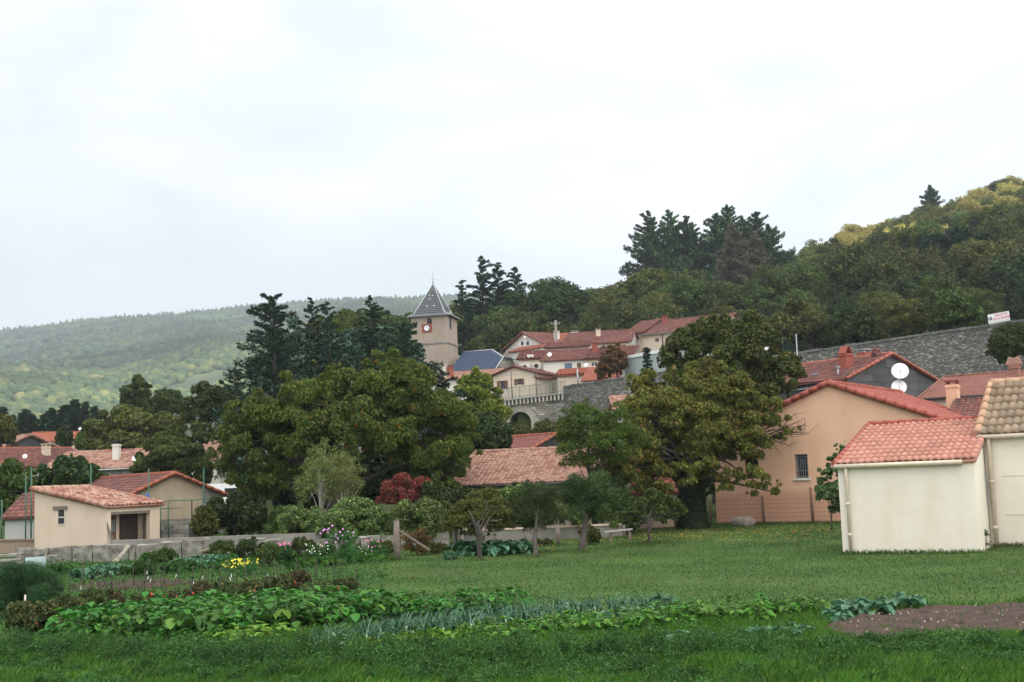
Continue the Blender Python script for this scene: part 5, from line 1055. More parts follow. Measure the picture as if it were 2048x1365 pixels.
top_conifer('cedar_tree', 'dark cedar in the wood directly above the banner', 1990, 440, 205, 85, L_CEDAR, 'cedar', 77, bare=.1, size=.6, scale_n=1.2)
top_conifer('cedar_tree', 'small dark pointed conifer in the wood above the centre of the rampart', 1858, 440, 240, 32, L_CEDAR, 'spruce', 78, bare=.1, size=.6)
GR = 'dark conifer row at the left'
rr = random.Random(8)
src = [conifer_geo(10, 2.6, 'spruce', np.random.RandomState(s), .8, .05, .55) for s in (1, 2)]
srm = [(np_mesh('crown', g[0][0], g[0][1], L_PINE), g[1]) for g in src]
for i in range(20):
    px = -8 + i * 10.4; pt_ = 832 - 8 * math.sin(i * 1.3) - rr.random() * 12 - (16 if i > 12 else 0); Y = 170 + rr.random() * 14; f_ = foot(px, Y); t = P(px, pt_, Y); s = (t.z - f_[2]) / 10
    e = empty('spruce', f_, rr.random() * 6, 'dense dark spruce in the row behind the left houses', 'spruce', GR); e.scale = (s * 1.45, s * 1.45, s); link('crown', srm[i % 2][0], e)
    q = MB(); q.tube([(0, 0, -.5), (0, 0, 9)], [.2, .03], 6); q.build('trunk', bark, e) if i < 2 else link('trunk', bpy.data.objects['trunk'].data if False else trk, e)
    if i < 2: trk = e.children[-1].data

# ---- the wood on the hillside: individual trees sharing a few crowns
protos = []
rngp = np.random.RandomState(77)
for s in range(7):
    bl = [(0, 0, 5.4, 3.4, 3.4, 3.3)] + [(rngp.normal() * 2.1, rngp.normal() * 2.1, 3.8 + rngp.rand() * 4.2, 1.5 + rngp.rand(), 1.5 + rngp.rand(), 1.3 + rngp.rand()) for _ in range(6)]
    V, Fc, C, R = crown_geo(bl, 7600, .30, rngp, k=90, rs=.33, aspect=.6, droop=.3); protos.append((V, Fc, C))
tmb = MB(); limbs(tmb, (0, 0, -1.5), (0, 0, 6), .3, protos[0][2], 9, np.random.RandomState(1)); trunk_me = None
mats_w = {'dark': L_DARK, 'mid': L_MID, 'olive': L_OLIVE, 'rust': L_RUST, 'yellow': L_SUNLIT, 'cherry': L_CHEST}
meshes = {}
def wood_mesh(s, m):
    if (s, m) not in meshes: meshes[(s, m)] = np_mesh('crown', protos[s][0], protos[s][1], mats_w[m])
    return meshes[(s, m)]
words = {'dark': 'dark green', 'mid': 'mid green', 'olive': 'olive green', 'rust': 'rusty brown', 'yellow': 'sun-tinted yellow green', 'cherry': 'deep green'}
rw = random.Random(21); cnt = 0; first = None
Yr = [122, 132, 142] + [158 + 10.5 * k for k in range(22)]
for Y in Yr:
    sp = 9.0 if Y < 260 else 8.2
    x = xat(840, Y, 15); xe = xat(2120, Y, 20)
    x += rw.random() * sp
    while x < xe:
        y = Y + rw.uniform(-4, 4); xx = x + rw.uniform(-2, 2); p = 1024 + 2500 * xx / y; x += sp * rw.uniform(.85, 1.2)
        yc = float(np.interp(p, CP, CYc))
        if y > yc + 12: continue
        if p < 1000 and (y < 163 or (p < 915)): continue
        if 1000 <= p < 1440 and y < 158: continue
        if 1440 <= p and y < 118: continue
        if 1420 < p < 1575 and 178 < y < 226: continue
        z = float(zt(xx, y)); f = (y - 150) / 200; s = rw.uniform(.75, 1.25) * (1.08 if y < 220 else .95)
        if y < 155: s *= .62
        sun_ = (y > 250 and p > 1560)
        if sun_: m = rw.choice(['yellow', 'yellow', 'olive', 'yellow', 'mid', 'yellow', 'olive'])  # crest trees mostly take the leaf colour that carries the sunlight
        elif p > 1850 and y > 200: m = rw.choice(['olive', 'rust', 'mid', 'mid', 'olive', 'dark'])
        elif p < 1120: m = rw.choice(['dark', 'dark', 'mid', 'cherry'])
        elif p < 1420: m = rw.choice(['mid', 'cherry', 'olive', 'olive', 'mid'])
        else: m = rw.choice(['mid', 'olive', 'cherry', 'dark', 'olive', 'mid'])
        if y > yc - 14: zone = 'on the skyline of the wooded hill'
        elif y > 235: zone = 'high in the hillside wood'
        elif y > 185: zone = 'in the middle of the hillside wood'
        else: zone = 'at the foot of the hillside wood'
        side = 'behind the church' if p < 1060 else 'above the terrace houses' if p < 1400 else 'above the chestnut tree' if p < 1600 else 'above the long rampart' if p < 1850 else 'near the right edge'
        e = empty('deciduous_tree', (xx, y, z), rw.uniform(0, 6.28), '%s tree %s, %s' % (words[m], zone, side), 'tree', 'broadleaf trees of the hillside wood')
        e.scale = (s * rw.uniform(.9, 1.15), s * rw.uniform(.9, 1.15), s * rw.uniform(.85, 1.15))
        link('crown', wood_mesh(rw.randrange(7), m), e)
        if trunk_me is None: trunk_me = tmb.build('trunk', bark, e).data
        else: link('trunk', trunk_me, e)
        cnt += 1
print('wood trees', cnt)
# undergrowth closing the view under the crowns
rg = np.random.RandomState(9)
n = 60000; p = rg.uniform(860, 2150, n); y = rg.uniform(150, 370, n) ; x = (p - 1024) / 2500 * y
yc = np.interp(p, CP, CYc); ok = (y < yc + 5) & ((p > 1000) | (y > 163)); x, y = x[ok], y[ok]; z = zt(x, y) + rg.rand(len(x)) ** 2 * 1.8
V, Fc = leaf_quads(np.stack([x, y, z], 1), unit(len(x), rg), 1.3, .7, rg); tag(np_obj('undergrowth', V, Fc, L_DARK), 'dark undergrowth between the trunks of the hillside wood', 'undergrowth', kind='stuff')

# ---- far forest on the hills (one mass)
def ico():
    import bmesh
    bm = bmesh.new(); bmesh.ops.create_icosphere(bm, subdivisions=2, radius=1); v = np.array([tuple(a.co) for a in bm.verts]); f = np.array([[q.index for q in a.verts] for a in bm.faces]); bm.free(); return v, f
iv, if_ = ico()
def far_forest():
    rg = np.random.RandomState(5); n = 42000
    y = 640 + (2520 - 640) * rg.rand(n) ** .85; p = rg.uniform(-120, 1250, n); 
    x = (p - 1024) / 2500 * y; clear = vnoise(x / 70 + 2, y / 120, 2.2)
    ok = (clear < .62) & (rg.rand(n) < np.where(y < 1400, 1, .9)); x, y, p = x[ok], y[ok], p[ok]; z = zt(x, y); n = len(x)
    r = rg.uniform(2.8, 5.6, n) * np.interp(y, [600, 1100, 2500], [.75, 1, 1.25]); con = (vnoise(x / 110, y / 160, 5.5) > .35) | (y > 2440)
    hh = np.where(con, 1.5, .85) * rg.uniform(.8, 1.2, n)
    V = iv[None] * (1 + rg.normal(size=(n, len(iv), 1)) * .17) * r[:, None, None]; V[..., 2] *= hh[:, None]
    k = con[:, None] & (V[..., 2] > 0); V[..., 0] = np.where(k, V[..., 0] * .45, V[..., 0] * np.where(con[:, None], .8, 1)); V[..., 1] = np.where(k, V[..., 1] * .45, V[..., 1])
    V += np.stack([x, y, z + r * .5], 1)[:, None]; Fc = if_[None] + (np.arange(n) * len(iv))[:, None, None]
    rid = np.random.RandomState(3)
    m = leafmat('far_forest', [(0, (.022, .036, .024)), (.5, (.038, .054, .03)), (.85, (.060, .074, .034)), (.96, (.09, .088, .04)), (1, (.11, .095, .05))], 0, .55, cl=.006, rough=.9)
    return tag(np_obj('far_forest', V.reshape(-1, 3), Fc.reshape(-1, 3), m), 'hazy mixed forest covering the distant hillside', 'forest', kind='stuff')
far_forest()
# ridge line firs
rg = np.random.RandomState(6); n = 900; p = rg.uniform(-60, 1200, n); y = rg.uniform(2440, 2520, n); x = (p - 1024) / 2500 * y; z = zt(x, y); h_ = rg.uniform(7, 14, n) * (1 + .3 * np.sin(p / 23)); V = []; 
k6 = np.arange(6) * PI / 3; base = np.stack([np.cos(k6), np.sin(k6), k6 * 0], 1)
Vb = np.concatenate([base[None] * rg.uniform(1.8, 3.2, n)[:, None, None] + np.stack([x, y, z], 1)[:, None], np.stack([x, y, z + h_], 1)[:, None]], 1)
Fc = np.array([[j, (j + 1) % 6, 6] for j in range(6)])[None] + (np.arange(n) * 7)[:, None, None]
tag(np_obj('ridge_firs', Vb.reshape(-1, 3), Fc.reshape(-1, 3), L_PINE), 'fringe of small firs along the far skyline', 'forest', kind='stuff')
# ------------------------------------------------------------------ garden structures
def pline(pts, z=0.0): return [gfoot(*p) for p in pts]
# stone block wall of the garden
bw = empty('garden_wall', gfoot(90, 1126), 0, 'low wall of big grey stone blocks between the vegetable plots and the outbuilding', 'stone wall')
o0 = Vector(bw.location); line = [Vector(gfoot(*p)) for p in ((92, 1128), (270, 1122), (420, 1116), (560, 1112), (660, 1108), (800, 1100), (900, 1095))]
rr = random.Random(12); q = MB(); tops = (.5, .52, .48, .45, .48, .55, .45)
for k, (a, b) in enumerate(zip(line, line[1:])):
    L_ = (b - a).length; x = 0; d = (b - a).normalized(); pr = Vector((-d.y, d.x, 0))
    while x < L_ - .2:
        w_ = min(rr.uniform(.6, 1.25), L_ - x); hgt = tops[k] + rr.uniform(-.08, .1); a0 = a + d * (x + .02) - o0; b0 = a + d * (x + w_ - .02) - o0; j = [Vector((rr.uniform(-.03, .03), rr.uniform(-.05, .05), rr.uniform(-.06, .06))) for _ in range(4)]
        q.hexa([a0, b0, b0 + pr * .4, a0 + pr * .4, a0 + Vector((0, 0, hgt)) + j[0], b0 + Vector((0, 0, hgt)) + j[1], b0 + pr * .4 + Vector((0, 0, hgt)) + j[2], a0 + pr * .4 + Vector((0, 0, hgt)) + j[3]]); x += w_
q.build('blocks', ST_BLOCK, bw)
a, b = Vector(gfoot(215, 1117)) + Vector((0, .5, 0)), Vector(gfoot(640, 1104)) + Vector((0, .7, 0)); q = MB(); q.bar(a + Vector((0, 0, .27)), b + Vector((0, 0, .3)), .3, .66); tag(q.build('concrete_kerb', CONC), 'long concrete kerb running behind the stone block wall', 'kerb')
lw = empty('low_wall', gfoot(900, 1092), 0, 'low rendered wall at the back of the lawn, behind the fence posts', 'low wall'); o0 = Vector(lw.location)
q = MB(); a, b = Vector(gfoot(905, 1088)) - o0, Vector(gfoot(1245, 1074)) - o0; q.hexa([a, b, b + Vector((0, .25, 0)), a + Vector((0, .25, 0))] + [p + Vector((0, 0, .42)) for p in (a, b, b + Vector((0, .25, 0)), a + Vector((0, .25, 0)))]); q.build('wall', CONC, lw)
q = MB(); q.bar(a + Vector((0, .12, .45)), b + Vector((0, .12, .45)), .32, .06); q.build('coping', S_BEIGE, lw)
# dark chicken wire / shrubs wall left: ruins left of outbuilding
def stack(name, lb, cat, px, py, items, mat, seed=1, z=0):
    e = empty(name, gfoot(px, py), 0, lb, cat); q = MB(); rr = random.Random(seed)
    for (x0, x1, y0, y1, z0, z1) in items:
        j = lambda: rr.uniform(-.025, .025); c = [(x0 + j(), y0 + j(), z0), (x1 + j(), y0 + j(), z0), (x1 + j(), y1, z0), (x0 + j(), y1, z0)]; q.hexa(c + [(p[0] + j(), p[1] + j(), z1 + j()) for p in c])
    q.build('blocks', mat, e); return e
stack('stone_pile', 'squared stone blocks stacked left of the outbuilding corner', 'stones', 30, 1132, [(0, .8, 0, .5, 0, .35), (.82, 1.4, 0, .5, 0, .3), (-.05, .55, .02, .45, .36, .55), (.57, .95, .0, .45, .33, .52)], ST_BLOCK, 2)
stack('low_wall', 'low brownish brick wall ending at the outbuilding corner on the left', 'low wall', 6, 1108, [(-.3, 1.3, 0, .3, 0, .5), (-.35, 1.35, -.03, .33, .51, .56)], redbrick if False else plain('brownish_wall', (.27, .2, .15), .9), 3)
q = MB(); rr = random.Random(5)
for i in range(9): y = rr.uniform(-.3, .3); q.bar((-1.1 + rr.uniform(-.1, .1), y, .05 + i * .045), (.15 + rr.uniform(-.15, .1), y + rr.uniform(-.15, .15), .06 + i * .05 + rr.uniform(-.05, .05)), .16, .035)
o = q.build('plank_pile', plain('weathered_plank', (.33, .31, .28), .9, var=.3)); o.location = gfoot(25, 1136); tag(o, 'pile of weathered grey planks at the left edge below the brick wall', 'planks')
g = Vector(gfoot(70, 1140)); t = empty('drum', g, .5, 'pale blue grey drum lying on its side beside the stone blocks', 'drum'); q = MB(); q.tube([(-.3, 0, .2), (-.1, 0, .2), (.3, 0, .2)], [.18, .19, .19], 18, False); q.build('shell', plain('pale_blue_paint', (.19, .25, .25), .6, var=.2), t)
q = MB(); q.tube([(-.28, 0, .2), (-.27, 0, .2)], .16, 16); q.build('opening', darkm, t)
q = MB(); q.bar((0, 0, .05), (.35, .25, .55), .22, .05); o = q.build('plank', plain('board', (.34, .30, .24), .9, var=.25)); o.location = gfoot(232, 1127); tag(o, 'broad weathered board leaning on the stone block wall', 'board')
q = MB(); q.bar((0, 0, .05), (.42, .25, .5), .12, .04); o = q.build('plank', bpy.data.materials['board']); o.location = gfoot(226, 1127); tag(o, 'narrow weathered board leaning beside the broad one', 'board')
q = MB(); q.bar((0, 0, .3), (.9, .1, .5), .14, .03); o = q.build('plank', plain('yellow_board', (.45, .36, .2), .9)); o.location = gfoot(402, 1121); tag(o, 'yellowish plank lying on the garden wall left of the green shrubs', 'board')
# posts
def post(px, pyb, pyt, w_, lb, name='fence_post', m=wood_grey, lean=0.0, group='wooden fence posts around the lawn', cat='post', y=None):
    g = Vector(gfoot(px, pyb)); t = P(px, pyt, g.y); q = MB(); rr = random.Random(int(px)); h_ = t.z
    q.tube([(0, 0, -.1), (lean * .5 + rr.uniform(-.02, .02), 0, h_ * .5), (lean, 0, h_)], [w_ * .55, w_ * .5, w_ * .42], 7); o = q.build(name, m); o.location = g; return tag(o, lb, cat, group), g, h_
fb = []
for px, b, t, lb in ((1424, 1052, 998, 'thin leaning fence post right of the ivy trunk'), (1529, 1049, 992, 'fence post in the middle of the peach wall, under the low branch'), (1627, 1049, 975, 'thickest brown fence post before the peach wall near the white shed')):
    o, g, h_ = post(px, b, t, .13 if px > 1600 else .1, lb, m=wood_brown, lean=-.03, group='fence posts before the peach house'); fb.append((g, h_))
wf = empty('wire_fence', fb[0][0], 0, 'rusty square wire mesh fence before the peach house', 'wire fence'); q = MB(); a = fb[0][0]; b = fb[-1][0] + (fb[-1][0] - fb[0][0]) * .3; dz = b - a
rust = plain('rusty_wire', (.16, .09, .06), .8)
for z in (.12, .3, .48, .66, .84, 1.02): q.bar(Vector((0, 0, z)), dz + Vector((0, 0, z)), .012)
for i in range(1, 34): p = dz * (i / 34); q.bar(p + Vector((0, 0, .12)), p + Vector((0, 0, 1.02)), .006)
q.build('wires', rust, wf)
for px, b, t, w_, lb in ((795, 1121, 1042, .2, 'stout grey split post with a diagonal brace, left end of the lawn fence'), (926, 1104, 1070, .09, 'fence post left of the blue green cabbages'), (991, 1102, 1062, .1, 'fence post among the blue green cabbages'), (1052, 1099, 1062, .11, 'fence post just left of the round dark spruce'),
        (1117, 1092, 1050, .14, 'grey fence post between the two dark spruces'), (1181, 1088, 1052, .08, 'thin fence post right of the thick spruce trunk'), (1249, 1078, 1040, .1, 'fence post at the right end of the plank bench')):
    o, g, h_ = post(px, b, t, w_, lb)
g = Vector(gfoot(795, 1121)); q = MB(); q.bar((.1, 0, .85), (.95, .1, .25), .07); o = q.build('brace', wood_grey); o.parent = bpy.data.objects['fence_post.003']
o.location = (0, 0, 0)
g = Vector(gfoot(1216, 1082)); t = empty('plank_bench', g, 0, 'grey plank laid as a low bench at the back of the lawn', 'bench'); q = MB(); q.bar((-.1, 0, .3), (.85, 0, .36), .25, .05); q.build('seat', plain('bleached_plank', (.38, .36, .33), .9), t)
for x in (.05, .7):
    q = MB(); q.box(x, x + .1, -.1, .1, -.05, .29); q.build('leg', wood_grey, t)
# rock and bits near the peach house
def rock(px, py, r, sx, sz, lb, m, seed, name='boulder', cat='rock'):
    rg = np.random.RandomState(seed); v = iv if False else None; import bmesh
    bm = bmesh.new(); bmesh.ops.create_icosphere(bm, subdivisions=3, radius=1); V = np.array([tuple(a.co) for a in bm.verts]); Fc = np.array([[k.index for k in a.verts] for a in bm.faces]); bm.free()
    V *= (1 + .15 * vnoise(V[:, 0] * 2 + seed, V[:, 1] * 2 + V[:, 2], seed))[:, None]; V *= np.array([r * sx, r, r * sz]); V[:, 2] += r * sz * .5
    return tag(np_obj(name, V, Fc, m, smooth=True, loc=gfoot(px, py)), lb, cat)
rock(1487, 1052, .33, 1.5, .8, 'rounded grey brown boulder at the foot of the peach wall', plain('boulder_stone', (.22, .19, .16), .9, var=.3), 3)
q = MB(); q.box(-.1, .1, -.08, .08, 0, .16); o = q.build('slate_piece', wood_dark); o.location = gfoot(1503, 1050); tag(o, 'small black box beside the boulder', 'box')
# green posts and frames (ball fence) on the left
for px, b, t, Y, lb in ((62, 1110, 935, 52, 'tall green post at the left corner of the outbuilding'), (51, 1100, 950, 55, 'leaning green post left of the outbuilding'), (182, 1050, 930, 56, 'tall green post above the outbuilding roof'), (298, 1060, 938, 55, 'tall green post behind the blue stove pipe'), (409, 1070, 937, 52, 'tall green post before the red edged gable'), (3, 1100, 1000, 52, 'green post at the left frame edge')):
    f_ = foot(px, Y); tt_ = P(px, t, Y); q = MB(); q.tube([(0, 0, -.1), (0, 0, tt_.z - f_[2])], .032, 8); o = q.build('green_post', greenm); o.location = f_; tag(o, lb, 'post', 'green fence posts')
gf = empty('green_fence', foot(503, 51), 0, 'dark green wire fence panel covered with creeper right of the outbuilding', 'fence'); q = MB()
for i in range(30): x = -1.9 + i * .075; q.tube([(x, .05, 0), (x, .05, 1.35)], .007, 4, False)
for z in (.1, .7, 1.35): q.bar((-1.9, .05, z), (.3, .05, z), .03)
q.build('mesh_panel', greenm, gf)
for x in (-1.9, .02, .3):
    q = MB(); q.tube([(x, .05, 0), (x, .05, 1.75)], .05, 8); q.build('post', greenm, gf)
fr = empty('pipe_frame', foot(322, 50.5), 0, 'thin dark green pipe frame beside the outbuilding porch', 'frame'); q = MB(); w_ = 95 / F * 50.5
a = P(322, 1003, 50.5).z
for x in (0, .3, w_): q.tube([(x, 0, 0), (x, 0, a)], .022, 6)
q.bar((0, 0, a), (w_, 0, a), .035); q.bar((0, 0, a - .3), (w_ * .45, 0, a - .3), .03); q.build('pipes', greenm, fr)
for px, hgt, lb in ((346, .75, 'dark metal barrel beside the porch'),):
    t = empty('barrel', gfoot(346, 1108), 0, lb, 'barrel'); t.location.y = 49; q = MB(); q.tube([(0, 0, .3), (0, 0, .35), (0, 0, 1.0), (0, 0, 1.05)], [.18, .2, .2, .18], 14); q.build('body', plain('dark_barrel', (.04, .045, .05), .5), t)
    q = MB(); q.tube([(.5, 0, .2), (.5, 0, 1.3)], .03, 6); q.tube([(-.1, .1, 1.0), (-.1, .1, 1.9)], .025, 6); q.build('standpipe', darkm, t)
q = MB(); a0 = foot(318, 50.8); q.box(0, 2.0, 0, .2, 0, 1.15); o = q.build('low_wall', ST_GREY); o.location = a0; tag(o, 'rough grey stone wall behind the pipe frame', 'low wall')
# white van
vn = empty('van', foot(425, 72), math.radians(8), 'white van with a rounded roof parked behind the low beige house', 'van'); vz = P(425, 968, 72).z - vn.location.z
q = MB(); L2 = 1.15
prof = [(-1.3, .35), (1.6, .35), (1.6, vz - .25), (1.45, vz - .06), (.9, vz), (-.5, vz), (-1.0, vz - .12), (-1.25, vz - .4)]
q.face([(x, 0, z) for x, z in prof]); q.face([(x, 1.8, z) for x, z in prof][::-1])
for i in range(len(prof)): (x0, z0), (x1, z1) = prof[i], prof[(i + 1) % len(prof)]; q.face([(x1, 0, z1), (x0, 0, z0), (x0, 1.8, z0), (x1, 1.8, z1)])
q.build('body', white, vn)
for x in (-.7, 1.0):
    q = MB(); q.tube([(x, -.05, .33), (x, .2, .33)], .33, 16); q.build('wheel', darkm, vn)
q = MB(); q.box(.7, 1.4, -.012, -.002, vz * .62, vz * .86); q.build('side_window', glass, vn)
q = MB(); q.box(0, 1.4, 0, 1.2, .8, 1.35); o = q.build('trailer', plain('grey_box', (.5, .52, .52), .6)); o.location = foot(465, 73); tag(o, 'pale box trailer half hidden by the large cherry, right of the van', 'trailer')
for px, py, m_, lb in ((500, 993, plain('orange_paint', (.7, .28, .02), .5), 'orange crate glimpsed under the large cherry'), (490, 986, plain('red_paint', (.55, .08, .05), .5), 'red object glimpsed above the orange crate')):
    f_ = foot(px, 66); z = P(px, py, 66).z - f_[2]; q = MB(); q.box(-.35, .35, 0, .5, z - .12, z + .1); q.box(-.33, -.27, .02, .08, 0, z - .121); q.box(.27, .33, .02, .08, 0, z - .121); q.box(-.33, -.27, .4, .46, 0, z - .121); q.box(.27, .33, .4, .46, 0, z - .121); o = q.build('crate', m_); o.location = f_; tag(o, lb, 'crate')
# turquoise tarpaulin caught in the trees
rg = np.random.RandomState(2); nu = 12; f_ = P(1260, 852, 54); U, Vv = np.meshgrid(np.linspace(-.35, .35, nu), np.linspace(-.5, .5, nu)); Vt = np.stack([U + .1 * np.sin(Vv * 9), .15 * np.sin(U * 14 + Vv * 8) + .05 * rg.rand(nu, nu), Vv - U * .3 + .05 * rg.rand(nu, nu)], -1).reshape(-1, 3)
a = np.arange(nu * (nu - 1)).reshape(nu - 1, nu)[:, :-1].ravel(); tag(np_obj('tarpaulin', Vt, np.stack([a, a + 1, a + 1 + nu, a + nu], 1), plain('turquoise_cloth', (.35, .62, .56), .6), loc=f_ - Vector((0, 5.6, 0)) * 0 + Vector((0, -6.0, -.1)) * 0), 'crumpled turquoise cloth caught in the acacia twigs', 'cloth')

# ------------------------------------------------------------------ garden plants
def inpoly(p, poly):
    x, y = p; c = False; j = len(poly) - 1
    for i in range(len(poly)):
        if (poly[i][1] > y) != (poly[j][1] > y) and x < (poly[j][0] - poly[i][0]) * (y - poly[i][1]) / (poly[j][1] - poly[i][1]) + poly[i][0]: c = not c
        j = i
    return c
def fill(poly, sp, rr, jit=.3):
    g = [G(*p) for p in poly]; gp = [(a.x, a.y) for a in g]; x0, x1 = min(a[0] for a in gp), max(a[0] for a in gp); y0, y1 = min(a[1] for a in gp), max(a[1] for a in gp); out = []; y = y0; k = 0
    while y < y1:
        x = x0 + (k % 2) * sp / 2
        while x < x1:
            p = (x + rr.uniform(-jit, jit) * sp, y + rr.uniform(-jit, jit) * sp)
            if inpoly(p, gp): out.append(p)
            x += sp
        y += sp; k += 1
    return out
def broadleaf(rng, n, size, h, spread, cup=.25):
    """stalked broad leaves: each a folded six point blade"""
    V, Fc = [], []
    for i in range(n):
        az = rng.rand() * 2 * PI; r = spread * rng.rand() ** .6; c = Vector((math.cos(az) * r, math.sin(az) * r, h * (.3 + .7 * rng.rand()) * (1 - .35 * (r / spread) ** 2)))
        yaw = az + rng.normal() * .6; pit = rng.uniform(-.2, .7); d = Vector((math.cos(yaw) * math.cos(pit), math.sin(yaw) * math.cos(pit), -math.sin(pit))); s = d.cross(Vector((0, 0, 1))).normalized(); up = s.cross(d); z = size * rng.uniform(.65, 1.25)
        b = len(V); V += [tuple(p) for p in (c, c + d * z * .4 + s * z * .42 + up * z * cup * .5, c + d * z * .85 + s * z * .28 + up * z * cup * .3, c + d * z * 1.05 - up * z * .12, c + d * z * .85 - s * z * .28 + up * z * cup * .3, c + d * z * .4 - s * z * .42 + up * z * cup * .5)]
        Fc += [(b, b + 1, b + 2, b + 3), (b, b + 3, b + 4, b + 5)]
    return np.array(V), np.array(Fc)
def strap(rng, n, L_, w_, upr=.9):
    V, Fc = [], []
    for i in range(n):
        az = rng.rand() * 2 * PI; d = Vector((math.cos(az), math.sin(az), 0)); s = Vector((-d.y, d.x, 0)); l = L_ * rng.uniform(.7, 1.15); b = len(V); bend = rng.uniform(.35, 1.0)
        for k in range(6):
            t = k / 5; p = d * (l * (.15 * t + bend * .55 * t * t)) + Vector((0, 0, l * (t * upr - bend * .62 * t ** 3))); ww = w_ * (1 - t * .9); V += [tuple(p - s * ww), tuple(p + s * ww + Vector((0, 0, .004)))]
            if k: Fc.append((b + 2 * k - 2, b + 2 * k - 1, b + 2 * k + 1, b + 2 * k))
    return np.array(V), np.array(Fc)
G_BEAN = leafmat('bean_leaf', [(0, (.022, .085, .014)), (.6, (.042, .14, .022)), (.985, (.08, .20, .035)), (1, (.2, .25, .05))], .3, .2, rough=.4)
G_BEANY = leafmat('pale_bean_leaf', [(0, (.035, .11, .016)), (.6, (.065, .17, .026)), (1, (.12, .23, .04))], .3, .2, rough=.4)
G_LEEK = leafmat('leek_leaf', [(0, (.018, .06, .036)), (.6, (.038, .095, .066)), (1, (.085, .155, .13))], .15, .2, rough=.45)
G_CAB = leafmat('cabbage_leaf', [(0, (.025, .075, .045)), (.6, (.05, .12, .085)), (1, (.11, .2, .155))], .2, .15, rough=.5)
G_LET = leafmat('lettuce_leaf', [(0, (.08, .17, .025)), (1, (.16, .26, .045))], .35, .15, rough=.5)
G_WEED = leafmat('weed_leaf', [(0, (.014, .052, .013)), (.6, (.032, .095, .024)), (1, (.075, .16, .045))], .3, .4, cl=1.6)
G_GRASS = leafmat('grass_blade', [(0, (.028, .08, .012)), (.6, (.05, .12, .018)), (.95, (.09, .17, .03)), (1, (.22, .21, .08))], .35, .25, cl=1.0, rough=.5)
G_DRY = leafmat('dry_leaf', [(0, (.05, .04, .026)), (.6, (.085, .065, .04)), (1, (.08, .10, .035))], .2, .2)
G_TOM = leafmat('tomato_leaf', [(0, (.03, .05, .018)), (.6, (.05, .08, .03)), (.85, (.09, .09, .04)), (1, (.16, .12, .06))], .25, .2)
rnp = np.random.RandomState(31)
def variants(name, fn, k, mat): return [np_mesh(name, *fn(), mat) for _ in range(k)]
def stalks(name, n, h, r, mat):
    q = MB()
    for i in range(n): a = rnp.rand() * 6.28; q.tube([(0, 0, 0), (math.cos(a) * r * .5, math.sin(a) * r * .5, h * .6), (math.cos(a) * r, math.sin(a) * r, h * .95)], .006, 4, False)
    o = q.build(name, mat); me = o.data; bpy.data.objects.remove(o); return me
stem_m = plain('green_stem', (.07, .13, .03), .7); st_bean = stalks('stems', 6, .4, .15, stem_m)
def plant(pts, name, labelf, cat, group, meshes, stem, rr, s0=.85, s1=1.15, leafname='leaves'):
    for i, (x, y) in enumerate(pts[:300]):
        e = empty(name, (x, y, 0), rr.uniform(0, 6.28), labelf(i, x, y), cat, group); s = rr.uniform(s0, s1); e.scale = (s, s, s * rr.uniform(.9, 1.1)); link(leafname, rr.choice(meshes), e)
        if stem: link('stems', stem, e)
rr = random.Random(4)
vb = variants('leaves', lambda: broadleaf(rnp, 34, .15, .46, .26), 5, G_BEAN)
vby = variants('leaves', lambda: broadleaf(rnp, 30, .14, .38, .24), 4, G_BEANY)
def pos_word(x, y):
    p = 1024 + 2500 * x / y; return 'far left' if p < 330 else 'left' if p < 560 else 'centre left' if p < 800 else 'centre' if p < 1050 else 'centre right' if p < 1330 else 'right'
plant(fill([(125, 1262), (420, 1232), (700, 1222), (775, 1226), (760, 1244), (600, 1262), (400, 1288), (130, 1285)], .36, rr), 'bean_plant', lambda i, x, y: 'dark green bean plant in the long front bean bed, %s part' % pos_word(x, y), 'bean plant', 'dark green bean plants', vb, st_bean, rr)
plant(fill([(770, 1228), (1025, 1214), (1040, 1228), (780, 1240)], .34, rr), 'bean_plant', lambda i, x, y: 'dark green bean plant in the short bed before the lawn, %s part' % pos_word(x, y), 'bean plant', 'dark green bean plants', vb, st_bean, rr, .7, .95)
plant(fill([(880, 1290), (1120, 1262), (1400, 1240), (1625, 1222), (1645, 1234), (1500, 1250), (1250, 1272), (1050, 1298)], .34, rr), 'bean_plant', lambda i, x, y: 'bright green bean plant in the right hand bed beside the leeks, %s part' % pos_word(x, y), 'bean plant', 'bright green bean plants', vby, st_bean, rr, .65, .95)
plant(fill([(330, 1292), (430, 1282), (560, 1272), (570, 1284), (420, 1300)], .36, rr), 'squash_plant', lambda i, x, y: 'yellowing low plant at the front edge of the bean bed, %s part' % pos_word(x, y), 'plant', 'yellowing plants before the bean bed', variants('leaves', lambda: broadleaf(rnp, 18, .13, .22, .25), 3, G_LET), None, rr)
vl = variants('leaves', lambda: strap(rnp, 15, .5, .016), 5, G_LEEK); q = MB(); q.tube([(0, 0, 0), (0, 0, .16)], .016, 8); o = q.build('shank', plain('leek_shank', (.35, .42, .28), .5)); shank = o.data; bpy.data.objects.remove(o)
plant(fill([(600, 1300), (820, 1262), (1100, 1232), (1330, 1216), (1345, 1226), (1150, 1246), (900, 1276), (640, 1312)], .24, rr), 'leek', lambda i, x, y: 'blue green leek in the leek row between the bean beds, %s part' % pos_word(x, y), 'leek', 'leeks', vl, shank, rr, .75, 1.12)
vc = variants('leaves', lambda: broadleaf(rnp, 15, .22, .24, .16, .6), 4, G_CAB)
plant(fill([(1650, 1236), (1780, 1216), (1835, 1214), (1790, 1232), (1660, 1250)], .42, rr), 'cabbage', lambda i, x, y: 'pale green cabbage at the edge of the bare soil, %s' % ('left end' if x / y < .27 else 'right end'), 'cabbage', 'cabbages beside the bare soil', vc, None, rr, .7, 1.1)
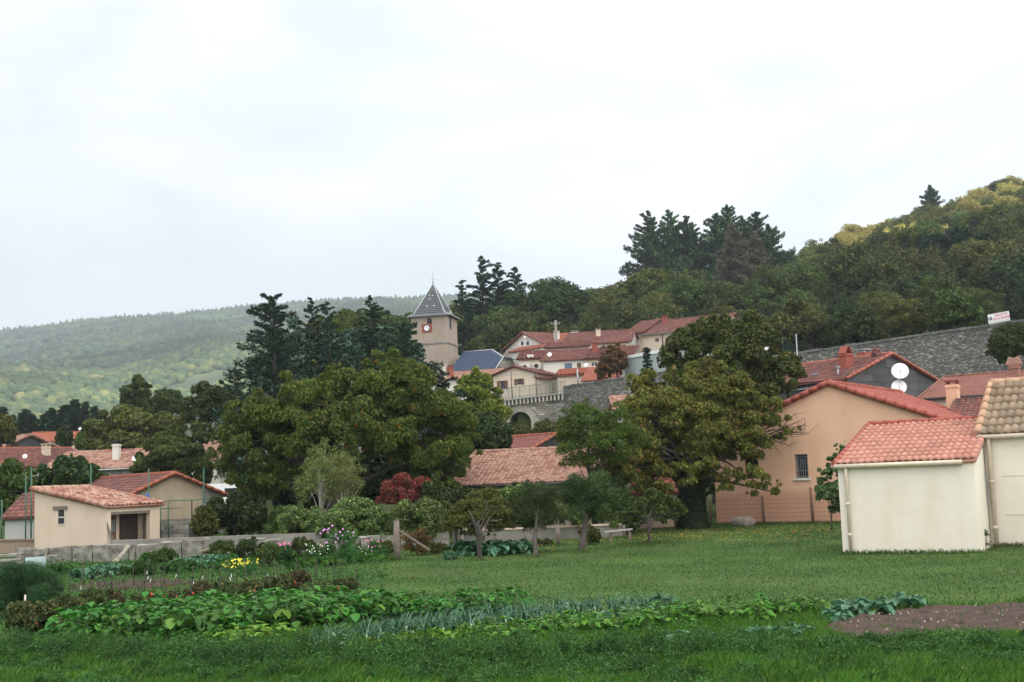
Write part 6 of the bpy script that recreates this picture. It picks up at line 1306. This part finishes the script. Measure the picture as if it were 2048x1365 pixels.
plant(fill([(1180, 1262), (1330, 1216), (1360, 1220), (1240, 1252)], .6, rr), 'cabbage', lambda i, x, y: 'grey green cabbage at the right end of the leek row', 'cabbage', 'cabbages in the leek row', vc, None, rr, .8, 1.2)
plant(fill([(1300, 1290), (1640, 1262), (1660, 1276), (1400, 1300)], .5, rr), 'cabbage', lambda i, x, y: 'small grey green cabbage in the weedy bed before the bright bean plants', 'cabbage', 'small cabbages in the weedy bed', vc, None, rr, .5, .8)
plant(fill([(905, 1112), (930, 1108), (1035, 1104), (1050, 1110), (960, 1114)], .45, rr), 'cabbage', lambda i, x, y: 'tall blue green cabbage behind the olive fruit tree by the fence, %s' % ('left end' if x / y < -.02 else 'right end'), 'cabbage', 'blue green cabbages by the fence', vc, None, rr, 1.2, 1.7)
plant(fill([(140, 1156), (215, 1142), (262, 1144), (200, 1160)], .3, rr), 'cabbage', lambda i, x, y: 'blue green cabbage before the stone block wall', 'cabbage', 'cabbages before the block wall', vc, None, rr, .7, 1.0)
plant(fill([(350, 1132), (440, 1124), (450, 1134), (370, 1142)], .32, rr), 'cabbage', lambda i, x, y: 'dark blue green cabbage under the yellowish plank', 'cabbage', 'cabbages under the plank', vc, None, rr, .8, 1.1)
plant(fill([(690, 1290), (1090, 1270), (1100, 1282), (760, 1302)], .3, rr), 'lettuce', lambda i, x, y: 'yellow green lettuce between leeks and weeds, %s part' % pos_word(x, y), 'lettuce', 'lettuces', variants('leaves', lambda: broadleaf(rnp, 18, .12, .14, .1, .5), 3, G_LET), None, rr)
# shrubs of herbs and leafy plants in the back garden, built as bushes
def bush(name, lb, px, py, rpx, hpx, mat, n, size, seed, group=None, cat='plant', asp=.5, **k):
    f_ = gfoot(px, py); rng = np.random.RandomState(seed); s = f_[1] / F; e = empty(name, f_, 0, lb, cat, group); V, Fc, C, R = crown_geo([(0, 0, hpx * s * .5, rpx * s, rpx * s * .8, hpx * s * .52)], n, size, rng, k=24, rs=.4, aspect=asp, **k)
    V[:, 2] = np.maximum(V[:, 2], .01); np_obj('leaves', V, Fc, mat, e); mb = MB()
    for i in rng.choice(len(C), min(8, len(C)), replace=False): mb.tube([(0, 0, 0), tuple(Vector(C[i]) * .5 + Vector((0, 0, .05))), tuple(C[i])], [.012, .008, .003], 4, False)
    mb.build('stems', stem_m, e); return e
bush('asparagus_bush', 'tall feathery dark green asparagus bed at the left edge', 42, 1236, 62, 92, leafmat('asparagus', [(0, (.012, .035, .014)), (.6, (.025, .06, .024)), (1, (.05, .09, .04))], .3, .2, cl=1.5), 26000, .07, 1, asp=.08)
bush('asparagus_bush', 'right half of the feathery asparagus at the left edge', 88, 1232, 36, 78, bpy.data.materials['asparagus'], 14000, .07, 2, asp=.08)
for i, (px, py, r, hh_, m, lb) in enumerate(((45, 1262, 34, 48, G_TOM, 'tomato plant with dry brown leaves around the white stick at the left edge'), (95, 1268, 34, 52, G_TOM, 'tomato plant with red fruit right of the white stick'), (140, 1232, 30, 34, G_TOM, 'leafy pepper plant left of the front bean bed'), (190, 1222, 26, 38, G_TOM, 'pepper plant behind the bean bed, far left'), (222, 1216, 22, 30, G_DRY, 'dry tomato plant behind the bean bed, left'),
    (290, 1218, 26, 28, G_TOM, 'green tomato plant behind the bean bed'), (345, 1212, 22, 24, G_DRY, 'brown withered plant before the stakes'), (400, 1208, 24, 34, G_DRY, 'brown withered tomato plant in the middle of the stakes'), (440, 1204, 26, 36, G_TOM, 'green tomato plant behind the middle of the bean bed'), (500, 1200, 30, 34, G_TOM, 'wide tomato plant behind the bean bed'),
    (555, 1196, 26, 38, G_TOM, 'tomato plant left of the red brown withered one'), (595, 1192, 22, 46, G_DRY, 'red brown withered tomato plant with upright stems'), (640, 1204, 30, 36, G_TOM, 'olive leafed tomato plant near the right end of the stakes'), (690, 1198, 24, 34, G_TOM, 'last tomato plant, at the right end of the stake rows'))):
    e = bush('tomato_plant', lb, px, py, r, hh_, m, 2200, .085, 10 + i, 'tomato plants along the stakes')
    q = MB(); rg = random.Random(i)
    for _ in range(2): c = Vector((rg.uniform(-.2, .2), -.15 + rg.uniform(-.1, 0), rg.uniform(.08, .3))); q.tube([c - Vector((0, 0, .03)), c - Vector((0, 0, .018)), c + Vector((0, 0, .018)), c + Vector((0, 0, .03))], [.008, .022, .022, .008], 8)
    q.build('tomatoes', plain('tomato_red', (.5, .05, .02), .3) if 'tomato_red' not in bpy.data.materials else bpy.data.materials['tomato_red'], e)
for i, (px, py, r, hh_, m, lb) in enumerate(((285, 1152, 28, 26, G_WEED, 'low dark green herb clump before the block wall'), (120, 1148, 26, 18, G_WEED, 'leafy clump left before the block wall'), (255, 1150, 14, 14, G_WEED, 'small leafy clump between the cabbages and herbs'), (330, 1130, 26, 30, L_MID, 'brown green shrub growing over the block wall'), (360, 1146, 40, 22, G_WEED, 'wide green parsley clump in the back garden'), (455, 1140, 34, 24, G_WEED, 'green clump left of the yellow flowers'),
    (540, 1132, 24, 44, L_MID, 'grey green shrub beside the pink flower cushion'), (575, 1140, 18, 40, G_WEED, 'bright clump behind the pink flower cushion'), (640, 1134, 46, 18, G_BEAN, 'low leafy strawberry patch under the cosmos'), (730, 1126, 46, 16, G_BEAN, 'low leafy strawberry patch right of the cosmos'), (835, 1112, 26, 46, L_RUST, 'reddish brown dry bush behind the braced post'), (870, 1108, 22, 22, L_OLIVE, 'dry grass tuft right of the reddish bush'),
    (1180, 1090, 18, 34, L_OLIVE, 'dry weedy shrub right of the thick spruce trunk'), (1080, 1092, 26, 12, L_OLIVE, 'low weeds around the fence post'), (450, 1122, 30, 34, L_MID, 'grey green bush against the stone block wall left of the pinks'), (500, 1120, 34, 36, L_DARK, 'dark bush against the stone block wall behind the yellow flowers'), (610, 1122, 30, 40, L_MID, 'loose green bush against the wall behind the daisies'), (300, 1130, 20, 20, G_WEED, 'small green clump against the block wall'), (700, 1116, 30, 26, L_MID, 'green bush at the foot of the wall right of the cosmos'), (770, 1112, 26, 26, L_OLIVE, 'olive tuft left of the braced post'),
    (900, 1120, 12, 14, G_CAB, 'small blue green plant left of the cabbages'))):
    bush('garden_shrub', lb, px, py, r, hh_, m, 1800, .075, 40 + i, 'leafy clumps of the back garden')
def flowers(name, lb, px, py, rpx, hpx, col_, n, seed, leaf=G_WEED, fs=.045, group='flowering plants of the back garden', base=1200, up=.6):
    e = bush(name, lb, px, py, rpx, hpx, leaf, base, .06, seed, group, 'flowers', asp=.2); rg = random.Random(seed); s = e.location.y / F; q = MB()
    for i in range(n):
        c = Vector((rg.gauss(0, .5) * rpx * s, -abs(rg.gauss(0, .5)) * rpx * s, hpx * s * rg.uniform(up, 1.12))); d = Vector((rg.uniform(-.4, .4), -1, rg.uniform(.1, .8))).normalized(); a = d.cross(Vector((0, 0, 1))).normalized(); b = a.cross(d); f0 = fs * rg.uniform(.7, 1.2)
        for k in range(5): t = 2 * PI * k / 5; t2 = t + .55; t3 = t - .55; q.face([c, c + (a * math.cos(t3) + b * math.sin(t3)) * f0 * .8, c + (a * math.cos(t) + b * math.sin(t)) * f0, c + (a * math.cos(t2) + b * math.sin(t2)) * f0 * .8])
    q.build('blossoms', col_, e); return e
PK = plain('pink_petal', (.75, .16, .40), .6, var=.15); LI = plain('lilac_petal', (.62, .28, .62), .6, var=.15); YE = plain('yellow_petal', (.75, .62, .03), .6, var=.1); WH = plain('white_petal', (.8, .8, .74), .6, var=.05); RD = plain('red_petal', (.55, .03, .09), .6, var=.1)
flowers('cosmos_plant', 'tall feathery cosmos with lilac pink blossoms before the domed ivy', 680, 1130, 32, 70, LI, 34, 61, fs=.03, base=3500)
flowers('aster_cushion', 'rounded cushion of bright pink asters in a dark pot', 566, 1116, 15, 26, PK, 36, 62, fs=.028, up=.75)
flowers('marigold_patch', 'patch of bright yellow flowers in the back garden', 482, 1152, 32, 30, YE, 60, 63, fs=.024)
flowers('daisy_patch', 'scatter of small white daisies left of the cosmos', 640, 1132, 34, 40, WH, 34, 64, fs=.018)
flowers('dahlia_plant', 'low plant with dark red blossoms left of the cosmos', 648, 1130, 10, 34, RD, 10, 65, fs=.032)
flowers('dahlia_plant', 'plant with crimson and pink blossoms between cosmos and braced post', 750, 1120, 22, 36, PK, 10, 66, fs=.03)
flowers('daisy_patch', 'pale small flowers before the stones right of the cosmos', 720, 1124, 24, 26, WH, 16, 67, fs=.016)
# stakes
rs_ = random.Random(7); n = 0
def stake(px, py, hpx, lb, lean=0.0, m=wood_dark, r=.011):
    g = Vector(gfoot(px, py)); h_ = hpx * g.y / F; q = MB(); q.tube([(0, 0, -.05), (lean, 0, h_)], [r, r * .8], 6); o = q.build('garden_stake', m); o.location = g; return tag(o, lb, 'stake', 'thin wooden garden stakes')
rows = (('back row', 1178, 160, 720, 24, 34), ('middle row', 1196, 130, 700, 21, 36), ('front row', 1218, 120, 560, 14, 36))
for nm, y0, x0, x1, k, hh_ in rows:
    for i in range(k):
        px = x0 + (x1 - x0) * (i + rs_.uniform(.1, .9)) / k; py = y0 - (px - 130) * .028 + rs_.uniform(-4, 4)
        pw = 'left end' if i < k * .2 else 'left of its middle' if i < k * .45 else 'right of its middle' if i < k * .75 else 'right end'
        stake(px, py, hh_ * 1.25 * rs_.uniform(.7, 1.3), 'thin brown stake in the %s of the vegetable stakes, %s' % (nm, pw), rs_.uniform(-.04, .04))
stake(50, 1244, 52, 'pale whitish stick at the left edge beside the dry tomato plant', .0, plain('pale_stick', (.45, .42, .36), .8), .022); stake(18, 1236, 70, 'leaning grey pole in the asparagus at the left edge', .12, wood_grey, .015)
# white tags on the plants
q = MB()
for i in range(14):
    px = rs_.uniform(160, 700); py = 1190 - (px - 130) * .03 + rs_.uniform(-14, 20); g = Vector(gfoot(px, py)); z = rs_.uniform(.2, .4); q.bar(g + Vector((0, 0, z)), g + Vector((rs_.uniform(-.03, .03), 0, z + .07)), .014, .005)
tag(q.build('cloth_ties', white), 'white cloth ties fluttering on the vegetable stakes', 'ties', kind='stuff')

# bare soil bed
def bed(name, poly, z=.03, seed=1, sub=60):
    g = [G(*p) for p in poly]; cx = sum(a.x for a in g) / len(g); cy = sum(a.y for a in g) / len(g); x0, x1 = min(a.x for a in g), max(a.x for a in g); y0, y1 = min(a.y for a in g), max(a.y for a in g); gp = [(a.x, a.y) for a in g]
    xs = np.arange(x0, x1, .05); ysv = np.arange(y0, y1, .07); X, Y = np.meshgrid(xs, ysv); rg = np.random.RandomState(seed)
    ins = np.zeros(X.shape, bool); j = len(gp) - 1
    for i in range(len(gp)):
        xi, yi = gp[i]; xj, yj = gp[j]; cond = ((yi > Y) != (yj > Y)) & (X < (xj - xi) * (Y - yi) / (yj - yi + 1e-9) + xi); ins ^= cond; j = i
    Z = np.where(ins, z + .03 * vnoise(X * 5, Y * 5) + rg.rand(*X.shape) * .035, -.03); V = np.stack([X, Y, Z], -1).reshape(-1, 3); a = np.arange(X.size).reshape(X.shape)[:-1, :-1].ravel(); nn = X.shape[1]; Fc = np.stack([a, a + 1, a + 1 + nn, a + nn], 1); keep = ins.ravel()[Fc].any(1)
    return tag(np_obj(name, V, Fc[keep], SOIL, smooth=True), kind='structure'), gp
SOIL = plain('soil', (.040, .019, .011), .95, var=.4, scale=6)
so_, gp = bed('soil_bed', [(1640, 1262), (1700, 1238), (1850, 1220), (2048, 1212), (2300, 1208), (2300, 1262), (2048, 1272), (1900, 1280), (1720, 1290)])
bed('soil_bed', [(140, 1172), (300, 1160), (400, 1166), (300, 1178), (150, 1184)], seed=2)
rg = np.random.RandomState(3); q = MB()
for i in range(150):
    x = rg.uniform(min(a[0] for a in gp), max(a[0] for a in gp)); y = rg.uniform(min(a[1] for a in gp), max(a[1] for a in gp))
    if inpoly((x, y), gp): s = rg.uniform(.005, .014); q.bar((x, y, .065), (x + s, y + s, .07 + s), s * 1.4)
tag(q.build('pebbles', plain('pale_pebble', (.3, .26, .21), .8)), 'pale pebbles scattered on the bare soil', 'pebbles', kind='stuff')

# weeds, grass, fallen leaves
rg = np.random.RandomState(8)
def scatter(n, y0, y1, pmin=-120, pmax=2170):
    u = rg.rand(n); y = np.sqrt(y0 ** 2 + u * (y1 ** 2 - y0 ** 2)); p = rg.uniform(pmin, pmax, n); return (p - 1024) / 2500 * y, y, p
def nosoil(x, y, g=None):
    ins = np.zeros(x.shape, bool); g = gp; j = len(g) - 1
    for i in range(len(g)):
        xi, yi = g[i]; xj, yj = g[j]; ins ^= ((yi > y) != (yj > y)) & (x < (xj - xi) * (y - yi) / (yj - yi + 1e-9) + xi); j = i
    return ~ins | (rg.rand(len(x)) < .015)
def blades(x, y, z, h, w_, rg, lean=.35):
    n = len(x); az = rg.rand(n) * 2 * PI; d = np.stack([np.cos(az), np.sin(az), az * 0], 1); ln = rg.rand(n) * lean; s = np.stack([-np.sin(az), np.cos(az), az * 0], 1); b = np.stack([x, y, z], 1); up = np.array([0, 0, 1.])
    V = np.empty((n, 4, 3)); hh_ = h[:, None]; V[:, 0] = b - s * w_; V[:, 1] = b + s * w_; V[:, 2] = b + up * hh_ * .6 + d * (ln[:, None] * hh_ * .4) + s * w_ * .7; V[:, 3] = b + up * hh_ + d * (ln[:, None] * hh_)
    return V.reshape(-1, 3), np.arange(4 * n).reshape(n, 4)
x, y, p = scatter(230000, 10.5, 19.5); ok = nosoil(x, y); x, y, p = x[ok], y[ok], p[ok]; h_ = rg.uniform(.05, .15, len(x)) * (1 + .4 * vnoise(x * 1.3, y * 1.3)); V, Fc = blades(x, y, zt(x, y), h_, .004, rg, .8)
tag(np_obj('grass', V, Fc, G_GRASS), 'lush green grass in the foreground', 'grass', kind='stuff')
x, y, p = scatter(300000, 19, 56); ok = nosoil(x, y); x, y, p = x[ok], y[ok], p[ok]; h_ = rg.uniform(.02, .05, len(x)); V, Fc = blades(x, y, zt(x, y), h_ * .75 * (1 + .4 * vnoise(x, y)), .010, rg, 1.5)
pk = lambda px, py: (G(px, py).x, G(px, py).y)
tag(np_obj('lawn', V, Fc, leafmat('lawn_blade', [(0, (.034, .075, .020)), (.6, (.052, .098, .027)), (.93, (.078, .118, .037)), (1, (.14, .15, .06))], .3, .3, cl=.35, patch=(.125, .125, .05))), 'short mown grass of the wide lawn', 'grass', kind='stuff')
# unmown grass where the mower misses, against walls, posts and trunks
X_, Y_ = [], []
def strip(a, b, n, wd):
    t = rg.rand(n); X_.append(a[0] + (b[0] - a[0]) * t + rg.normal(size=n) * wd * .3); Y_.append(a[1] + (b[1] - a[1]) * t - abs(rg.normal(size=n)) * wd)
def hp(h_, x, y): p_ = h_.world(x, y, 0); return (p_.x, p_.y)
strip(hp(shed, -.05, -.03), hp(shed, shed.W + .05, -.03), 1500, .09); strip(hp(CH, 0, -.03), hp(CH, 3, -.03), 1300, .1); strip(hp(PH, 0, -.05), hp(PH, PH.W, -.05), 5200, .14)
for px_, py_ in ((960, 1122), (1070, 1115), (1160, 1106), (1299, 1090), (1385, 1058), (795, 1121), (991, 1102), (1052, 1099), (1117, 1092), (1181, 1088), (1249, 1078), (1627, 1049), (1529, 1049)):
    g_ = gfoot(px_, py_); X_.append(g_[0] + rg.normal(size=260) * .16); Y_.append(g_[1] - .05 + rg.normal(size=260) * .14)
x, y = np.concatenate(X_), np.concatenate(Y_); V, Fc = blades(x, y, x * 0, rg.uniform(.03, .13, len(x)) * (rg.rand(len(x)) ** .5 + .3), .007, rg, 1.0)
tag(np_obj('long_grass', V, Fc, bpy.data.materials['lawn_blade']), 'longer unmown grass along the walls, posts and trunks', 'grass', kind='stuff')
# feathery weeds in drifts across the front
C = []
for i in range(760):
    px = rg.uniform(-60, 2120); base_y = np.interp(px, [0, 300, 700, 1100, 1500, 1700, 2048], [1304, 1312, 1320, 1312, 1302, 1296, 1290]); py = base_y + abs(rg.normal()) * 34 - 4
    if px > 1640 and py < 1286: continue
    g = G(px, min(py, 1400)); C.append((g.x, g.y, rg.uniform(.08, .28), rg.uniform(.10, .33) * (.55 if px > 1580 else 1.0) * (1.0 if py < base_y + 26 else .55)))
C = np.array(C); n = 330000; idx = rg.choice(len(C), n); d = unit(n, rg); d[:, 2] = abs(d[:, 2]); r = rg.rand(n) ** .5; pos = np.stack([C[idx, 0] + d[:, 0] * r * C[idx, 2], C[idx, 1] + d[:, 1] * r * C[idx, 2], .02 + d[:, 2] * r * C[idx, 3] * 1.25], 1)
V, Fc = leaf_quads(pos, unit(n, rg) + np.array([0, -.2, .3]), .042, .3, rg); tag(np_obj('weeds', V, Fc, G_WEED), 'feathery dark green weeds growing in drifts along the front of the vegetable beds', 'weeds', kind='stuff')
# creeping weeds through the back garden
x, y, p = scatter(60000, 20, 44, -120, 760); ok = rg.rand(len(x)) < .35 + .5 * (vnoise(x * .8, y * .8) > .1); x, y = x[ok], y[ok]
V, Fc = leaf_quads(np.stack([x, y, rg.rand(len(x)) ** 2 * (.12 + .2 * (vnoise(x * 1.7, y * 1.9) > .2))], 1), unit(len(x), rg) + np.array([0, 0, .8]), .07, .4, rg); tag(np_obj('ground_cover', V, Fc, G_WEED), 'low weeds covering the back garden around the stakes', 'weeds', kind='stuff')
n = 1500; a = rg.normal(size=(n, 2)); g = Vector(gfoot(1430, 1075)); pos = np.stack([g.x + a[:, 0] * 4.2, g.y + 1.2 + a[:, 1] * 3.0, rg.rand(n) * .02 + .035], 1)
V, Fc = leaf_quads(pos, unit(n, rg) * .4 + np.array([0, 0, 1]), .075, .6, rg); tag(np_obj('fallen_leaves', V, Fc, leafmat('fallen_leaf', [(0, (.12, .09, .02)), (.5, (.32, .20, .04)), (1, (.45, .16, .04))], .2, .1)), 'yellow and orange fallen leaves on the lawn under the old cherry', 'leaves', kind='stuff')
# weeds at the foot of shed walls; the grey one replaces a blurred object
bush('garden_shrub', 'dark weed tuft at the foot of the drainpipe of the white shed', 1699, 1104, 7, 14, G_WEED, 260, .05, 90, cat='weed'); bush('garden_shrub', 'grey dark dry weed in place of a blurred object at the shed and house joint', 1972, 1100, 9, 40, leafmat('dry_dark', [(0, (.05, .055, .055)), (1, (.12, .13, .12))], .2, .1), 420, .07, 91, cat='weed', asp=.15)
HAZE=0.00024
# ------------------------------------------------------------------ unseen clouds added to shade the village and far hill top, and the haze
def shade_cloud(name, cx, cy, cz, rx, ry, rz, seed, edges=None):
    rng = np.random.RandomState(seed); import bmesh
    bm = bmesh.new(); bmesh.ops.create_icosphere(bm, subdivisions=5, radius=1); 
    V = np.array([tuple(v.co) for v in bm.verts]); Fc = np.array([[q.index for q in f.verts] for f in bm.faces]); bm.free()
    k = 1 + .12 * vnoise(V[:, 0] * 3, V[:, 1] * 3 + V[:, 2] * 2, seed) + .05 * vnoise(V[:, 0] * 9, V[:, 1] * 8 + V[:, 2] * 5, seed + 1)
    V = V * k[:, None]; V[:, 2] = np.where(V[:, 2] < 0, V[:, 2] * .35, V[:, 2]); V = V * np.array([rx, ry, rz]) + np.array([cx, cy, cz])
    m, nt, o = newmat('shade_cloud_white'); p = N(nt, 'ShaderNodeBsdfDiffuse'); p.inputs[0].default_value = (.9, .9, .9, 1); t = N(nt, 'ShaderNodeBsdfTranslucent'); t.inputs[0].default_value = (.9, .9, .9, 1)
    ms = N(nt, 'ShaderNodeMixShader'); nt.links.new(p.outputs[0], ms.inputs[1]); nt.links.new(t.outputs[0], ms.inputs[2]); nt.links.new(ms.outputs[0], o.inputs[0])
    return tag(np_obj(name, V, Fc, m, smooth=True), kind='structure')
def shade(gx, gy, gz, alt, rx, ry, rz, seed):
    t = (alt - gz) / SUN.z; shade_cloud('shade_cloud', gx + SUN.x * t, gy + SUN.y * t, alt, rx, ry, rz, seed)
shade(20, 48, 5, 620, 330, 215, 60, 1)
shade(-760, 1980, 260, 1080, 1200, 760, 80, 2)
if HAZE:
    m, nt, o = newmat('haze'); v = N(nt, 'ShaderNodeVolumePrincipled'); v.inputs['Color'].default_value = (.78, .88, 1.0, 1); v.inputs['Density'].default_value = HAZE; v.inputs['Anisotropy'].default_value = .2
    nt.links.new(v.outputs[0], o.inputs['Volume'])
    q = MB(); q.box(-1700, 1500, -80, 3300, -200, 430); tag(q.build('haze', m), kind='stuff')
c_ = sc.cycles
c_.max_bounces = 6; c_.diffuse_bounces = 3; c_.glossy_bounces = 2; c_.transmission_bounces = 4; c_.volume_bounces = 0; c_.transparent_max_bounces = 4; c_.use_denoising = True
c_.sample_clamp_indirect = 4
sc.render.use_persistent_data = False
